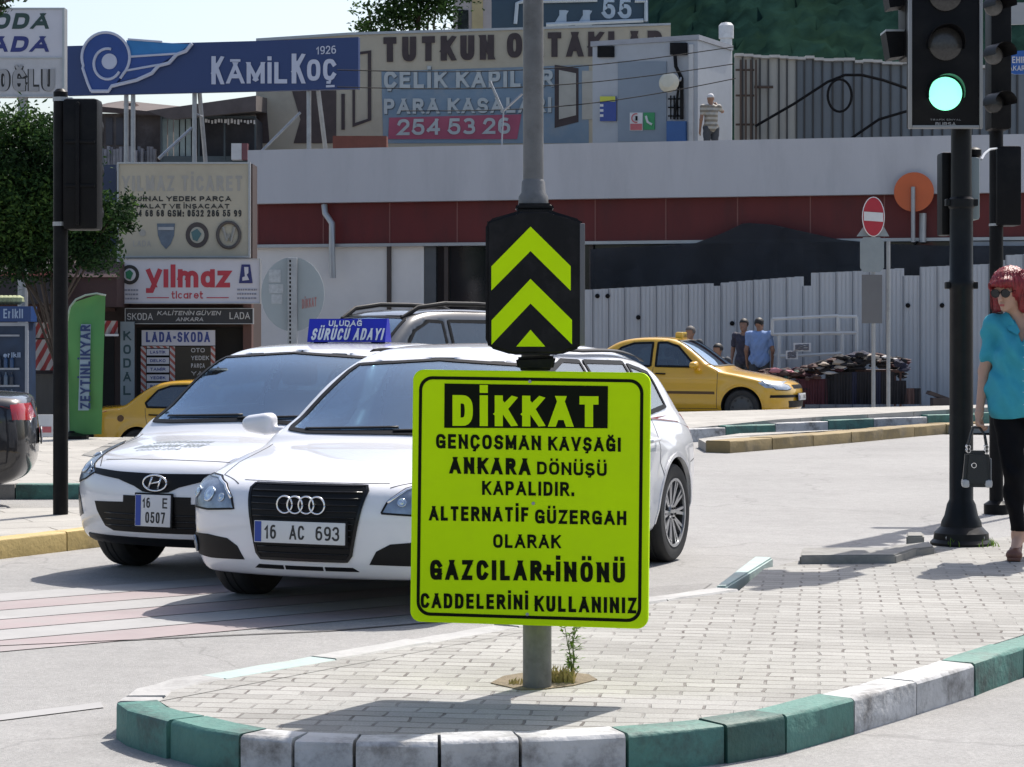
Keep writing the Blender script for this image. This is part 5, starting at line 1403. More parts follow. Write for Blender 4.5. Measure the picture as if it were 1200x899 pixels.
ys = thing('road_sign', 'big fluorescent yellow green warning sign with black Turkish capitals on the lamp pole', 'road sign', (xp, DP - .2, .32))
outer = rr_quad(C4, 0, .04)
mb = MB()
ins = rr_quad(C4, .006, .036)
n = len(outer)
v = [p + snm * -.028 for p in outer] + [p + snm * -.003 for p in outer] + [p for p in ins]
f = [tuple(range(n))] + [tuple(range(2*n, 3*n))[::-1]]
for k in (0, 1): f += [(k*n+i, k*n+n+i, k*n+n+(i+1)%n, k*n+(i+1)%n) for i in range(n)]
mb.add(v, f); o = mb.build('panel', m_fl, ys)
bmx = bmesh.new(); bmx.from_mesh(o.data); bmesh.ops.recalc_face_normals(bmx, faces=bmx.faces[:]); bmx.to_mesh(o.data); bmx.free()
m_sb = mat('black sign print', (.006, .008, .003), .6, var=.1, spec=.08)
a = [p + snm * .0012 for p in rr_quad(C4, .024, .05)]; b = [p + snm * .0012 for p in rr_quad(C4, .036, .04)]
mb = MB(); mb.add(a + b, [(i, (i + 1) % n, n + (i + 1) % n, n + i) for i in range(n)]); mb.build('border', m_sb, ys)
mb = MB(); mb.prism([SX(520.6, 501.5, .001), SX(712, 502, .001), SX(712.5, 452.5, .001), SX(521, 449.5, .001)], snm * .0012); mb.build('heading_block', m_sb, ys)
mb = MB(); text_px(mb, 'DİKKAT', (530.5, 463, 702, 499, 1.5), plane=SP, t=.27, off=.0035, eps=.0003); mb.build('heading_lettering', m_fl, ys)
mb = MB()
for body, bx, t_ in (('GENÇOSMAN', (511, 508.5, 634, 525.5, 2.2), .21), ('KAVŞAĞI', (642.5, 511.5, 727.5, 528, 1.5), .21),
                  ('ANKARA', (527, 535.5, 621.5, 555, 1.8), .24), ('DÖNÜŞÜ', (629.5, 541, 711, 556, 2), .21), ('KAPALIDIR.', (565, 563.5, 673, 580, 1.6), .2),
                  ('ALTERNATİF', (503, 593, 619.5, 610, 1.6), .21), ('GÜZERGAH', (627, 597, 734, 613.5, 2), .21), ('OLARAK', (578, 626, 657, 642, .8), .2),
                  ('GAZCILAR', (504, 656, 635, 679.5, 1), .23), ('+', (636, 659, 650, 681, 1), .23), ('İNÖNÜ', (651.5, 658, 732.5, 681.5, 1.5), .23), ('CADDELERİNİ', (493, 695, 619, 712.5, 2), .21), ('KULLANINIZ', (626.5, 698, 746, 716.5, 2.5), .21)):
    text_px(mb, body, bx, plane=SP, t=t_, off=.0016, eps=.0003)
mb.build('lettering', m_sb, ys)
mb = MB()
for (x, y) in ((621, 447), (625, 590), (618, 720)):
    q = SX(x, y); Mx = snm.to_track_quat('Z', 'Y').to_matrix().to_4x4(); mb.lathe(q, [(.0062, 0), (.006, .003), (.003, .0045), (.0005, .005)], 12, 0, Mx)
mb.build('bolt', m_steel, ys, smooth=True)
mb = MB()
for y in (470, 690): p = SX(624, y, -.03); mb.box((p.x - .06, p.y + .012, p.z - .02), (p.x + .06, DP - .03, p.z + .02))
mb.build('bracket', m_steel, ys)

# hole in the paving round the pole foot: dry earth and weeds
m_earth = mat('dry earth', (.17, .135, .09), .95, var=.3, vs=20, bump=.6, bs=90)
rnd = random.Random(3)
pts = [G(x, y, .128) for x, y in ((575, 800), (590, 792), (620, 787), (655, 786), (690, 790), (700, 796), (672, 803), (640, 807), (610, 808))]
mb = MB(); mb.prism([(p.x, p.y, .118) for p in pts], (0, 0, .01)); tag(mb.build('earth_patch', m_earth), kind='structure')
def leaf_mat(name, col, tr=.35):
    if name in MATS: return MATS[name]
    m = mat(name, col, .75, var=.3, vs=3, spec=.12); n = m.node_tree.nodes; l = m.node_tree.links; b = n['Principled BSDF']
    out = [q for q in n if q.type == 'OUTPUT_MATERIAL'][0]
    t_ = n.new('ShaderNodeBsdfTranslucent'); mx = n.new('ShaderNodeMixShader'); mx.inputs[0].default_value = tr
    src = b.inputs['Base Color'].links[0].from_socket; l.new(src, t_.inputs[0])
    l.new(b.outputs[0], mx.inputs[1]); l.new(t_.outputs[0], mx.inputs[2]); l.new(mx.outputs[0], out.inputs[0]); return m
m_lf1 = leaf_mat('fresh leaf', (.12, .21, .035)); m_dry = leaf_mat('dry grass', (.34, .28, .12), .2); m_st = mat('green stem', (.09, .13, .03), .6)
def leafquad(mb, p, d, up, L, w, mi=0):
    d = d.normalized(); s = d.cross(up)
    if s.length < 1e-3: s = Vector((1, 0, 0))
    s.normalize(); m1 = p + d * L * .45 + up * L * .06
    mb.add([p, m1 - s * w * .5, p + d * L, m1 + s * w * .5], [(0, 1, 2, 3)], mi)
def weed(name, label, base, h, nst, seed, spread=.35, leafL=.03):
    rnd = random.Random(seed); t = thing(name, label, 'weed', base); ms = MB(); ml = MB()
    for s in range(nst):
        d = Vector((rnd.uniform(-spread, spread), rnd.uniform(-spread, spread), 1)).normalized(); hh = h * rnd.uniform(.55, 1)
        pts = [Vector(base) + d * hh * k / 6 + Vector((rnd.uniform(-.006, .006), rnd.uniform(-.006, .006), 0)) for k in range(7)]
        ms.tube(pts, [.0032 - .0003 * k for k in range(7)], 5)
        for k in range(1, 7):
            for q in range(3):
                a = rnd.uniform(0, 6.28); dd = Vector((math.cos(a), math.sin(a), rnd.uniform(-.1, .7)))
                br = pts[k] + dd * rnd.uniform(.01, .03); ms.tube([pts[k], br], .0012, 4)
                for z in range(2): leafquad(ml, br, dd + Vector((rnd.uniform(-.6, .6), rnd.uniform(-.6, .6), rnd.uniform(-.3, .3))), Vector((0, 0, 1)), leafL * rnd.uniform(.6, 1.2), leafL * .5)
    ms.build('stem', m_st, t); ml.build('foliage', m_lf1, t)
weed('weed_plant', 'leafy green weed growing at the foot of the grey lamp pole', G(671, 797, .127), .25, 4, 4, .16, .026)
def tuft(name, label, base, n, h, r, seed, m):
    rnd = random.Random(seed); mb = MB()
    for i in range(n):
        p = Vector(base) + Vector((rnd.uniform(-r, r), rnd.uniform(-r, r) * .6, 0)); d = Vector((rnd.uniform(-.5, .5), rnd.uniform(-.5, .5), 1)); hh = h * rnd.uniform(.4, 1); w = .004
        q = p + d.normalized() * hh * .6; e = q + (d + Vector((rnd.uniform(-.6, .6), rnd.uniform(-.6, .6), -.3))).normalized() * hh * .4
        mb.add([p - Vector((w, 0, 0)), p + Vector((w, 0, 0)), q + Vector((w * .7, 0, 0)), e, q - Vector((w * .7, 0, 0))], [(0, 1, 2, 4), (4, 2, 3)])
    o = mb.build(name, m); tag(o, label, 'grass tuft')
tuft('dry_grass', 'dry straw coloured grass right of the lamp pole foot', G(658, 799, .128), 90, .075, .05, 2, m_dry)
tuft('dry_grass', 'sparse dry grass left of the lamp pole foot', G(612, 801, .128), 30, .04, .05, 5, m_dry)

# ------------------------------------------------------------------ right traffic light on the black column
DT = 14.06
m_col = mat('black cast column', (.007, .0075, .0085), .4, var=.25, vs=4, bump=.15, bs=25, dirt=(.02, .02, .019), ds=3, dirt_amt=.5, spec=.18)
xc = P(1126.5, 0, DT).x
t = thing('traffic_light', 'black traffic light column with a lit green lamp and flared foot, right of the median', 'traffic light', (xc, DT, .125))
z_ = lambda y: P(0, y, DT).z - .11
mb = MB(); mb.lathe((xc, DT, .11), [(.195, 0), (.195, .03), (.175, .05), (.17, .09), (.13, .13), (.125, .16), (.105, .2), (.09, .27), (.075, .3), (.073, z_(340)), (.08, z_(338)), (.08, z_(330)), (.073, z_(328)), (.073, z_(245)), (.082, z_(243)), (.082, z_(234)), (.066, z_(231)), (.064, z_(150)), (.064, 4.2), (.03, 4.22)], 28); mb.build('column', m_col, t, smooth=True)
mb = MB()
for a in range(4):
    q = R(45 + 90 * a); mb.lathe((xc + .16 * math.cos(q), DT + .16 * math.sin(q), .15), [(.014, 0), (.014, .03), (.008, .045)], 6)
mb.build('anchor_bolt', m_steel, t)
for y in (335, 238):
    mb = MB(); z = P(0, y, DT).z
    for s in (-1, 1): mb.bbox((xc + s * .088 - .014, DT - .03, z - .02), (xc + s * .088 + .014, DT + .03, z + .025), .006)
    mb.build('clamp', m_col, t)
DH = DT - .2
a = P(1064.5, 151, DH); b = P(1151.5, 0, DH); zt = a.z + .96; w_ = b.x - a.x
head = mkmesh('signal_head', *(lambda m: (m.v, m.f))(MB().bbox((a.x + .01, DH, a.z + .01), (b.x - .01, DH + .13, zt - .01), .012)), m_blk, t, smooth=True, sharp=40)
mb = MB(); fw = .022
for lo, hi in (((a.x, DH - .012, a.z), (a.x + fw, DH + .02, zt)), ((b.x - fw, DH - .012, a.z), (b.x, DH + .02, zt)), ((a.x + fw, DH - .012, a.z), (b.x - fw, DH + .02, a.z + fw)), ((a.x + fw, DH - .012, zt - fw), (b.x - fw, DH + .02, zt))): mb.bbox(lo, hi, .006)
mb.build('frame', mat('grey signal frame', (.24, .24, .24), .45, .2, var=.1), t, smooth=True)
xl_ = P(1107.5, 0, DH).x
m_lens = mat('dark unlit lens', (.035, .033, .032), .25, var=.35, vs=60)
for k, y in enumerate((110, 52, -6)):
    c_ = P(1107.5, y, DH); c_.y = DH - .004
    Mx = Matrix.Rotation(R(90), 4, 'X')
    mb = MB(); mb.lathe(c_, [(.105, 0), (.103, .012), (.08, .02), (.04, .026), (.002, .028)], 32, 0, Mx)
    mb.build('lens', emis('lit green lamp', (.24, 1.0, .58), 1.15) if k == 0 else m_lens, t, smooth=True)
    mb = MB(); v = []; n = 22
    for i in range(n + 1):
        q = R(-15 + 210 * i / n)
        for (r_, dy) in ((.118, 0), (.116, .10 if 0 else .07 + .05 * math.sin(max(0, q)))): v.append((c_.x + r_ * math.cos(q), DH - .003 - dy, c_.z + r_ * math.sin(q)))
    m2 = len(v); v += [(c_.x + (p[0] - c_.x) * .97, p[1], c_.z + (p[2] - c_.z) * .97) for p in v]
    f = [(2*i, 2*i+1, 2*i+3, 2*i+2) for i in range(n)]; f += [tuple(q + m2 for q in ff[::-1]) for ff in f]
    f += [(2*i+1, 2*i+1+m2, 2*i+3+m2, 2*i+3) for i in range(n)]
    mb.add(v, f); mb.build('visor', m_blk, t, smooth=True)
mb = MB(); text_px(mb, 'TRAFİK SİNYAL', (1090, 139.5, 1126, 141.5), DH - .001, t=.16, off=.006); text_px(mb, 'BURSA', (1096, 143.5, 1120, 147.5), DH - .001, t=.2, off=.006); mb.build('marking', mat('pale print', (.25, .25, .25), .6), t)
# side visors of a second head turned to the left road, and the small head behind
mb = MB()
for y0 in (35, -24):
    mb = MB(); p = P(1063, y0, DT + .1); q = P(1038, y0 + 2, DT + .1); r = P(1043, y0 + 33, DT + .1); s = P(1063, y0 + 30, DT + .1)
    mb.prism([p, q, r + Vector((0, 0, .0)), s][::-1], (0, .2, 0)); mb.build('side_visor', m_blk, t)
mb = MB(); p = P(1038, 35.6, DT + .095); q = P(1063, 34.4, DT + .095); mb.box((p.x, DT + .094, p.z - .006), (q.x, DT + .305, p.z + .006)); mb.build('visor_rim', m_alu, t)
mb = MB(); mb.bbox((P(1063, 0, DT).x, DT + .07, P(0, 66, DT).z), (P(1100, 0, DT).x, DT + .34, P(0, -70, DT).z), .02); mb.build('side_head', m_blk, t, smooth=True)
mb = MB(); mb.bbox((P(1106.5, 0, DT).x, DT + .08, P(0, 275, DT).z), (P(1120, 0, DT).x, DT + .25, P(0, 177, DT).z), .015); mb.build('pedestrian_head', m_blk, t, smooth=True)
mb = MB(); mb.bbox((P(1135, 0, DT).x, DT + .06, P(0, 257, DT).z), (P(1151, 0, DT).x, DT + .22, P(0, 183, DT).z), .02); mb.build('junction_box', mat('grey green box', (.20, .235, .24), .5, var=.08), t, smooth=True)
mb = MB(); mb.lathe(P(1142, 183, DT + .14), [(.03, -.01), (.045, .005), (.045, .04), (.02, .055)], 14); mb.build('gland', m_blk, t, smooth=True)
mb = MB(); mb.tube([P(1150, 187, DT + .14), P(1154, 180, DT + .3), P(1160, 175, DT + 1), P(1168, 174, 17.8)], .008, 5); tag(mb.build('signal_wire', m_alu), 'thin pale wire between the black column and the post behind it', 'wire')
# second post behind
D2 = 18.0; x2 = P(1167.5, 0, D2).x
t = thing('traffic_light', 'slimmer black traffic light post with its heads standing behind the woman with red hair', 'traffic light', (x2, D2, 0))
mb = MB(); mb.lathe((x2, D2, -.02), [(.1, 0), (.1, .1), (.056, .13), (.055, 4.4), (.02, 4.42)], 20); mb.build('post', m_blk, t, smooth=True)
mb = MB(); mb.bbox((P(1165, 0, D2).x, D2 - .1, P(0, 265, D2).z), (P(1194, 0, D2).x, D2 + .12, P(0, 172, D2).z), .02); mb.build('housing', m_blk, t, smooth=True)
mb = MB(); p = P(1168, 265, D2); mb.lathe((x2, D2, p.z), [(.06, 0), (.06, .02)], 18); mb.build('clamp', m_steel, t)
mb = MB(); mb.bbox((P(1152, 0, D2).x, D2 - .3, P(0, 155, D2).z), (P(1176, 0, D2).x, D2 - .06, P(0, -60, D2).z), .02); mb.build('signal_head', m_blk, t, smooth=True)
for y in (8, 65, 122):
    c_ = P(1164, y, D2 - .3)
    mb = MB(); mb.lathe(c_, [(.075, 0), (.07, .012), (.03, .02), (.002, .022)], 24, 0, Matrix.Rotation(R(90), 4, 'X')); mb.build('lens', mat('dusty pale lens', (.10, .095, .09), .3, var=.3, vs=40) if y < 100 else m_lens, t, smooth=True)
    mb = MB(); v = []
    for i in range(13):
        q = R(-10 + 200 * i / 12)
        for dy in (0, .2): v.append((c_.x + .086 * math.cos(q) + dy * .3, D2 - .3 - dy, c_.z + .086 * math.sin(q)))
    mb.add(v, [(2*i, 2*i+1, 2*i+3, 2*i+2) for i in range(12)]); mb.build('visor', m_blk, t, smooth=True)
t = thing('info_plate', 'small bright blue plate with white lettering by the top right signals', 'sign', P(1200, 88, 18.4))
mb = MB(); rr_ = [(1177, 68), (1180, 62), (1188, 60), (1240, 57), (1240, 86), (1190, 87), (1180, 84)]; fill(mb, rr_, 18.4, 0, .02); mb.build('panel', mat('plate blue', (.015, .10, .38), .4), t)
mb = MB(); text_px(mb, 'Şehir Merk'.upper(), (1181, 66.5, 1226, 74), 18.4, t=.16); text_px(mb, 'AKARYAKIT', (1182, 77, 1222, 83), 18.4, t=.16); mb.build('lettering', m_pap, t)
mb = MB(); mb.tube([(P(1232, 0, 18.5).x, 18.5, 0), (P(1232, 0, 18.5).x, 18.5, 4)], .03, 8); mb.build('post', m_steel, t)
mb = MB(); fill(mb, [(1178, 29), (1178, 17), (1183, 8), (1192, 3), (1240, 3), (1240, 27)], 19.2, 0, .03); tag(mb.build('sign_board', mat('grey sign rear', (.3, .31, .31), .5)), 'rounded grey sign back at the top right corner above the blue plate', 'sign')
mb = MB(); fill(mb, [(1150, 160), (1200, 85), (1260, 40), (1260, 170), (1150, 170)], 75, 0, 6); tag(mb.build('roof_slope', mat('dark slate roof', (.06, .065, .075), .8, var=.2)), 'dark grey sloping roof far behind the right hand signals', 'roof')
tuft('green_weeds', 'small green weeds round the flared foot of the black column', G(1122, 637, .126) + Vector((.05, -.15, 0)), 46, .07, .17, 8, m_lf1)
# small chip stones on the paving
# ------------------------------------------------------------------ vehicles
m_tyre = mat('tyre rubber', (.014, .014, .015), .75, var=.2, vs=9, dirt=(.05, .047, .043), ds=5, dirt_amt=.4)
m_rim = mat('alloy rim', (.45, .46, .48), .28, .85, var=.1)
m_rimd = mat('dark rim barrel', (.03, .03, .032), .5, .4)
m_trim = mat('black plastic trim', (.006, .006, .0065), .5, var=.2, vs=8, spec=.2)
m_gloss = mat('gloss black', (.006, .006, .007), .2, var=.1, spec=.3)
m_seam = mat('panel gap', (.03, .03, .032), .8)
m_int = mat('dark cabin trim', (.03, .03, .033), .8, var=.2)
m_seat = mat('grey seat cloth', (.07, .072, .08), .9, var=.2, vs=12)
m_chrome = mat('chrome', (.72, .73, .75), .12, .95, var=.05)
m_plate = mat('number plate white', (.60, .60, .60), .45, var=.04)
m_pblue = mat('number plate blue', (.015, .05, .30), .4)
m_lampg = glass('lamp cover glass', (.93, .96, .98), .06, .02)
m_refl = mat('lamp reflector', (.55, .60, .66), .18, .8, var=.35, vs=18)
m_lampd = mat('lamp housing dark', (.24, .28, .34), .22, .55, var=.4, vs=14)
m_tail = mat('red tail lamp', (.34, .008, .012), .15, var=.1, coat=1)
m_glw = glass('windscreen glass', (.52, .63, .70), .24, .02, (.68, .84, 1.0))  # blue of the reflected sky is tinted into the mirror colour
m_gls = glass('side window glass', (.45, .53, .55), .13)


def pull(f, V, h):
    v0 = f(V); g = np.empty_like(V); e = h * .05
    for a in range(3):
        d = np.zeros(3); d[a] = e
        g[:, a] = (f(V + d) - v0) / e
    g2 = np.maximum((g * g).sum(1), .08); st = -(v0 / g2)[:, None] * g
    ln = np.linalg.norm(st, axis=1, keepdims=True)
    return V + st * np.minimum(1, .7 * h / np.maximum(ln, 1e-9))


class Car:
    def __init__(s, spec):
        s.__dict__.update(spec)
        s.poly = chaikin(s.prof, 2)
        lo = np.array(s.poly).min(0) - .3; hi = np.array(s.poly).max(0) + .3
        s.t0 = lo; s.th = .008
        nx, nz = np.ceil((hi - lo) / s.th).astype(int) + 1
        X, Z = np.meshgrid(lo[0] + s.th * np.arange(nx), lo[1] + s.th * np.arange(nz), indexing='ij')
        s.tab = sd_poly(X.ravel(), Z.ravel(), s.poly).reshape(nx, nz)

    def side_fast(s, x, z):
        i = np.clip((x - s.t0[0]) / s.th, 0, s.tab.shape[0] - 1.001); k = np.clip((z - s.t0[1]) / s.th, 0, s.tab.shape[1] - 1.001)
        i0 = i.astype(int); k0 = k.astype(int); a = i - i0; b = k - k0; T = s.tab
        return T[i0, k0] * (1 - a) * (1 - b) + T[i0 + 1, k0] * a * (1 - b) + T[i0, k0 + 1] * (1 - a) * b + T[i0 + 1, k0 + 1] * a * b

    def outer(s, p, exact=False):
        x, y, z = p[:, 0], np.abs(p[:, 1]), p[:, 2]
        yn = y / s.hw
        wf = 1 - np.clip((x - .0) / 1.9, 0, 1); wf = wf * wf * (3 - 2 * wf)
        wr = np.clip((x - (s.L - 1.4)) / 1.4, 0, 1); wr = wr * wr * (3 - 2 * wr)
        wm = np.exp(-((x - s.ws_mid) / .75) ** 2) * np.clip((z - s.belt) / .1, 0, 1)
        low = np.clip((1.0 - z) / .3, 0, 1)
        xe = x - wf * (s.bow * yn ** 2 + s.bow2 * yn ** 7) * (.25 + .75 * low) - wm * .13 * yn ** 2 + wr * (s.bowr * yn ** 2 + .10 * yn ** 8)
        ze = z + .045 * yn ** 2 * np.clip((z - .5) / .4, 0, 1)
        sp = (sd_poly(xe, ze, s.poly) if exact else s.side_fast(xe, ze))
        w = np.interp(x, s.wx, s.wy)
        w = w + np.interp(z, s.zz, s.zw)
        for ax in s.axles:                                     # soft flare over the wheels
            r = np.sqrt((x - ax) ** 2 + (z - s.wr) ** 2)
            w = w + .018 * np.exp(-((r - s.wr - .06) / .07) ** 2)
        # swage line
        w = w + .006 * np.exp(-((z - (s.belt - .16 + .03 * (x / s.L))) / .035) ** 2) * np.clip((x - .9) / .4, 0, 1)
        return smax(sp, (y - w) * .96, s.rnd)

    def full(s, p, exact=False):
        x, y, z = p[:, 0], np.abs(p[:, 1]), p[:, 2]
        f0 = s.outer(p, exact); f = f0
        for ax in s.axles:
            c = np.maximum(np.sqrt((x - ax) ** 2 + (z - s.wr) ** 2) - s.wr - s.gap, (s.hw - .30) - y)
            f = np.maximum(f, -c)
        if s.cabin:
            x0, x1 = s.cabin
            cab = np.maximum(np.maximum(f0 + .055, .46 - z), np.maximum(x0 - x, x - x1))
            f = np.maximum(f, -cab)
            for poly, kind in s.openings:
                if kind == 'front': o = np.maximum(sd_poly(y, z, poly), np.maximum(x - s.ws_mid - .75, x0 - .6 - x))
                elif kind == 'rear': o = np.maximum(sd_poly(y, z, poly), (s.L - 1.7) - x)
                else: o = np.maximum(sd_poly(x, z, poly), .3 - y)
                o = np.maximum(o, -f0 - .12)
                f = np.maximum(f, -o)
        return f

    def hit(s, pts, d):
        """march points along d onto the outer skin"""
        p = np.array(pts, float); d = np.array(d, float)
        for _ in range(70):
            v = s.outer(p, _ > 60)
            p = p + d * np.clip(v * .8, -.2, .2)[:, None]
        bad = np.abs(s.outer(p)) > .01                          # rays that missed: back to the start side, then straight to the skin
        if bad.any():
            q = np.array(pts, float)[bad]
            q[:, 0] = np.clip(q[:, 0], .05, s.L - .05); q[:, 1] = np.clip(q[:, 1], -s.hw + .02, s.hw - .02); q[:, 2] = np.clip(q[:, 2], .2, s.H)
            for _ in range(14): q = pull(lambda w: s.outer(w), q, .15)
            p[bad] = q
        return p

    def normal(s, p):
        g = np.zeros_like(p)
        for a in range(3):
            e = np.zeros(3); e[a] = .006
            g[:, a] = s.outer(p + e, True) - s.outer(p - e, True)
        return g / np.maximum(np.linalg.norm(g, axis=1, keepdims=True), 1e-9)

    def proj(s, uv, axis, side=1):
        uv = np.array(uv, float)
        if axis == 'front': q = np.stack([np.full(len(uv), -.4), uv[:, 0], uv[:, 1]], 1); d = (1, 0, 0)
        elif axis == 'rear': q = np.stack([np.full(len(uv), s.L + .4), uv[:, 0], uv[:, 1]], 1); d = (-1, 0, 0)
        elif axis == 'top': q = np.stack([uv[:, 0], uv[:, 1], np.full(len(uv), 1.9)], 1); d = (0, 0, -1)
        else: q = np.stack([uv[:, 0], np.full(len(uv), 1.3 * side), uv[:, 1]], 1); d = (0, -side, 0)
        return s.hit(q, d)

    def patch(s, poly, axis, side=1, off=.004, th=.012, cell=.045, smooth_it=0):
        """piece of skin cut out by a polygon drawn in front / side / top view"""
        if smooth_it: poly = chaikin(poly, smooth_it)
        bm = bmesh.new()
        bm.faces.new([bm.verts.new((a, b, 0)) for a, b in poly])
        xs = [a for a, b in poly]; ys_ = [b for a, b in poly]
        for lo, hi, nrm in ((min(xs), max(xs), (1, 0, 0)), (min(ys_), max(ys_), (0, 1, 0))):
            n = int((hi - lo) / cell)
            for i in range(1, n + 1):
                c = lo + (hi - lo) * i / (n + 1)
                bmesh.ops.bisect_plane(bm, geom=bm.verts[:] + bm.edges[:] + bm.faces[:], plane_co=(c if nrm[0] else 0, c if nrm[1] else 0, 0), plane_no=nrm, dist=1e-5)
        bm.verts.index_update(); bm.faces.ensure_lookup_table()
        uv = [(v.co.x, v.co.y) for v in bm.verts]
        p = s.proj(uv, axis, side); nn = s.normal(p)
        faces = [[v.index for v in f.verts] for f in bm.faces]
        bed = [(e.verts[0].index, e.verts[1].index) for e in bm.edges if len(e.link_faces) == 1]
        bm.free()
        top = p + nn * off; bot = p + nn * (off - th)
        # consistent winding: face normal along nn
        f2 = []
        for f in faces:
            a, b, c = top[f[0]], top[f[1]], top[f[2]]
            if np.dot(np.cross(b - a, c - a), nn[f[0]]) < 0: f = f[::-1]
            f2.append(f)
        n = len(p); V = [tuple(q) for q in top] + [tuple(q) for q in bot]; F = f2[:]
        edir = {}
        for f in f2:
            for i in range(len(f)): edir[(f[i], f[(i + 1) % len(f)])] = 1
        for a, b in bed:
            if (a, b) not in edir: a, b = b, a
            F.append([b, a, a + n, b + n])
        F += [[q + n for q in f[::-1]] for f in f2]
        return V, F

    def line(s, pts, axis, side=1, w=.007, off=.0012, res=.03, closed=False):
        """thin strip lying on the skin along a line drawn in front / side / top view"""
        q = [np.array(pts[0], float)]
        pp = list(pts) + ([pts[0]] if closed else [])
        for a, b in zip(pp, pp[1:]):
            a = np.array(a, float); b = np.array(b, float); n = max(1, int(np.linalg.norm(b - a) / res))
            for i in range(1, n + 1): q.append(a + (b - a) * i / n)
        p = s.proj(q, axis, side); nn = s.normal(p)
        n = len(p); V = []; F = []
        for i in range(n):
            t = p[min(i + 1, n - 1)] - p[max(i - 1, 0)]; t = t / max(1e-9, np.linalg.norm(t)); b = np.cross(nn[i], t)
            o = p[i] + nn[i] * off
            V += [tuple(o - b * w / 2), tuple(o + b * w / 2), tuple(o + b * w / 2 - nn[i] * .006), tuple(o - b * w / 2 - nn[i] * .006)]
        for i in range(n - 1):
            for j in range(4): F.append([i*4+j, i*4+(j+1)%4, (i+1)*4+(j+1)%4, (i+1)*4+j])
        F += [[3, 2, 1, 0], [(n-1)*4 + j for j in range(4)]]
        return V, F


def to_local(L, V):      # car frame used for drawing (x from nose backwards) -> object frame (origin midway, +X forward)
    return [(L / 2 - v[0], v[1], v[2]) for v in V]


def smooth_tab(xs, ys, n=160, k=9):
    x = np.linspace(xs[0], xs[-1], n); y = np.interp(x, xs, ys)
    ker = np.hanning(k + 2)[1:-1]; ker /= ker.sum()
    y = np.convolve(np.pad(y, k // 2, mode='edge'), ker, 'valid')
    return x, y


def wheel_mesh(car, root, ax, side, style, nose_turn=0.0):
    r = car.wr; w = .205; L = car.L; yc = car.track / 2 * side
    Mx = Matrix.Translation((L / 2 - ax, yc, r)) @ Matrix.Rotation(nose_turn, 4, 'Z') @ Matrix.Rotation(R(-90 * side), 4, 'X')   # +z of the lathe = outward
    mb = MB(); h = w / 2
    prof = [(r * .66, -h * .85), (r * .80, -h), (r * .93, -h * .97), (r * .985, -h * .8), (r, -h * .55), (r, -.03), (r * .985, -.026), (r * .985, -.018), (r, -.014), (r, .014), (r * .985, .018), (r * .985, .026), (r, .03), (r, h * .55), (r * .985, h * .8), (r * .93, h * .97), (r * .80, h), (r * .70, h * .9), (r * .68, h * .55), (r * .66, h * .5)]
    mb.lathe((0, 0, 0), prof, 56, cap=False)
    v = [Mx @ Vector(q) for q in mb.v]
    wo = mkmesh('wheel', v, mb.f, m_tyre, root, mb.m, True, True, 40)
    rm = MB(); rr = r * .70; mb.cap = True
    if style == 'steel':
        rm.lathe((0, 0, 0), [(rr * .96, h * .5), (rr, h * .82), (rr * .95, h * .9), (rr * .88, h * .7), (rr * .7, h * .62), (rr * .5, h * .74), (rr * .25, h * .78), (.002, h * .8)], 40, cap=False)
        for k in range(8):
            a = 6.2832 * k / 8; rm.lathe((rr * .74 * math.cos(a), rr * .74 * math.sin(a), h * .64), [(.022, 0), (.02, .004), (.001, .0045)], 10, 1)
    else:
        rm.lathe((0, 0, 0), [(rr, h * .8), (rr * .99, h * .93), (rr * .93, h * .9), (rr * .90, h * .6), (rr * .9, -.02), (rr * .9, -.03), (.01, -.035)], 48, 1, cap=False)
        rm.lathe((0, 0, 0), [(rr * 1.01, h * .82), (rr * 1.0, h * .96), (rr * .925, h * .95), (rr * .92, h * .8)], 48, 0, cap=False)
        ns = 10 if style == 'multi' else 5
        for k in range(ns):
            a0 = 6.2832 * k / ns
            for da in ((-.10, .10) if style == 'multi' else (-.13, .13)):
                q0 = Vector((math.cos(a0) * rr * .2, math.sin(a0) * rr * .2, h * .72)); q1 = Vector((math.cos(a0 + da) * rr * .95, math.sin(a0 + da) * rr * .95, h * .88))
                tdir = (q1 - q0).normalized(); sdir = tdir.cross(Vector((0, 0, 1))).normalized(); ww = .009 if style == 'multi' else .016
                rm.prism([q0 - sdir * ww * 1.2, q1 - sdir * ww, q1 + sdir * ww, q0 + sdir * ww * 1.2], (0, 0, -.022), 0)
        rm.lathe((0, 0, 0), [(rr * .24, h * .55), (rr * .22, h * .8), (rr * .1, h * .84), (.002, h * .84)], 24, 0)
        for k in range(5):
            a = 6.2832 * k / 5 + .3; rm.lathe((rr * .15 * math.cos(a), rr * .15 * math.sin(a), h * .8), [(.008, 0), (.008, .012), (.001, .013)], 8, 1)
    v = [Mx @ Vector(q) for q in rm.v]
    mkmesh('rim', v, rm.f, [m_rim if style != 'steel' else mat('grey hub cap', (.06, .062, .065), .5, .3, var=.25), m_rimd], wo, rm.m, True, True, 35)
    return wo


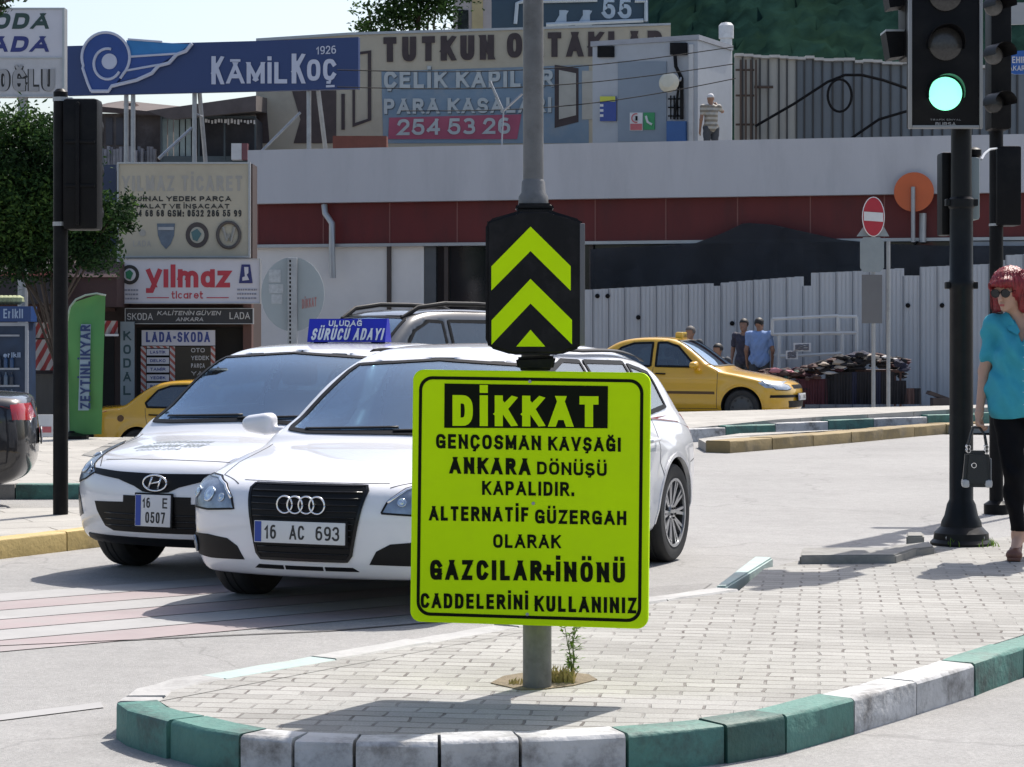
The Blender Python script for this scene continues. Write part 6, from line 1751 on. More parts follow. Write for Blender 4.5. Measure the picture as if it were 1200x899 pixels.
def build_car(spec, root, paint, style, res=.022, turn=0.0):
    c = Car(spec); L = c.L
    V, Fc = surface(lambda p: c.full(p), (-.1, -c.hw - .12, .08), (L + .1, c.hw + .12, c.H + .1), res, 2)
    V = pull(lambda p: c.full(p, True), V, res)
    # underside and arch insides dark, skin painted
    ctr = V[Fc].mean(1); fo = c.outer(ctr)
    cab = np.zeros(len(Fc), int)
    cab[(fo < -.03)] = 1
    mkmesh('body', to_local(L, V), Fc[:, ::-1], [paint, m_int], root, cab, True, True, 45)
    mb = MB()
    for ax in c.axles:
        ra = c.wr + c.gap + .006
        for sd_ in (1, -1):
            v, f = c.line([(ax + ra * math.cos(a), c.wr + ra * math.sin(a)) for a in np.linspace(-.12, math.pi + .12, 30)], 'side', sd_, .026, .004, .03); mb.add(to_local(L, v), [q[::-1] for q in f])
    mkmesh('arch_lip', mb.v, mb.f, paint, root, mb.m, True, True, 40)
    for ax in c.axles:
        for sd_ in (1, -1): wheel_mesh(c, root, ax, sd_, style, turn if ax == c.axles[0] else 0)
    return c


def add(c, root, name, VF, m, smooth=True, sharp=35, parent=None):
    return mkmesh(name, to_local(c.L, VF[0]), [f[::-1] for f in VF[1]], m, parent or root, None, smooth, True, sharp)


def frit(c, root, name, poly, axis, sides, m_g, border=.03, off=.003, cellg=.05):
    """window: glass plus its black rim strip as a sub-part"""
    for sd_ in sides:
        pl = poly
        g = add(c, root, name, c.patch(pl, axis, sd_, off, .004, cellg), m_g)
        # ring strip
        add(c, root, 'seal', c.line(pl, axis, sd_, border, off + .004, .02, True), m_trim, parent=g)
    return g


def cabin_fit(c, root, seats, wheel_y=.36, dash=True, back=True):
    """dashboard, seats, steering wheel"""
    L = c.L; mb = MB()
    x0 = c.cabin[0]
    def B(lo, hi, b=.04):
        mb.bbox((L / 2 - hi[0], lo[1], lo[2]), (L / 2 - lo[0], hi[1], hi[2]), b)
    if dash:
        mb2 = MB(); mb2.bbox((L / 2 - x0 - .62, -c.hw + .12, .55), (L / 2 - x0 - .02, c.hw - .12, c.belt - .06), .06); mb2.build('dashboard', m_int, root, True, True)
    for sx_ in seats:
        for sy_ in (-.36, .36):
            B((sx_ - .5, sy_ - .24, .46), (sx_ + .05, sy_ + .24, .66), .05); B((sx_ - .05, sy_ - .23, .55), (sx_ + .16, sy_ + .23, 1.08), .06)
            B((sx_ + .02, sy_ - .12, 1.11), (sx_ + .13, sy_ + .12, 1.27), .04)
    mb.build('seat', m_seat, root, True, True)
    st = MB(); cx, cz = L / 2 - x0 - .72, c.belt + .0
    Mx = Matrix.Translation((cx, wheel_y, cz)) @ Matrix.Rotation(R(65), 4, 'Y')
    pts = [Mx @ Vector((.18 * math.cos(a), .18 * math.sin(a), 0)) for a in np.linspace(0, 6.2832, 25)]
    st.tube(pts, .014, 6); st.tube([Mx @ Vector((-.17, 0, 0)), Mx @ Vector((.17, 0, 0))], .018, 6); st.tube([Mx @ Vector((0, 0, 0)), Mx @ Vector((0, 0, .25))], .025, 6)
    st.build('steering_wheel', m_int, root, True, True)
    return mb


def plate(c, root, x, y, z, w, h, lines, front=True, tilt=8, blue=True):
    """number plate at (x from nose, y, z); lines of (text, x0, x1, z0, z1) inside the plate"""
    L = c.L; sg = 1 if front else -1
    Mx = Matrix.Translation((L / 2 - x, y, z)) @ Matrix.Rotation(0 if front else math.pi, 4, 'Z') @ Matrix.Rotation(R(-tilt), 4, 'Y')
    mb = MB(); mb.bbox((-.014, -w / 2 - .01, -h / 2 - .01), (-.003, w / 2 + .01, h / 2 + .01), .004, 1, Mx); mb.bbox((-.004, -w / 2, -h / 2), (.004, w / 2, h / 2), .003, 0, Mx)
    p = mb.build('number_plate', [m_plate, m_trim], root, True, True)
    mb = MB()
    for (s_, y0, y1, z0, z1, t_) in lines:                    # y0..y1 from the plate's left as seen from outside
        Q = [Mx @ Vector((.004, -w / 2 + a, -h / 2 + b)) for a, b in ((y0, z0), (y1, z0), (y1, z1), (y0, z1))]
        text(mb, s_, Q, t=t_, off=.0012, eps=.0002)
    mkmesh('lettering', mb.v, mb.f, m_ltr, p, mb.m, False, True)
    if blue:
        mb = MB(); b0 = lambda a, b_: Mx @ Vector((.0045, -w / 2 + a, -h / 2 + b_))
        bh = h if h < .2 else h * .5
        mb.prism([b0(.004, .004), b0(.042, .004), b0(.042, bh - .004), b0(.004, bh - .004)], Mx.to_3x3() @ Vector((.0008, 0, 0)))
        mkmesh('country_band', mb.v, mb.f, m_pblue, p, mb.m, False, True)


def mirrors(c, root, x, z, m, w=.20, h=.145, sides=(1, -1), out=.06):
    for sd_ in sides:
        y0 = c.hw - .06
        def f(p):
            q = p.copy(); q[:, 1] *= sd_
            dd = np.abs(q - np.array((x, y0 + out + w / 2, z))) - np.array((.075 - .05, w / 2 - .05, h / 2 - .05)); dd[:, 2] += .14 * np.clip(q[:, 1] - y0 - out, 0, w)
            a = np.linalg.norm(np.maximum(dd, 0), axis=1) + np.minimum(dd.max(1), 0) - .05
            a = smax(a, q[:, 0] - x - .055, .03)
            b = sd_cone(q, (x + .02, y0 - .08, z - .05), (x, y0 + out + .04, z - .03), .03, .022)
            return smin(a, b, .02)
        V, Fc = surface(f, (x - .15, min(sd_ * (y0 - .15), sd_ * (y0 + .4)), z - .16), (x + .15, max(sd_ * (y0 - .15), sd_ * (y0 + .4)), z + .16), .014, 2)
        mkmesh('mirror', to_local(c.L, V), Fc[:, ::-1], m, root, None, True, True, 50)


def paint(name, col, var=.02, dirt=None):
    return mat(name, col, .32, var=var, vs=.8, coat=1.0, dirt=dirt, ds=2.5, dirt_amt=.2)


m_white1 = paint('white car paint', (.68, .68, .705), dirt=(.60, .59, .57))
m_white2 = paint('white car paint second', (.66, .665, .69), dirt=(.57, .56, .54))
m_taxi = paint('taxi yellow paint', (.62, .34, .008), .05, dirt=(.48, .28, .03))
m_greyp = paint('dark grey metallic', (.085, .09, .095), .05); m_greyp.node_tree.nodes['Principled BSDF'].inputs['Metallic'].default_value = .4
m_blackp = paint('near black metallic', (.010, .010, .014), .05); m_blackp.node_tree.nodes['Principled BSDF'].inputs['Metallic'].default_value = .3


def place(name, label, cat, front, theta, L, group=None, z=0.0):
    """front = ground point below the nose; theta = heading turned from 'straight at the camera' towards the left"""
    fw = Vector((-math.sin(theta), -math.cos(theta), 0)); ctr = Vector((front[0], front[1], z)) - fw * L / 2
    return thing(name, label, cat, ctr, math.atan2(fw.y, fw.x), group)


# ---- white hatchback with the big trapezoid grille (nearest)
A = dict(L=4.29, H=1.42, hw=.882, belt=.88, wr=.315, gap=.05, track=1.55, axles=(.88, 3.46), ws_mid=1.34, bow=.22, bow2=.20, bowr=.26, rnd=.075,
         prof=[(.10, .19), (.03, .24), (.0, .33), (-.005, .50), (.01, .60), (.06, .675), (.16, .715), (.45, .768), (.75, .815), (.98, .852), (1.06, .885), (1.30, 1.055), (1.54, 1.215), (1.74, 1.315), (1.95, 1.372), (2.25, 1.398), (2.6, 1.405), (3.0, 1.39), (3.4, 1.35), (3.75, 1.285), (3.87, 1.235), (4.05, 1.06), (4.17, .96), (4.24, .90), (4.28, .77), (4.29, .55), (4.26, .38), (4.16, .27), (3.9, .22), (3.0, .19), (1.4, .19), (.5, .19)],
         cabin=(1.16, 3.95))
A['wx'], A['wy'] = smooth_tab([0, .25, .8, 1.5, 2.4, 3.2, 3.8, 4.29], [.72, .795, .866, .882, .882, .88, .86, .80])
A['zz'], A['zw'] = smooth_tab([.15, .24, .36, .55, .70, .80, .88, .95, 1.16, 1.32, 1.42], [-.10, -.05, -.012, 0, -.004, -.022, -.06, -.10, -.19, -.29, -.36], 140, 9)
AWS = [(0, .905), (.55, .90), (.69, .912), (.695, .93), (.63, 1.09), (.555, 1.24), (.525, 1.275), (0, 1.305)]
AWS = AWS + [(-a, b) for a, b in AWS[::-1] if a > 0]
A_SW = [[(1.42, .925), (2.40, .94), (2.40, 1.29), (2.12, 1.30), (1.84, 1.235)], [(2.48, .94), (3.16, .955), (3.16, 1.275), (2.48, 1.29)], [(3.23, .96), (3.62, .99), (3.55, 1.205), (3.23, 1.26)]]
A_RW = [(0, .98), (.50, .99), (.52, 1.03), (.47, 1.22), (0, 1.245)]; A_RW = A_RW + [(-a, b) for a, b in A_RW[::-1] if a > 0]
A['openings'] = [([(a * .94, b) for a, b in AWS if 1] , 'front')] + [(w, 'side') for w in A_SW] + [(A_RW, 'rear')]
LA = place('white_hatchback', 'white five door hatchback with a tall black trapezoid grille behind the yellow sign', 'car', (-1.075, 11.34), R(22.3), A['L'], None)


def front_sym(pts): return [pts, [(-a, b) for a, b in pts[::-1]]]


def car_white_a():
    r = LA; c = build_car(A, r, m_white1, 'multi', .02)
    frit(c, r, 'windscreen', AWS, 'front', (1,), m_glw, .035)
    for w in A_SW: frit(c, r, 'side_window', w, 'side', (1, -1), m_gls, .03)
    frit(c, r, 'rear_window', A_RW, 'rear', (1,), m_gls, .03)
    cabin_fit(c, r, (2.2, 3.1))
    # grille
    G_ = [(-.315, .672), (.315, .672), (.328, .655), (.265, .335), (.243, .31), (-.243, .31), (-.265, .335), (-.328, .655)]
    g = add(c, r, 'grille', c.patch(G_, 'front', 1, .006, .02, .05), m_trim)
    add(c, r, 'grille_frame', c.line([(-.32, .678), (.32, .678), (.335, .656), (.27, .332), (.247, .303), (-.247, .303), (-.27, .332), (-.335, .656)], 'front', 1, .016, .009, .03, True), m_gloss, parent=g)
    mb = MB()
    for k in range(11):
        z = .335 + k * .031; hwk = .255 + .06 * (z - .335) / .315
        v, f = c.line([(-hwk, z), (hwk, z)], 'front', 1, .006, .012, .06); mb.add(to_local(c.L, v), [q[::-1] for q in f])
    mkmesh('slat', mb.v, mb.f, m_gloss, g, mb.m, True, True)
    # rings emblem
    mb = MB()
    for k in range(4):
        p = c.proj([((k - 1.5) * .0625, .583)], 'front')[0]
        pts = [(c.L / 2 - p[0] + .022 + .004 * (k % 2), p[1] + .0435 * math.cos(a), p[2] + .0435 * math.sin(a)) for a in np.linspace(0, 6.2832, 33)]
        mb.tube(pts, .0052, 8)
    mkmesh('emblem', mb.v, mb.f, m_chrome, r, mb.m, True, True)
    plate(c, r, c.proj([(0, .445)], 'front')[0][0] - .022, 0, .443, .52, .112, [('16', .062, .128, .02, .092, .15), ('AC', .205, .29, .02, .092, .15), ('693', .355, .49, .02, .092, .15)], True, 2)
    # lamps
    H_ = [(.425, .548), (.45, .605), (.52, .668), (.62, .70), (.73, .705), (.80, .67), (.815, .60), (.79, .542), (.62, .535)]
    for q in front_sym(H_):
        o = add(c, r, 'headlight', c.patch(q, 'front', 1, .005, .015, .035), m_lampd)
        add(c, r, 'seal', c.line(q, 'front', 1, .010, .006, .02, True), m_trim, parent=o)
        mb = MB()
        for (yy, zz, rr_) in ((.62, .612, .044), (.735, .618, .034), (.52, .60, .024)):
            yy = math.copysign(yy, q[0][0]); p = c.proj([(yy, zz)], 'front')[0]; n_ = c.normal(np.array([p]))[0]
            Mx = Vector((-n_[0], n_[1], n_[2])).to_track_quat('Z', 'Y').to_matrix().to_4x4()
            mb.lathe((c.L / 2 - p[0] - n_[0] * .007, p[1] + n_[1] * .007, p[2] + n_[2] * .007), [(rr_, -.002), (rr_ * .96, .004), (rr_ * .8, .0045), (rr_ * .72, .002), (rr_ * .4, .008), (.001, .010)], 22, 0, Mx)
        mkmesh('reflector', mb.v, mb.f, m_refl, o, mb.m, True, True)
        v, f = c.line([(math.copysign(a, q[0][0]), b) for a, b in ((.45, .60), (.525, .662), (.62, .692), (.73, .697))], 'front', 1, .014, .009, .03)
        mkmesh('light_strip', to_local(c.L, v), [q2[::-1] for q2 in f], m_chrome, o, None, True, True)
    # lower intakes
    for q in front_sym([(.36, .287), (.40, .355), (.47, .392), (.62, .405), (.79, .40), (.81, .36), (.79, .295), (.60, .28)]):
        o = add(c, r, 'air_intake', c.patch(q, 'front', 1, .004, .015, .04), m_trim)
        sg = math.copysign(1, q[0][0]); p = c.proj([(sg * .74, .345)], 'front')[0]
        mb = MB(); n_ = c.normal(np.array([p]))[0]; Mx = Vector((-n_[0], n_[1], n_[2])).to_track_quat('Z', 'Y').to_matrix().to_4x4()
        mb.lathe((c.L / 2 - p[0] - n_[0] * .006, p[1] + n_[1] * .006, p[2] + n_[2] * .006), [(.045, -.002), (.045, .006), (.036, .007), (.03, .003), (.001, .006)], 20, 0, Mx)
        mkmesh('fog_light', mb.v, mb.f, m_lampd, o, mb.m, True, True)
    for a, b in ((-.30, -.12), (-.108, .108), (.12, .30)):
        q = [(a, .248), (b, .248), (b - .03 * (b > .2), .268), (a + .03 * (a < -.2), .268)]
        add(c, r, 'lower_vent', c.patch(q, 'front', 1, .004, .01, .05), m_trim)
    # panel gaps: bonnet, bumper, doors, wipers
    mb = MB()
    def ln(pts, axis, sides=(1,), w=.006):
        for sd_ in sides:
            v, f = c.line(pts, axis, sd_, w); mb.add(to_local(c.L, v), [q[::-1] for q in f])
    for sd_ in (1, -1): ln([(.13, .44 * sd_), (.30, .62 * sd_), (.6, .70 * sd_), (1.05, .735 * sd_)], 'top')
    ln([(-.42, .692), (.42, .692)], 'front')
    ln([(1.30, .30), (1.24, .8), (1.28, .87)], 'side', (1, -1)); ln([(2.44, .30), (2.44, .93)], 'side', (1, -1)); ln([(3.2, .50), (3.14, .65), (3.22, .98)], 'side', (1, -1)); ln([(1.31, .28), (3.0, .28)], 'side', (1, -1)); ln([(.5, .60), (.36, .58)], 'side', (1, -1)); ln([(3.84, .62), (4.15, .66)], 'side', (1, -1))
    mkmesh('panel_gap', mb.v, mb.f, m_seam, r, mb.m, False, True)
    for y0, y1 in ((-.58, .02), (.0, .62)):
        v, f = c.line([(y0, .912), (y1, .93)], 'front', 1, .016, .014, .05); mkmesh('wiper', to_local(c.L, v), [q[::-1] for q in f], m_trim, r, None, True, True)
    mirrors(c, r, 1.42, .93, m_white1, out=.10)
    for sd_ in (1, -1):
        for x_ in (2.28, 3.02):
            p = c.proj([(x_, .79)], 'side', sd_)[0]
            mb = MB(); mb.tube([(c.L / 2 - x_ + .09, p[1] + sd_ * .004, .79), (c.L / 2 - x_ + .07, p[1] + sd_ * .03, .795), (c.L / 2 - x_ - .07, p[1] + sd_ * .03, .798), (c.L / 2 - x_ - .09, p[1] + sd_ * .004, .798)], .012, 8); mb.build('door_handle', m_white1, r, True, True)
    # rails, tail lamps, rear plate
    for sd_ in (1, -1):
        v, f = c.line([(2.0, sd_ * .56), (2.5, sd_ * .575), (3.4, sd_ * .57), (3.7, sd_ * .555)], 'top', 1, .028, .03, .06); mkmesh('roof_rail', to_local(c.L, v), [q[::-1] for q in f], m_trim, r, None, True, True)
        q = [(4.02, .84), (4.06, .96), (4.20, .95), (4.255, .84), (4.22, .78), (4.10, .79)]
        add(c, r, 'tail_lamp', c.patch(q, 'side', sd_, .004, .012, .04), m_tail)
    for q in front_sym([(.50, .82), (.50, .93), (.80, .93), (.80, .80)]): add(c, r, 'tail_lamp', c.patch(q, 'rear', 1, .004, .012, .05), m_tail)
    plate(c, r, c.L + .012, 0, .62, .52, .112, [('16', .062, .128, .02, .092, .15), ('AC', .205, .29, .02, .092, .15), ('693', .355, .49, .02, .092, .15)], False, 4)
    mb = MB(); p = c.proj([(3.6, 0)], 'top')[0]; mb.tube([(c.L / 2 - 3.6, 0, p[2]), (c.L / 2 - 3.75, 0, p[2] + .16)], .006, 6); mb.build('aerial', m_trim, r, True, True)
    return c
CA = car_white_a()


# ---- white driving school hatchback behind it
B_ = dict(L=3.98, H=1.49, hw=.855, belt=.90, wr=.295, gap=.055, track=1.50, axles=(.80, 3.325), ws_mid=1.14, bow=.25, bow2=.18, bowr=.18, rnd=.085,
          prof=[(.12, .20), (.03, .25), (.0, .34), (-.01, .48), (.0, .57), (.03, .645), (.10, .70), (.26, .75), (.46, .79), (.66, .823), (.76, .848), (.86, .912), (1.13, 1.12), (1.33, 1.265), (1.52, 1.345), (1.75, 1.388), (2.1, 1.405), (2.5, 1.405), (2.9, 1.385), (3.3, 1.335), (3.55, 1.29), (3.66, 1.23), (3.82, 1.02), (3.90, .93), (3.95, .82), (3.98, .6), (3.95, .40), (3.86, .27), (3.6, .22), (2.6, .2), (1.3, .2), (.5, .2)],
          cabin=(1.0, 3.65))
B_['wx'], B_['wy'] = smooth_tab([0, .25, .75, 1.4, 2.4, 3.2, 3.6, 3.98], [.76, .81, .848, .855, .855, .852, .84, .79])
B_['zz'], B_['zw'] = smooth_tab([.15, .24, .36, .55, .72, .83, .90, .97, 1.16, 1.33, 1.43], [-.10, -.05, -.012, 0, -.004, -.02, -.055, -.09, -.165, -.26, -.33], 140, 9)
BWS = [(0, .925), (.52, .905), (.69, .905), (.70, .925), (.64, 1.12), (.565, 1.275), (.535, 1.305), (0, 1.335)]; BWS = BWS + [(-a, b) for a, b in BWS[::-1] if a > 0]
B_SW = [[(1.30, .96), (2.25, .97), (2.25, 1.295), (1.95, 1.305), (1.62, 1.225)], [(2.33, .97), (3.02, 1.0), (3.08, 1.235), (2.33, 1.29)]]
B_RW = [(0, 1.0), (.5, 1.01), (.52, 1.05), (.46, 1.23), (0, 1.255)]; B_RW = B_RW + [(-a, b) for a, b in B_RW[::-1] if a > 0]
B_['openings'] = [([(a * .94, b) for a, b in BWS], 'front')] + [(w, 'side') for w in B_SW] + [(B_RW, 'rear')]
LB = place('white_hatchback', 'white driving school hatchback with a slim dark upper grille, left of the yellow sign', 'car', (-2.08, 12.95), R(27), B_['L'], None)


def car_white_b():
    r = LB; c = build_car(B_, r, m_white2, 'steel', .022)
    frit(c, r, 'windscreen', BWS, 'front', (1,), m_glw, .035)
    for w in B_SW: frit(c, r, 'side_window', w, 'side', (1, -1), m_gls, .03)
    frit(c, r, 'rear_window', B_RW, 'rear', (1,), m_gls, .03)
    cabin_fit(c, r, (2.05, 2.9))
    mb = MB()
    up = [(-.60, .655), (-.30, .642), (0, .638), (.30, .642), (.60, .655), (.61, .63), (.30, .60), (.16, .565), (.09, .535), (0, .528), (-.09, .535), (-.16, .565), (-.30, .60), (-.61, .63)]
    add(c, r, 'upper_grille', c.patch(up, 'front', 1, .005, .015, .04), m_trim)
    low = [(-.24, .51), (.24, .51), (.24, .47), (.50, .462), (.48, .41), (.41, .32), (.34, .295), (-.34, .295), (-.41, .32), (-.48, .41), (-.50, .462), (-.24, .47)]
    g = add(c, r, 'lower_grille', c.patch(low, 'front', 1, .005, .015, .04), m_trim)
    mb = MB()
    for z in (.33, .365, .40):
        v, f = c.line([(-.40, z), (.40, z)], 'front', 1, .008, .010, .06); mb.add(to_local(c.L, v), [q[::-1] for q in f])
    mkmesh('slat', mb.v, mb.f, m_gloss, g, mb.m, True, True)
    # oval emblem with a leaning H
    p = c.proj([(0, .588)], 'front')[0]; X_ = c.L / 2 - p[0] + .016; mb = MB()
    mb.tube([(X_, .083 * math.cos(a), .588 + .046 * math.sin(a)) for a in np.linspace(0, 6.2832, 33)], .006, 8)
    for a, b in (((-.044, -.030), (-.020, .034)), ((.020, -.034), (.044, .030))): mb.tube([(X_, a[0], .588 + a[1]), (X_, b[0], .588 + b[1])], .0065, 8)
    mb.tube([(X_, -.03, .582), (X_, 0, .59), (X_, .03, .594)], .0055, 8)
    mkmesh('emblem', mb.v, mb.f, m_chrome, r, mb.m, True, True)
    plate(c, r, c.proj([(0, .45)], 'front')[0][0] - .02, -.0, .428, .25, .185, [('16', .054, .108, .108, .168, .16), ('E', .195, .23, .108, .168, .16), ('0507', .075, .215, .02, .085, .16)], True, 2)
    H_ = [(.535, .632), (.60, .67), (.65, .73), (.70, .775), (.765, .785), (.80, .74), (.795, .61), (.74, .562), (.63, .588)]
    for q in front_sym(H_):
        o = add(c, r, 'headlight', c.patch(q, 'front', 1, .005, .015, .035), m_lampd)
        add(c, r, 'seal', c.line(q, 'front', 1, .008, .006, .02, True), m_trim, parent=o)
        mb = MB()
        for (yy, zz, rr_) in ((.67, .65, .044), (.735, .715, .030), (.60, .63, .018)):
            yy = math.copysign(yy, q[0][0]); p = c.proj([(yy, zz)], 'front')[0]; n_ = c.normal(np.array([p]))[0]
            Mx = Vector((-n_[0], n_[1], n_[2])).to_track_quat('Z', 'Y').to_matrix().to_4x4()
            mb.lathe((c.L / 2 - p[0] - n_[0] * .007, p[1] + n_[1] * .007, p[2] + n_[2] * .007), [(rr_, -.002), (rr_ * .96, .004), (rr_ * .8, .0045), (rr_ * .72, .002), (rr_ * .4, .008), (.001, .010)], 22, 0, Mx)
        mkmesh('reflector', mb.v, mb.f, m_refl, o, mb.m, True, True)
    for q in front_sym([(.655, .375), (.70, .48), (.75, .525), (.78, .50), (.775, .39), (.73, .35)]): add(c, r, 'fog_light', c.patch(q, 'front', 1, .004, .012, .03), m_gloss)
    add(c, r, 'bumper_lip', c.patch([(-.62, .262), (.62, .262), (.66, .21), (-.66, .21)], 'front', 1, .006, .015, .05), m_trim)
    mb = MB()
    def ln(pts, axis, sides=(1,), w=.006):
        for sd_ in sides:
            v, f = c.line(pts, axis, sd_, w); mb.add(to_local(c.L, v), [q[::-1] for q in f])
    for sd_ in (1, -1): ln([(.16, .52 * sd_), (.34, .64 * sd_), (.6, .69 * sd_), (.85, .72 * sd_)], 'top')
    ln([(-.53, .70), (-.3, .712), (0, .716), (.3, .712), (.53, .70)], 'front')
    ln([(1.14, .30), (1.08, .82), (1.12, .89)], 'side', (1, -1)); ln([(2.29, .30), (2.29, .96)], 'side', (1, -1)); ln([(3.0, .55), (3.05, 1.05)], 'side', (1, -1))
    mkmesh('panel_gap', mb.v, mb.f, m_seam, r, mb.m, False, True)
    for y0, y1 in ((-.6, .0), (-.02, .62)):
        v, f = c.line([(y0, .932), (y1, .95)], 'front', 1, .016, .014, .05); mkmesh('wiper', to_local(c.L, v), [q[::-1] for q in f], m_trim, r, None, True, True)
    # small print on the bonnet (upright on the slope, read from the front)
    mb = MB()
    for s_, y0, y1, x0, x1, t_ in (('SÜRÜCÜ KURSU', -.40, .02, .56, .51, .2), ('DİREKSİYON TESTİ', -.46, .02, .47, .40, .2), ('0224 254', -.40, -.08, .37, .335, .2)):
        pq = [c.proj([(x, y)], 'top')[0] for x, y in ((x1, y0), (x1, y1), (x0, y1), (x0, y0))]
        pq = [(c.L / 2 - a, b, z + .004) for a, b, z in pq]
        # lower edge is nearer the nose
        text(mb, s_, [Vector(pq[i]) for i in (0, 1, 2, 3)] if 1 else 0, t=t_, off=.003, slant=.3, eps=.0003)
    pz = [c.proj([(c.L / 2 - v[0], v[1])], 'top')[0][2] for v in mb.v]
    mb.v = [(v[0], v[1], z + .0025) for v, z in zip(mb.v, pz)]
    mkmesh('bonnet_lettering', mb.v, mb.f, mat('grey bonnet print', (.22, .25, .25), .5), r, mb.m, False, True)
    mirrors(c, r, 1.30, .955, m_white2, sides=(1,), out=.09)
    for sd_ in (1, -1):
        q = [(3.70, .88), (3.72, 1.02), (3.86, 1.0), (3.92, .88), (3.86, .78)]
        add(c, r, 'tail_lamp', c.patch(q, 'side', sd_, .004, .012, .04), m_tail)
        mb = MB()
        for x_ in (2.1, 2.9):
            p = c.proj([(x_, .80)], 'side', sd_)[0]; mb.tube([(c.L / 2 - x_ + .08, p[1] + sd_ * .004, .80), (c.L / 2 - x_ + .06, p[1] + sd_ * .03, .80), (c.L / 2 - x_ - .06, p[1] + sd_ * .03, .805), (c.L / 2 - x_ - .08, p[1] + sd_ * .004, .805)], .012, 8)
        mb.build('door_handle', m_white2, r, True, True)
    plate(c, r, c.L + .01, 0, .66, .52, .112, [('16', .062, .128, .02, .092, .15), ('E', .205, .25, .02, .092, .15), ('0507', .32, .49, .02, .092, .15)], False, 4)
    return c
CB = car_white_b()
# learner board on its roof
fwB = Vector((-math.sin(R(27)), -math.cos(R(27)), 0))
tq = P(408, 389, 14.75)
rb = thing('roof_sign', 'blue learner driver board with white capitals on the roof of the white driving school car', 'roof sign', (tq.x, tq.y, 1.405), math.atan2(fwB.y, fwB.x) + R(14))
mb = MB(); mb.prism([(.05, -.27, .0), (-.10, -.27, .0), (-.045, -.27, .155), (0.0, -.27, .155)], (0, .54, 0)); o = mb.build('panel', mat('learner board blue', (.012, .018, .36), .35), rb, local=True)
mb = MB(); Qs = [Vector(q) for q in ((.048, -.245, .012), (.048, .25, .012), (.022, .25, .09), (.022, -.245, .09))]; text(mb, 'SÜRÜCÜ ADAYI', Qs, t=.2, off=.004, slant=.15)
Qs = [Vector(q) for q in ((.018, -.13, .105), (.018, .10, .105), (.004, .10, .142), (.004, -.13, .142))]; text(mb, 'ULUDAĞ', Qs, t=.2, off=.004); mb.build('lettering', mat('board white', (.62, .64, .66), .5), rb, local=True)
mb = MB()
for y in (-.2, .2): mb.bbox((-.09, y - .03, -.02), (.04, y + .03, .004), .004)
mb.build('magnet_foot', m_trim, rb, local=True)
# ---- three box saloon: the two yellow taxis and the dark one
S_ = dict(L=4.20, H=1.46, hw=.845, belt=.92, wr=.295, gap=.055, track=1.46, axles=(.80, 3.24), ws_mid=1.50, bow=.20, bow2=.16, bowr=.12, rnd=.07,
          prof=[(.10, .20), (.03, .24), (.0, .34), (-.005, .50), (.01, .60), (.05, .67), (.14, .715), (.45, .80), (.80, .865), (1.08, .91), (1.18, .945), (1.40, 1.10), (1.66, 1.28), (1.86, 1.39), (2.05, 1.44), (2.4, 1.46), (2.75, 1.445), (3.0, 1.39), (3.25, 1.25), (3.48, 1.08), (3.60, 1.015), (3.8, .995), (4.05, .98), (4.15, .95), (4.18, .80), (4.20, .55), (4.17, .38), (4.08, .27), (3.8, .22), (2.6, .2), (1.3, .2), (.5, .2)], cabin=(1.25, 3.4))
S_['wx'], S_['wy'] = smooth_tab([0, .25, .75, 1.4, 2.4, 3.2, 3.8, 4.20], [.76, .80, .838, .845, .845, .84, .82, .77])
S_['zz'], S_['zw'] = smooth_tab([.15, .24, .36, .55, .74, .85, .92, .99, 1.2, 1.38, 1.48], [-.09, -.045, -.012, 0, -.004, -.02, -.055, -.09, -.18, -.27, -.33], 140, 9)
SWS = [(0, .98), (.52, .97), (.65, .975), (.66, .995), (.59, 1.20), (.53, 1.355), (.50, 1.38), (0, 1.40)]; SWS = SWS + [(-a, b) for a, b in SWS[::-1] if a > 0]
S_SW = [[(1.58, .955), (2.28, .965), (2.28, 1.355), (2.14, 1.36), (1.92, 1.29)], [(2.37, .965), (3.08, .975), (3.12, 1.05), (2.92, 1.27), (2.70, 1.345), (2.37, 1.355)]]
SRW = [(0, 1.06), (.50, 1.065), (.55, 1.09), (.50, 1.30), (0, 1.33)]; SRW = SRW + [(-a, b) for a, b in SRW[::-1] if a > 0]
S_['openings'] = [([(a * .94, b) for a, b in SWS], 'front')] + [(w, 'side') for w in S_SW] + [(SRW, 'rear')]


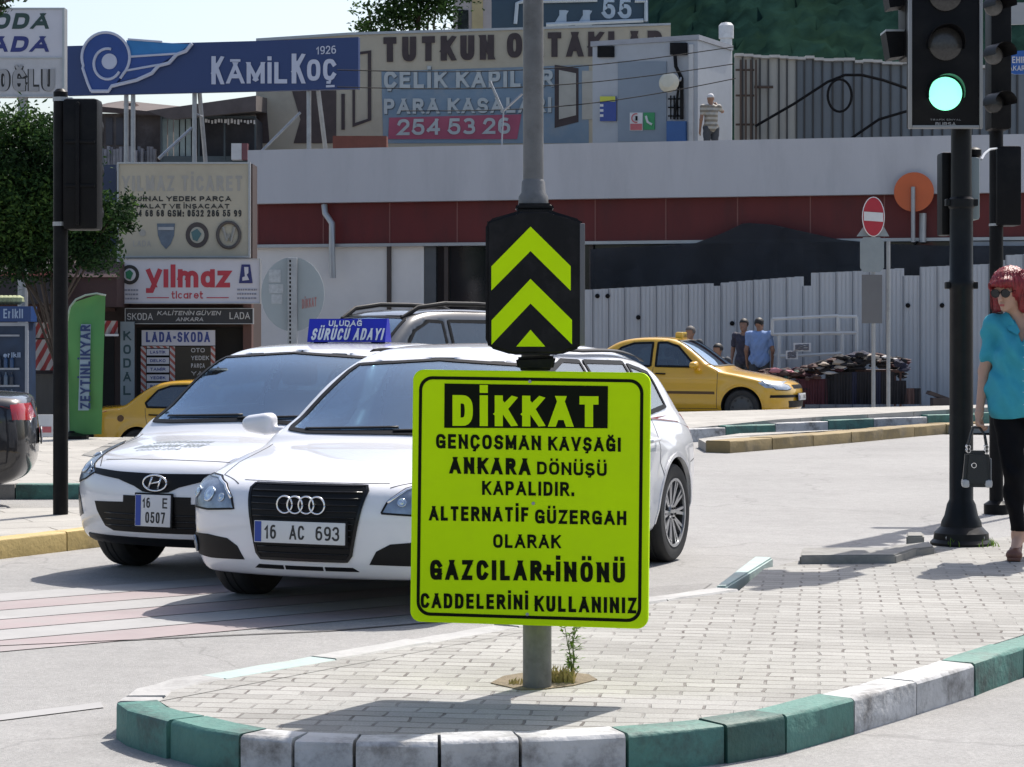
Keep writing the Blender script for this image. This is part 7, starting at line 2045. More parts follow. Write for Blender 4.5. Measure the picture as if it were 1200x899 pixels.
def saloon(r, m_p, taxi=True, plates=None, style='steel'):
    c = build_car(S_, r, m_p, style, .034)
    frit(c, r, 'windscreen', SWS, 'front', (1,), m_glw, .04)
    for w in S_SW: frit(c, r, 'side_window', w, 'side', (1, -1), m_gls, .035)
    frit(c, r, 'rear_window', SRW, 'rear', (1,), m_gls, .035)
    cabin_fit(c, r, (2.3, 3.0))
    for q in front_sym([(.40, .60), (.43, .655), (.55, .70), (.68, .73), (.77, .72), (.79, .66), (.75, .585), (.55, .575)]):
        o = add(c, r, 'headlight', c.patch(q, 'front', 1, .005, .015, .05), mat('bright headlamp', (.42, .46, .50), .2, .5, var=.35, vs=14))
        add(c, r, 'seal', c.line(q, 'front', 1, .012, .006, .04, True), m_trim, parent=o)
    for sd_ in (1, -1):
        add(c, r, 'headlight', c.patch([(.17, .60), (.17, .715), (.48, .735), (.52, .70), (.40, .62)], 'side', sd_, .006, .012, .05), MATS['bright headlamp'])
        add(c, r, 'tail_lamp', c.patch([(3.98, .77), (3.96, .89), (4.12, .90), (4.16, .78)], 'side', sd_, .005, .012, .05), m_tail)
        add(c, r, 'tail_lamp', c.patch([(sd_ * .54, .76), (sd_ * .54, .90), (sd_ * .77, .90), (sd_ * .77, .77)], 'rear', 1, .005, .012, .06), m_tail)
        add(c, r, 'side_moulding', c.line([(1.25, .53), (2.3, .535), (3.0, .54)], 'side', sd_, .045, .008, .06), mat('brown moulding', (.10, .05, .01), .6) if taxi else m_trim)
    add(c, r, 'grille', c.patch([(-.30, .60), (.30, .60), (.32, .66), (-.32, .66)], 'front', 1, .005, .015, .06), m_trim)
    add(c, r, 'lower_grille', c.patch([(-.48, .29), (.48, .29), (.52, .40), (-.52, .40)], 'front', 1, .005, .015, .06), m_trim)
    add(c, r, 'bumper_strip', c.patch([(-.80, .455), (.80, .455), (.80, .50), (-.80, .50)], 'front', 1, .012, .02, .06), m_trim)
    mb = MB()
    for pts, ax in (([(1.22, .28), (1.20, .85), (1.26, .93)], 'side'), ([(2.32, .28), (2.32, .95)], 'side'), ([(3.0, .50), (3.05, .62), (3.12, .96)], 'side'), ([(1.2, .27), (2.9, .27)], 'side')):
        for sd_ in (1, -1):
            v, f = c.line(pts, ax, sd_, .008); mb.add(to_local(c.L, v), [q[::-1] for q in f])
    mkmesh('panel_gap', mb.v, mb.f, m_seam, r, mb.m, False, True)
    for sd_ in (1, -1):
        mb = MB()
        for x_ in (2.18, 2.95):
            p = c.proj([(x_, .84)], 'side', sd_)[0]; mb.tube([(c.L / 2 - x_ + .08, p[1] + sd_ * .004, .84), (c.L / 2 - x_ + .06, p[1] + sd_ * .03, .84), (c.L / 2 - x_ - .06, p[1] + sd_ * .03, .845), (c.L / 2 - x_ - .08, p[1] + sd_ * .004, .845)], .014, 6)
        mb.build('door_handle', m_trim, r, True, True)
        if taxi:
            p = c.proj([(3.55, .78)], 'side', sd_)[0]
            if sd_ == -1:
                mb = MB(); mb.lathe((c.L / 2 - 3.55, p[1] - .004, .78), [(.06, -.006), (.06, .004), (.001, .006)], 16, 0, Matrix.Rotation(R(90), 4, 'X')); mb.build('fuel_cap', mat('brown cap', (.10, .045, .012), .5), r, True, True)
    mirrors(c, r, 1.58, .985, m_trim if not taxi else m_p)
    pz = c.proj([(0, .5)], 'front')[0][0]
    for fr, xx in ((True, pz - .03), (False, c.L + .012)):
        plate(c, r, xx, 0, .46 if fr else .62, .52, .112, [('16', .062, .128, .02, .092, .15), ('T', .205, .25, .02, .092, .15), ('1842', .32, .49, .02, .092, .15)] if taxi else [('16', .062, .128, .02, .092, .15), ('BK', .19, .27, .02, .092, .15), ('417', .34, .47, .02, .092, .15)], fr, 3)
    return c

t1 = place('taxi', 'yellow taxi saloon pointing right, parked before the white site fence', 'taxi', (4.80, 36.95), R(-70), S_['L'], 'yellow taxis', -.03)
cs = saloon(t1, m_taxi)
def roof_lamp(r, c):
    p = c.proj([(2.0, 0)], 'top')[0]; mb = MB()
    mb.bbox((c.L / 2 - 2.12, -.15, p[2] - .01), (c.L / 2 - 1.98, .15, p[2] + .11), .03); o = mb.build('roof_lamp', mat('taxi lamp yellow', (.60, .40, .03), .35, coat=.6), r, True, True)
    mb = MB(); text(mb, 'TAKSİ', [Vector(q) for q in ((c.L / 2 - 1.98, -.12, p[2] + .02), (c.L / 2 - 1.98, .12, p[2] + .02), (c.L / 2 - 1.98, .12, p[2] + .085), (c.L / 2 - 1.98, -.12, p[2] + .085))], t=.18, off=.002); mkmesh('lettering', mb.v, mb.f, m_ltr, o, mb.m, False, True)
roof_lamp(t1, cs)


def copy_tree(o, parent=None):
    c = o.copy(); COL.objects.link(c)
    if parent is not None: c.parent = parent
    for ch in list(o.children): copy_tree(ch, c)
    return c
t2 = copy_tree(t1)
def seat_at(o, front, theta, L, z):
    fw = Vector((-math.sin(theta), -math.cos(theta), 0)); ctr = Vector((front[0], front[1], z)) - fw * L / 2
    o.location = ctr; o.rotation_euler = (0, 0, math.atan2(fw.y, fw.x))
seat_at(t2, (-3.30, 39.6), R(-82), S_['L'], -.80)
t2['label'] = 'yellow taxi saloon half hidden behind the white driving school car, by the letter board'
bk = place('saloon_car', 'near black saloon cut by the left picture edge, red tail lamp showing', 'car', (-8.18, 17.68), R(78), S_['L'] + .25)
S2 = dict(S_)
cb = saloon(bk, m_blackp, False)

# ---- dark grey people carrier with roof rails
V_ = dict(L=4.35, H=1.80, hw=.90, belt=1.06, wr=.325, gap=.055, track=1.54, axles=(.86, 3.55), ws_mid=1.55, bow=.22, bow2=.16, bowr=.14, rnd=.085,
          prof=[(.10, .24), (.03, .28), (.0, .40), (-.005, .60), (.02, .74), (.08, .84), (.2, .90), (.6, .98), (.95, 1.04), (1.08, 1.09), (1.35, 1.31), (1.62, 1.52), (1.85, 1.67), (2.1, 1.74), (2.5, 1.765), (3.0, 1.765), (3.6, 1.74), (4.0, 1.69), (4.15, 1.60), (4.26, 1.25), (4.32, 1.05), (4.35, .7), (4.33, .45), (4.22, .32), (3.9, .27), (2.6, .25), (1.3, .25), (.5, .25)], cabin=(1.2, 4.05))
V_['wx'], V_['wy'] = smooth_tab([0, .25, .75, 1.4, 2.4, 3.4, 4.0, 4.35], [.80, .85, .89, .90, .90, .90, .885, .84])
V_['zz'], V_['zw'] = smooth_tab([.2, .3, .42, .65, .85, .98, 1.06, 1.13, 1.4, 1.62, 1.78], [-.09, -.045, -.012, 0, -.004, -.02, -.05, -.08, -.155, -.23, -.31], 140, 9)
VWS = [(0, 1.13), (.55, 1.12), (.70, 1.125), (.70, 1.15), (.64, 1.40), (.585, 1.62), (.55, 1.645), (0, 1.665)]; VWS = VWS + [(-a, b) for a, b in VWS[::-1] if a > 0]
VSW = [[(1.55, 1.12), (2.36, 1.13), (2.36, 1.60), (2.15, 1.61), (1.90, 1.50)], [(2.46, 1.13), (3.28, 1.14), (3.28, 1.60), (2.46, 1.61)], [(3.38, 1.15), (3.98, 1.16), (3.90, 1.55), (3.38, 1.59)]]
VRW = [(0, 1.12), (.58, 1.13), (.60, 1.16), (.54, 1.55), (0, 1.57)]; VRW = VRW + [(-a, b) for a, b in VRW[::-1] if a > 0]
V_['openings'] = [([(a * .94, b) for a, b in VWS], 'front')] + [(w, 'side') for w in VSW] + [(VRW, 'rear')]
vn = place('people_carrier', 'dark grey people carrier with black roof rails behind the white cars', 'car', (-2.95, 24.3), R(45), V_['L'])
def carrier():
    r = vn; c = build_car(V_, r, m_greyp, 'five', .034)
    frit(c, r, 'windscreen', VWS, 'front', (1,), m_glw, .04)
    for w in VSW: frit(c, r, 'side_window', w, 'side', (1, -1), m_gls, .035)
    frit(c, r, 'rear_window', VRW, 'rear', (1,), m_gls, .035)
    cabin_fit(c, r, (2.3, 3.2))
    for sd_ in (1, -1):
        pts = [c.proj([(x, sd_ * y)], 'top')[0] for x, y in ((1.88, .52), (2.1, .545), (2.5, .56), (3.0, .565), (3.5, .555), (3.8, .54))]
        mb = MB(); mb.tube([(c.L / 2 - p[0], p[1], p[2] + h) for p, h in zip(pts, (.0, .055, .075, .075, .07, .0))], .028, 8); mb.build('roof_rail', m_trim, r, True, True)
        add(c, r, 'headlight', c.patch([(sd_ * .45, .72), (sd_ * .48, .84), (sd_ * .70, .90), (sd_ * .83, .86), (sd_ * .82, .70)], 'front', 1, .005, .015, .06), MATS['bright headlamp'])
        add(c, r, 'tail_lamp', c.patch([(sd_ * .72, .80), (sd_ * .72, 1.08), (sd_ * .84, 1.08), (sd_ * .84, .80)], 'rear', 1, .005, .015, .06), m_tail)
    add(c, r, 'grille', c.patch([(-.40, .70), (.40, .70), (.42, .82), (-.42, .82)], 'front', 1, .005, .015, .06), m_trim)
    add(c, r, 'lower_grille', c.patch([(-.55, .38), (.55, .38), (.58, .50), (-.58, .50)], 'front', 1, .005, .015, .06), m_trim)
    mb = MB()
    for pts in ([(1.28, .36), (1.26, 1.0)], [(2.41, .36), (2.41, 1.12)], [(3.33, .42), (3.33, 1.13)]):
        for sd_ in (1, -1): v, f = c.line(pts, 'side', sd_, .009); mb.add(to_local(c.L, v), [q[::-1] for q in f])
    mkmesh('panel_gap', mb.v, mb.f, m_seam, r, mb.m, False, True)
    mirrors(c, r, 1.60, 1.17, m_greyp)
    pz = c.proj([(0, .58)], 'front')[0][0]
    plate(c, r, pz - .03, 0, .57, .52, .112, [('16', .062, .128, .02, .092, .15), ('HV', .19, .27, .02, .092, .15), ('238', .34, .47, .02, .092, .15)], True, 3)
carrier()
# ------------------------------------------------------------------ trees
m_bark = mat('bark', (.06, .045, .035), .9, var=.3, vs=6, bump=.6, bs=20)
def crown(parent, name, clumps, n, size, mats, seed, dens=None):
    """leaf faces spread in tufts through the crown's volume"""
    rnd = random.Random(seed); mb = MB()
    tot = sum(r[0] * r[1] * r[2] for c, r in clumps)
    for ci, (c, r) in enumerate(clumps):
        k = int(n * r[0] * r[1] * r[2] / tot); tufts = max(3, k // 26)
        tone = rnd.random()
        for t_ in range(tufts):
            d = Vector((rnd.gauss(0, 1), rnd.gauss(0, 1), rnd.gauss(0, 1))).normalized() * (rnd.random() ** .42)
            tc = Vector(c) + Vector((d.x * r[0], d.y * r[1], d.z * r[2])); tr = rnd.uniform(.1, .2) * (sum(r) / 3) + size
            mi = min(len(mats) - 1, int(max(0, min(.999, .5 * tone + .5 * rnd.random())) * len(mats)))
            for q in range(26):
                e = Vector((rnd.gauss(0, 1), rnd.gauss(0, 1), rnd.gauss(0, 1))) * tr * .55
                p = tc + e; a = Vector((rnd.gauss(0, 1), rnd.gauss(0, 1), rnd.gauss(0, .8) + .2)).normalized()
                leafquad(mb, p, a, Vector((rnd.gauss(0, 1), rnd.gauss(0, 1), 1)), size * rnd.uniform(.6, 1.4), size * rnd.uniform(.35, .6), mi)
    return mb.build(name, mats, parent)
def tree(label, base, top, limbs, clumps, n, size, mats, seed, r0=.14, loc=None):
    t = thing('tree', label, 'tree', base)
    mb = MB(); b = Vector(base); e = Vector(top); rnd = random.Random(seed)
    pts = [b.lerp(e, k / 6) + Vector((rnd.uniform(-.05, .05), rnd.uniform(-.05, .05), 0)) * (k > 0) for k in range(7)]
    mb.tube(pts, [r0 * (1 - .11 * k) for k in range(7)], 10)
    for (c, r) in clumps:
        s_ = pts[rnd.choice([2, 3, 4, 5])]; m_ = s_.lerp(Vector(c), .5) + Vector((0, 0, .15)); mb.tube([s_, m_, Vector(c)], [r0 * .42, r0 * .26, r0 * .08], 6)
    mb.build('trunk', m_bark, t, smooth=True)
    crown(t, 'crown', clumps, n, size, mats, seed)
    return t
lfd = [leaf_mat('pine dark leaf', (.012, .030, .011), .2), leaf_mat('pine leaf', (.026, .06, .018), .25), leaf_mat('pine bright leaf', (.07, .13, .03), .35)]
def PC(px, py, d): return tuple(P(px, py, d))
D = 34.0
tree('bushy green tree in front of the shops, partly hidden by the black signal post', (P(71, 0, D).x, D, -.8), PC(60, 190, D), 5,
     [(PC(20, 160, D), (.62, .7, .42)), (PC(55, 195, D), (.75, .8, .55)), (PC(5, 225, D), (.75, .8, .55)), (PC(75, 245, D - .2), (.75, .7, .50)), (PC(30, 275, D), (.80, .7, .45)), (PC(112, 258, D), (.52, .6, .40)), (PC(140, 243, D - .3), (.34, .4, .22)), (PC(105, 300, D), (.45, .6, .28)), (PC(148, 258, D), (.22, .3, .24)), (PC(-30, 190, D), (.7, .8, .7)), (PC(-25, 270, D), (.6, .7, .5)), (PC(45, 312, D), (.6, .5, .26)), (PC(0, 300, D), (.7, .6, .35)), (PC(95, 285, D), (.6, .6, .35)), (PC(25, 240, D - .3), (.8, .6, .5)), (PC(60, 165, D), (.5, .6, .4)), (PC(84, 215, D), (.4, .5, .4))],
     46000, .085, lfd, 5, .06)
lfb = [leaf_mat('broad dark leaf', (.015, .035, .012), .2), leaf_mat('broad leaf', (.03, .065, .018), .3), leaf_mat('broad bright leaf', (.06, .12, .03), .35)]  # three leaf greens, mixed at random through the crown
D = 66.0
tree('broad dark leafy tree rising behind the painted billboard', (P(492, 0, D).x, D, 0), PC(490, 10, D), 6,
     [(PC(448, 28, D), (.75, 1, .45)), (PC(470, 12, D), (1.0, 1, .6)), (PC(497, 18, D), (.9, 1, .6)), (PC(512, -8, D), (1.1, 1.2, .8)), (PC(478, -25, D), (1.3, 1.2, .9)), (PC(430, 8, D), (.5, .6, .3)), (PC(522, 24, D), (.5, .7, .4)), (PC(505, -50, D), (1.5, 1.3, .9)), (PC(462, 34, D), (.8, .8, .3)), (PC(425, 34, D), (.4, .5, .18))],
     6500, .17, lfb, 9, .2)
D = 25.0
tree('tree at the left picture edge whose twig tips hang into the top left corner', (P(-190, 0, D).x, D, 0.1), PC(-150, -120, D), 5,
     [(PC(-60, -60, D), (.75, .8, .5)), (PC(-10, -25, D), (.42, .5, .2)), (PC(22, -4, D), (.18, .3, .06)), (PC(-120, -110, D), (1.2, 1.2, .9)), (PC(5, 8, D), (.12, .2, .05)), (PC(-170, -50, D), (.9, 1, .7))],
     5000, .07, lfd, 14, .16)

# ------------------------------------------------------------------ people
def skin_mat(name, col): return mat(name, col, .55, var=.08, vs=14)
sk1 = skin_mat('light skin', (.46, .27, .19)); sk2 = skin_mat('tanned skin', (.26, .14, .09))


def human(name_label, cat_group, base, rz, J, skin, wear, hair, res, face_yaw=0, face_pitch=0, r=1.0, fingers=True, extra=None):
    """body as one skinned surface from joints (metres, x right of the figure's own left... local frame: facing -y)"""
    t = thing('person', name_label, 'person', base, rz, cat_group)
    A_ = {k: np.array(v, float) for k, v in J.items() if isinstance(v, tuple)}
    cy, sy = math.cos(face_yaw), math.sin(face_yaw); cp, sp_ = math.cos(face_pitch), math.sin(face_pitch)
    fw = np.array((-sy * cp, -cy * cp, -sp_)); sd_ = np.array((-cy, sy, 0.0)); up = np.cross(fw, sd_); up = up if up[2] > 0 else -up
    H0 = A_['head']
    def hf(p): q = p - H0; return np.stack([q @ sd_, q @ fw, q @ up], 1)
    def head(p):
        q = hf(p)
        f = sd_ell(q, (0, -.008, .03), (.073 * r, .092 * r, .093 * r))
        f = smin(f, sd_ell(q, (0, .028, -.045), (.056 * r, .062 * r, .068 * r)), .03)
        f = smin(f, sd_ell(q, (0, .075, -.088), (.022, .016, .016)), .025)
        f = smin(f, sd_cone(q, (0, .088, .012), (0, .108, -.026), .008, .013), .012)
        for s in (-1, 1):
            f = smin(f, sd_ell(q, (s * .074 * r, -.012, -.005), (.010, .022, .032)), .008)
            f = smax(f, -sd_ell(q, (s * .032, .098, .016), (.018, .014, .011)), .012)
            f = smin(f, sd_ell(q, (s * .03, .078, .036), (.022, .012, .006)), .012)
        f = smin(f, sd_ell(q, (0, .086, -.052), (.022, .011, .006)), .006); f = smin(f, sd_ell(q, (0, .084, -.064), (.019, .011, .007)), .006)
        return f
    def torso(p, g=0.0):
        ch, pv, nk = A_['chest'], A_['pelvis'], A_['neck']
        mid = (ch + pv) / 2
        f = sd_ell(p, ch, (.155 * r + g, .105 * r + g, .17 + g))
        f = smin(f, sd_ell(p, mid, (.125 * r + g, .092 * r + g, .17 + g)), .08)
        f = smin(f, sd_ell(p, pv, (.16 * r + g, .115 * r + g, .125 + g)), .07)
        for s in 'LR': f = smin(f, sd_cone(p, nk - np.array((0, 0, .05)), A_['sh' + s], .05 * r + g, .05 * r + g), .05)
        if wear.get('bust'):
            for s in (-1, 1): f = smin(f, sd_ell(p, ch + np.array((s * .065, -.085, -.03)), (.06 + g, .055 + g, .06 + g)), .04)
        return f
    def arms(p, g=0.0, upto=1.0, only_upper=False):
        f = None
        for s in 'LR':
            a, b, c = A_['sh' + s], A_['el' + s], A_['wr' + s]
            u = sd_cone(p, a, b if not only_upper else a + (b - a) * upto, .048 * r + g, .037 * r + g)
            if not only_upper: u = smin(u, sd_cone(p, b, c, .037 * r + g, .024 * r + g), .02)
            f = u if f is None else np.minimum(f, u)
        return f
    def legs(p, g=0.0, cut=None):
        f = None
        for s in 'LR':
            h, k, a = A_['hip' + s], A_['kn' + s], A_['an' + s]
            u = sd_cone(p, h, k, .083 * r + g, .052 * r + g); u = smin(u, sd_cone(p, k, a, .05 * r + g, .033 * r + g * .8), .03)
            u = smin(u, sd_cone(p, k + (a - k) * .12 + np.array((0, .018, 0)), k + (a - k) * .5 + np.array((0, .012, 0)), .045 * r + g, .036 * r + g), .03)
            f = u if f is None else smin(f, u, .02)
        return f
    def hands(p):
        f = None
        for s in 'LR':
            w, e = A_['wr' + s], A_['el' + s]; d = (w - e); d /= np.linalg.norm(d)
            sg = 1 if s == 'L' else -1
            out = np.array((sg, 0, 0.)); fwd = np.array((0, -1., 0)); side = np.cross(d, out); side /= np.linalg.norm(side)     # palm faces the thigh
            palm = np.cross(side, d)
            if palm[0] * sg > 0: palm = -palm
            u = smin(sd_cone(p, w, w + d * .03, .025, .026), sd_cone(p, w + d * .03 + side * .016, w + d * .085 + side * .022, .017, .017), .02); u = smin(u, sd_cone(p, w + d * .03 - side * .016, w + d * .085 - side * .022, .017, .016), .02)
            curl = J.get('curl' + s, .35)
            if fingers:
                for i, (o_, L_) in enumerate(((.033, .070), (.011, .080), (-.011, .075), (-.032, .058))):
                    p0 = w + d * .088 + side * o_ * (1 if True else 1); a1 = curl; q = p0
                    for j, fr in enumerate((.45, .32, .23)):
                        an = a1 * (j + .6); dr = d * math.cos(an) + palm * math.sin(an); q2 = q + dr * L_ * fr
                        u = smin(u, sd_cone(p, q, q2, .0088 - .001 * j, .0082 - .001 * j), .003); q = q2
                th0 = w + d * .03 + side * .026; th1 = th0 + (d * .6 + side * .7 + palm * .35) * .042; th2 = th1 + (d * .9 + side * .1 + palm * .4) * .032
                u = smin(u, sd_cone(p, th0, th1, .013, .0105), .01); u = smin(u, sd_cone(p, th1, th2, .0105, .0085), .004)
            else:
                u = smin(u, sd_cone(p, w + d * .085, w + d * .15 + palm * .02, .022, .014), .02)
            f = u if f is None else np.minimum(f, u)
        return f
    def feet(p, g=0.0):
        f = None
        for s in 'LR':
            a, to = A_['an' + s], A_['to' + s]; he = a + (a - to) * .22; he[2] = to[2] + J.get('heel', 0.0)
            u = smin(sd_cone(p, a, he + np.array((0, 0, .02)), .034 + g, .030 + g), sd_cone(p, (a + he) / 2, to, .036 + g, .024 + g), .03)
            u = smin(u, sd_cone(p, to + np.array((.018, 0, .0)), to + np.array((-.018, 0, 0)), .024 + g, .022 + g), .02)
            f = u if f is None else np.minimum(f, u)
        return f
    def body(p):
        f = smin(head(p), sd_cone(p, A_['neck'] - np.array((0, 0, .06)), H0 + np.array((0, .012, -.03)), .052 * r, .047 * r), .03)
        f = smin(f, torso(p), .03); f = smin(f, arms(p), .02); f = np.minimum(f, 9) if hands is None else smin(f, hands(p), .008)
        f = smin(f, legs(p), .03); f = smin(f, feet(p), .02)
        return f
    pts = np.array(list(A_.values())); lo = pts.min(0) - .22; hi = pts.max(0) + .2; hi[2] = H0[2] + .17
    V, F = surface(body, lo, hi, res, 2)
    mkmesh('body', V, F[:, ::-1], skin, t, None, True, True)
    rnd = random.Random(3)
    def garment(nm, f, m, lo, hi, rs=res):
        V, F = surface(f, lo, hi, rs, 2)
        if len(F): return mkmesh(nm, V, F[:, ::-1], m, t, None, True, True)
    def folds(p, a=.005):
        a = a * wear.get('fold', 1.0); return a * 1.2 * np.sin(p[:, 2] * 16 + p[:, 0] * 26 + 2.5 * np.sin(p[:, 0] * 11 + p[:, 2] * 5)) + a * np.sin(p[:, 2] * 34 + 5 * np.sin(p[:, 0] * 15 + 1.3) + p[:, 1] * 9) + a * .8 * np.sin(p[:, 0] * 41 + p[:, 2] * 17 + 2 * np.sin(p[:, 2] * 23))
    if 'shirt' in wear:
        hem = wear['hem']; g = wear.get('loose', .018)
        def shirt(p):
            f = torso(p, g)
            if wear.get('flare'):
                pv = A_['pelvis']; f = smin(f, sd_ell(p, pv + np.array((0, 0, .02)), (.16 + wear['flare'], .12 + wear['flare'], .22)), .10)
            f = smin(f, arms(p, .016 if wear['sleeve'] < 1.5 else .012, wear['sleeve'], wear['sleeve'] < 1.5), .035)
            f = f + folds(p)
            f = np.maximum(f, hem + .012 * np.sin(p[:, 0] * 14) - p[:, 2])
            nk = A_['neck']; f = smax(f, -(np.linalg.norm((p - (nk + np.array((0, -.045, .035)))) / np.array((.075, .085, .085)), axis=1) - 1) * .07, .01)
            if wear.get('vneck'): f = smax(f, -np.maximum(np.maximum(np.abs(p[:, 0] - nk[0]) - .36 * np.clip(p[:, 2] - (nk[2] - .16), 0, 1), p[:, 1] + .0), nk[2] - .17 - p[:, 2]), .008)
            f = np.maximum(f, p[:, 2] - nk[2] - .045)
            return f
        garment('shirt', shirt, wear['shirt'], lo, hi, max(res, .009))
    if 'trousers' in wear:
        tb = wear.get('cuff', .1)
        def trousers(p):
            f = smin(legs(p, .014), sd_ell(p, A_['pelvis'], (.168 * r, .124 * r, .13)), .05) + folds(p, .003)
            f = np.maximum(f, tb - p[:, 2]); return np.maximum(f, p[:, 2] - A_['pelvis'][2] - .10)
        garment('trousers', trousers, wear['trousers'], lo, hi, max(res, .009))
    if 'shoes' in wear:
        def shoes(p): return np.maximum(feet(p, .007), p[:, 2] - wear.get('shoe_top', .10))
        garment('shoes', shoes, wear['shoes'], (lo[0], lo[1], -.03), (hi[0], hi[1], .25), max(res, .008))
        if J.get('heel', 0) > .03:
            mb = MB()
            for s in 'LR':
                a, to = A_['an' + s], A_['to' + s]; he = a + (a - to) * .22; mb.tube([(he[0], he[1], J['heel'] + to[2] - .02), (he[0], he[1], .004)], [.024, .012], 10)
                mb.bbox((to[0] - .04, to[1] - .035, .0), (to[0] + .04, to[1] + .05, .022), .008)
            mb.build('heel', wear['shoes'], t, True, True)
    if hair:
        hm, style = hair
        def hairf(p):
            q = hf(p)
            if style == 'bob':
                f = sd_ell(q, (0, -.020, .045), (.106, .118, .105))
                for s in (-1, 1):
                    f = smin(f, sd_cone(q, (s * .082, -.02, .04), (s * .084, .0, -.10), .042, .030), .04)
                f = smin(f, sd_cone(q, (0, -.09, .02), (0, -.075, -.10), .07, .055), .05)
                f = smin(f, sd_cone(q, (-.05, .085, .075), (.055, .095, .055), .026, .022), .03)       # fringe
                face = np.maximum(np.maximum(np.abs(q[:, 0]) - .062, .052 - q[:, 1]), q[:, 2] - .048 - .25 * q[:, 0])
                f = smax(f, -face, .014)
                an = np.arctan2(q[:, 0], q[:, 1] + .03); st = .0032 * np.sin(an * 34 + 2.2 * np.sin(q[:, 2] * 19)) + .0022 * np.sin(an * 57 + 1.5 * np.sin(q[:, 2] * 33 + an * 3))
                return f + st
            if style == 'cap':
                f = sd_ell(q, (0, -.008, .045), (.083, .102, .088)); f = np.maximum(f, -(q[:, 2] - .03))
                return smin(f, sd_ell(q, (0, .11, .04), (.065, .075, .008)), .012)
            f = sd_ell(q, (0, -.016, .042), (.090, .110, .104))
            f = np.maximum(f, -smax(q[:, 2] + .035 + .6 * np.minimum(q[:, 1], 0), q[:, 1] * 0 - 1, .01))
            f = smax(f, np.minimum(q[:, 1] - .055, .062 - q[:, 2]) if False else np.where(q[:, 2] < .062, q[:, 1] - .02, -1), .01)
            return f + .002 * np.sin(q[:, 0] * 160) * np.sin(q[:, 1] * 150)
        garment('hair' if style != 'cap' else 'cap', hairf, hm, H0 - .2, H0 + .2, min(res, .009) if res < .015 else .012)
    return t, A_, (fw, sd_, up)


# the woman at the right edge
m_turq = mat('turquoise shirt cloth', (.045, .31, .40), .8, var=.12, vs=5, dirt=(.04, .28, .365), ds=4, dirt_amt=.5, bump=.9, bs=11, spec=.2)
m_blkc = mat('black trouser cloth', (.004, .004, .0055), .85, var=.2, vs=9, spec=.15)
m_hair = mat('red dyed hair', (.24, .012, .018), .38, var=.5, vs=22, dirt=(.09, .006, .01), ds=16, dirt_amt=.8, stretch=(3, 3, .25), bump=.5, bs=60)
m_shoe = mat('brown leather', (.14, .055, .035), .5, var=.2)
WJ = dict(head=(-.08, -.02, 1.582), neck=(-.005, .02, 1.435), chest=(0, .015, 1.245), pelvis=(.0, .02, .955), shR=(-.165, .02, 1.375), elR=(-.225, .05, 1.11), wrR=(-.250, -.03, .885),
          shL=(.170, .02, 1.375), elL=(.235, .07, 1.11), wrL=(.235, -.04, .89), hipR=(-.085, .02, .90), knR=(-.055, -.06, .505), anR=(-.030, .0, .150), toR=(-.050, -.135, .035),
          hipL=(.085, .03, .90), knL=(.085, .06, .50), anL=(.065, .22, .165), toL=(.050, .10, .035), heel=.065, curlR=.95, curlL=.35)
wb_ = G(1199, 655, .127)
wt, WA, WF = human('woman with red hair and sunglasses in a turquoise shirt, at the right picture edge', None, (wb_.x, wb_.y, .127), R(-14), WJ, sk1,
    dict(shirt=m_turq, hem=.84, sleeve=.62, loose=.03, flare=.04, fold=1.5, vneck=True, bust=True, trousers=m_blkc, cuff=.165, shoes=m_shoe, shoe_top=.075), (m_hair, 'bob'), .0085, R(30), R(14), .96)
fw, sdv, up = WF
def HF(a, b, c): return WA['head'] + sdv * a + fw * b + up * c
mb = MB()
for s in (-1, 1):
    pts = [HF(s * .034 + .029 * math.cos(q), .104 - .006 * abs(math.cos(q)), .012 + .024 * math.sin(q)) for q in np.linspace(0, 6.2832, 21)[:-1]]
    mb.prism([Vector(p) for p in pts], Vector(-fw * .006)); mb.tube([Vector(p) for p in pts] + [Vector(pts[0])], .0028, 5)
    mb.tube([Vector(HF(s * .062, .098, .018)), Vector(HF(s * .078, .03, .018)), Vector(HF(s * .08, -.02, .012))], .0028, 5)
mb.tube([Vector(HF(-.008, .108, .018)), Vector(HF(.008, .108, .018))], .003, 5)
mb.build('sunglasses', mat('dark sunglasses', (.006, .005, .006), .12, spec=.5), wt, True, True)
mb = MB(); mb.add([tuple(HF(a, b, c)) for a, b, c in ((-.02, .0985, -.056), (0, .1005, -.052), (.02, .0985, -.056), (.012, .0985, -.067), (-.012, .0985, -.067))], [(0, 1, 2, 3, 4)]); mb.build('lips', mat('lip colour', (.36, .08, .08), .4), wt, True, True)
rs_ = random.Random(11); mb = MB()
for i in range(90):
    an = rs_.uniform(-2.5, 2.5); pts = []; w0 = rs_.uniform(-.006, .010); L_ = rs_.uniform(-.16, -.09) if abs(an) > 2.0 else rs_.uniform(-.15, -.07)
    if abs(an) > 1.1:
        for k in range(9):
            t_ = k / 8; zz = .12 + (L_ - .12) * t_; rr_ = .108 * math.sqrt(max(.04, 1 - ((zz - .03) / .125) ** 2)) if zz > .03 else .110 + w0 * t_ * 1.6
            a2 = math.pi - an * .8 + .1 * math.sin(3 * t_ + i); pts.append(Vector(HF((rr_ + .004 + w0 * .4) * math.sin(a2), -.022 + (rr_ + .006) * math.cos(a2), zz)))
        mb.tube(pts, [.0022] * 8 + [.0008], 4)
mb.build('hair_strand', m_hair, wt, True, True)
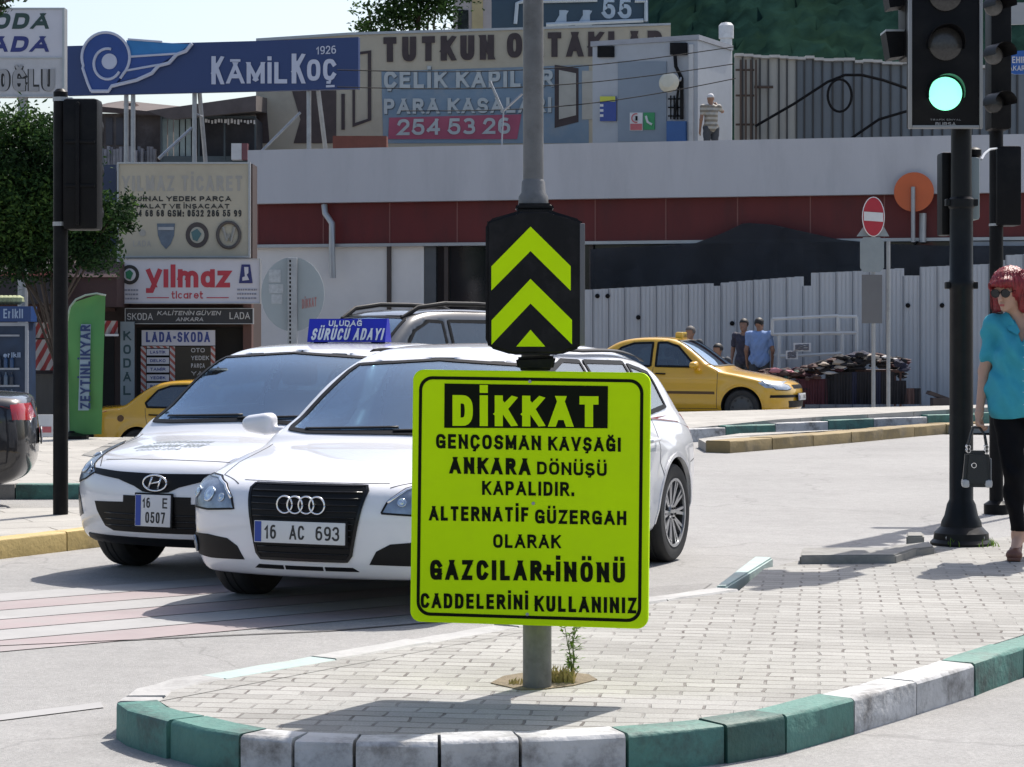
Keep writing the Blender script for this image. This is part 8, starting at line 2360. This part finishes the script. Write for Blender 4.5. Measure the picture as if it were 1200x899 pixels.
# shirt details: placket, collar, pocket flaps
def on_front(x, z, o=.002):
    return (x, z, o)
shirt_o = [c for c in wt.children if c.name.startswith('shirt')][0]
from mathutils.bvhtree import BVHTree
def bvh(o): me = o.data; return BVHTree.FromPolygons([v.co for v in me.vertices], [p.vertices for p in me.polygons])
sb = bvh(shirt_o)
def shit(x, z, o=.003):
    h = sb.ray_cast(Vector((x, -1, z)), Vector((0, 1, 0)))
    return (h[0] + h[1] * o) if h[0] is not None else Vector((x, -.1, z))
m_turqd = mat('turquoise seam', (.02, .15, .21), .8)
mb = MB()
def ribbon(mb, line, w, o=.003):
    L = [shit(x - w / 2, z, o) for x, z in line]; Rr = [shit(x + w / 2, z, o) for x, z in line]
    v = L + Rr; n = len(L); mb.add(v, [(i, i + n, i + n + 1, i + 1) for i in range(n - 1)])
ribbon(mb, [(-.012, z) for z in np.linspace(1.36, .87, 40)], .007); ribbon(mb, [(.022, z) for z in np.linspace(1.36, .87, 40)], .005)
for x0 in (-.10, .085):
    for dx in np.linspace(-.045, .045, 12): pass
    ribbon(mb, [(x0 + dx, 1.245 - .012 * (1 - abs(dx) / .05)) for dx in np.linspace(-.05, .05, 14)], .006)
    ribbon(mb, [(x0 + dx, 1.275) for dx in np.linspace(-.05, .05, 14)], .006)
mb.build('seam', m_turqd, shirt_o, True, True)
mb = MB()
for z in np.linspace(1.33, .92, 7): h = shit(.005, z, .003); mb.lathe(h, [(.0065, -.002), (.0065, .002), (.001, .003)], 10, 0, Matrix.Rotation(R(90), 4, 'X'))
mb.build('button', mat('pale button', (.25, .5, .55), .4), shirt_o, True, True)
nkx = WA['neck']
mb = MB()
for s in (-1, 1):
    a = [(s * .055, .055, 1.445), (s * .062, -.005, 1.435), (s * .035, -.075, 1.385), (s * .016, -.098, 1.345)]; b = [(s * .085, .07, 1.405), (s * .105, -.01, 1.395), (s * .085, -.085, 1.352), (s * .03, -.108, 1.322)]
    v = [Vector(q) for q in a + b]; mb.add(v + [q + Vector((0, -.003, .004)) for q in v], [(0, 1, 5, 4), (1, 2, 6, 5), (2, 3, 7, 6), (8, 9, 13, 12), (9, 10, 14, 13), (10, 11, 15, 14)])
mb.build('collar', m_turq, shirt_o, True, True)
# handbag hanging from her hand
wr = WA['wrR']; dH = (wr - WA['elR']); dH /= np.linalg.norm(dH); hp = WM[wt.name] @ Vector(wr + dH * .11) + Vector((-.012, -.01, 0))
bag = thing('handbag', 'small black handbag with white lower corners held by the woman in turquoise', 'handbag', (hp.x, hp.y, hp.z - .36))
m_bag = mat('black leather', (.008, .008, .009), .35, var=.2, vs=20, bump=.2, bs=120); m_bagw = mat('white leather', (.42, .42, .42), .5)
BM = Matrix.Translation((hp.x + .005, hp.y, hp.z - .355)) @ Matrix.Rotation(R(-8), 4, 'Z')
bm = bmesh.new(); bmesh.ops.create_cube(bm, size=1)
for v in bm.verts:
    k = 1 if v.co.z < 0 else .78
    v.co = Vector((v.co.x * .172 * k, v.co.y * .115 * k, (v.co.z + .5) * .215))
bmesh.ops.bevel(bm, geom=bm.edges[:], offset=.022, segments=4, affect='EDGES')
mb = MB(); mb.bm(bm, 0, BM); mb.build('body', m_bag, bag, True)
mb = MB()
for (x0, x1) in ((-.088, -.044), (.044, .088)): mb.bbox((x0, -.062, -.002), (x1, .062, .045), .016, 0, BM)
mb.build('corner', m_bagw, bag, True)
mb = MB(); mb.bbox((.077, -.042, .03), (.083, .042, .17), .004, 0, BM); mb.build('side_panel', mat('grey leather', (.22, .22, .22), .5), bag, True)
mb = MB()
for yy in (-.04, .04):
    pts = [BM @ Vector((-.05, yy, .20)), BM @ Vector((-.05, yy * 1.02, .25)), BM @ Vector((-.035, yy * .7, .31)), Vector((hp.x - .018, hp.y + yy * .3, hp.z - .005)), Vector((hp.x + .022, hp.y + yy * .3, hp.z - .005)), BM @ Vector((.045, yy * .7, .31)), BM @ Vector((.055, yy * 1.02, .25)), BM @ Vector((.055, yy, .20))]
    mb.tube(pts, .007, 8)
mb.build('strap', m_bag, bag, True)
mb = MB()
for yy in (-.043, .043):
    for xx in (-.05, .055):
        for k in range(2): c_ = BM @ Vector((xx, yy * 1.03, .215 + .022 * k)); mb.tube([c_ + Vector((.011 * math.cos(a), 0, .011 * math.sin(a))) for a in np.linspace(0, 6.2832, 13)], .0028, 5)
c_ = BM @ Vector((-.02, -.06, .13)); mb.tube([c_ + Vector((.014 * math.cos(a), 0, .014 * math.sin(a))) for a in np.linspace(0, 6.2832, 13)], .003, 5)
mb.build('buckle', m_chrome, bag, True)

# men by the stall and the worker on the roof
def standing(h=1.74, lean=0, armR=None, armL=None, sit=False):
    k = h / 1.74
    J = dict(head=(0, -.02, 1.62), neck=(0, .01, 1.47), chest=(0, .01, 1.28), pelvis=(0, .02, .96), shR=(-.19, .01, 1.42), elR=(-.25, .04, 1.14), wrR=(-.24, -.06, .92), shL=(.19, .01, 1.42), elL=(.25, .04, 1.14), wrL=(.24, -.06, .92),
             hipR=(-.095, .02, .92), knR=(-.10, -.01, .50), anR=(-.10, .03, .09), toR=(-.12, -.12, .03), hipL=(.095, .02, .92), knL=(.10, -.01, .50), anL=(.10, .03, .09), toL=(.12, -.12, .03))
    if armR: J['elR'], J['wrR'] = armR
    if armL: J['elL'], J['wrL'] = armL
    if sit:
        J.update(head=(0, -.04, 1.20), neck=(0, 0, 1.06), chest=(0, .01, .87), pelvis=(0, .06, .54), shR=(-.19, .0, 1.0), elR=(-.24, -.02, .73), wrR=(-.15, -.24, .62), shL=(.19, .0, 1.0), elL=(.24, -.02, .73), wrL=(.15, -.24, .62), hipR=(-.095, .03, .50), knR=(-.12, -.40, .50), anR=(-.12, -.38, .09), toR=(-.13, -.52, .03), hipL=(.095, .03, .50), knL=(.12, -.40, .50), anL=(.12, -.38, .09), toL=(.13, -.52, .03))
    return {a: tuple(q * k for q in b) if isinstance(b, tuple) else b for a, b in J.items()}
m_hd = mat('dark hair', (.012, .010, .009), .6, var=.3, vs=20); m_grn = mat('grey hair', (.10, .09, .085), .7, var=.3, vs=20)
m_bsh = mat('light blue shirt', (.19, .29, .52), .8, var=.08, vs=6); m_dsh = mat('dark checked shirt', (.035, .035, .055), .8, var=.4, vs=14); m_gsh = mat('dark grey shirt', (.04, .045, .055), .8, var=.2)
m_trs = mat('grey trousers', (.05, .055, .065), .8, var=.15); m_sh2 = mat('dark shoes', (.02, .018, .017), .5)
def at_px(px, d, z=0.0): return (P(px, 0, d).x, d, z)
DM = 42.9
# ground there is level; heads at the photographed height
def man(label, px, pyhead, d, rz, J, wear, hair, yaw, base_z=0.0, group=None, res=.016, skin=sk2):
    return human(label, group, at_px(px, d, base_z), rz, J, skin, wear, hair, res, yaw, 0, 1.06, False)
def W(s, hem=.80, sl=.6, **k): return dict(shirt=s, hem=hem, sleeve=sl, trousers=m_trs, cuff=.07, shoes=m_sh2, **k)
def hz(py, d): return HC - (py - YH) * d / FPX
h1 = hz(373.5, DM)
man('man in a light blue shirt standing with his back turned by the display rack', 890, 0, DM, R(172), standing(h1), W(m_bsh, hem=.80 * h1 / 1.74, loose=.035), (m_hd, 'short'), R(25))
h2 = hz(374.5, DM + .35)
man('man in a dark shirt facing the man in the light blue shirt', 872, 0, DM + .40, R(-28), standing(h2), W(m_dsh, hem=.80 * h2 / 1.74), (m_hd, 'short'), R(0))
h3 = hz(384, 42.2)
man('man with grey hair whose head shows above the yellow taxi windscreen', 809, 0, 42.2, R(-20), standing(h3), W(m_gsh, hem=.80 * h3 / 1.74), (m_grn, 'short'), R(20))
k4 = hz(404, 42.0) / 1.32
man('dark haired man seated low between the taxi bonnet and the men at the rack', 842, 0, 42.0, R(-35), standing(1.74 * k4, sit=True), W(m_gsh, hem=.45 * k4), (m_hd, 'short'), R(10))
mb = MB(); sx_ = at_px(842, 42.0); mb.bbox((sx_[0] - .16, 41.95, .36), (sx_[0] + .22, 42.35, .42), .01)
for a in (-.13, .17):
    for b in (0, .33): mb.box((sx_[0] + a, 41.98 + b, 0), (sx_[0] + a + .03, 42.01 + b, .359))
tag(mb.build('stool', m_brn2), 'low brown stool under the seated man behind the taxi', 'stool')
# worker on the roof
m_vst = stripes('striped work vest', (.20, .17, .13), (.36, .34, .30), 9, 2)
rz_ = 5.352; dW = 52.2; hw_ = hz(110, dW) - rz_
JW = standing(max(1.6, hw_), armR=((-.34, -.16, 1.36), (-.30, -.40, 1.52)))
man('worker in a white cap and striped shirt on the roof, arm raised to the cabin', 833, 0, dW, R(195), JW, W(m_vst, hem=.86 * hw_ / 1.74, sl=.55), (mat('white cap', (.55, .55, .56), .7), 'cap'), 0, rz_)

# drivers seen dimly through the windscreens
def driver(label, car, root, x, y, shirt, hair):
    L = car.L; J = standing(1.70, sit=True); 
    J.update(elR=(-.20, -.22, .78), wrR=(-.12, -.42, .86), elL=(.20, -.22, .78), wrL=(.12, -.42, .86))
    fwv = Matrix.Rotation(root.rotation_euler.z, 4, 'Z'); p = root.location + (fwv @ Vector((L / 2 - x, y, 0)))
    human(label, None, (p.x, p.y, root.location.z - .02), root.rotation_euler.z + R(90), J, sk2, W(shirt, hem=.45), hair, .02, 0, 0, 1.0, False)
driver('driver in a pale shirt behind the windscreen of the driving school car', CB, LB, 2.0, .36, mat('pale shirt', (.42, .42, .44), .8), (m_hd, 'short'))
driver('driver in a dark shirt behind the windscreen of the nearest white car', CA, LA, 2.15, .36, m_gsh, (m_hd, 'short'))
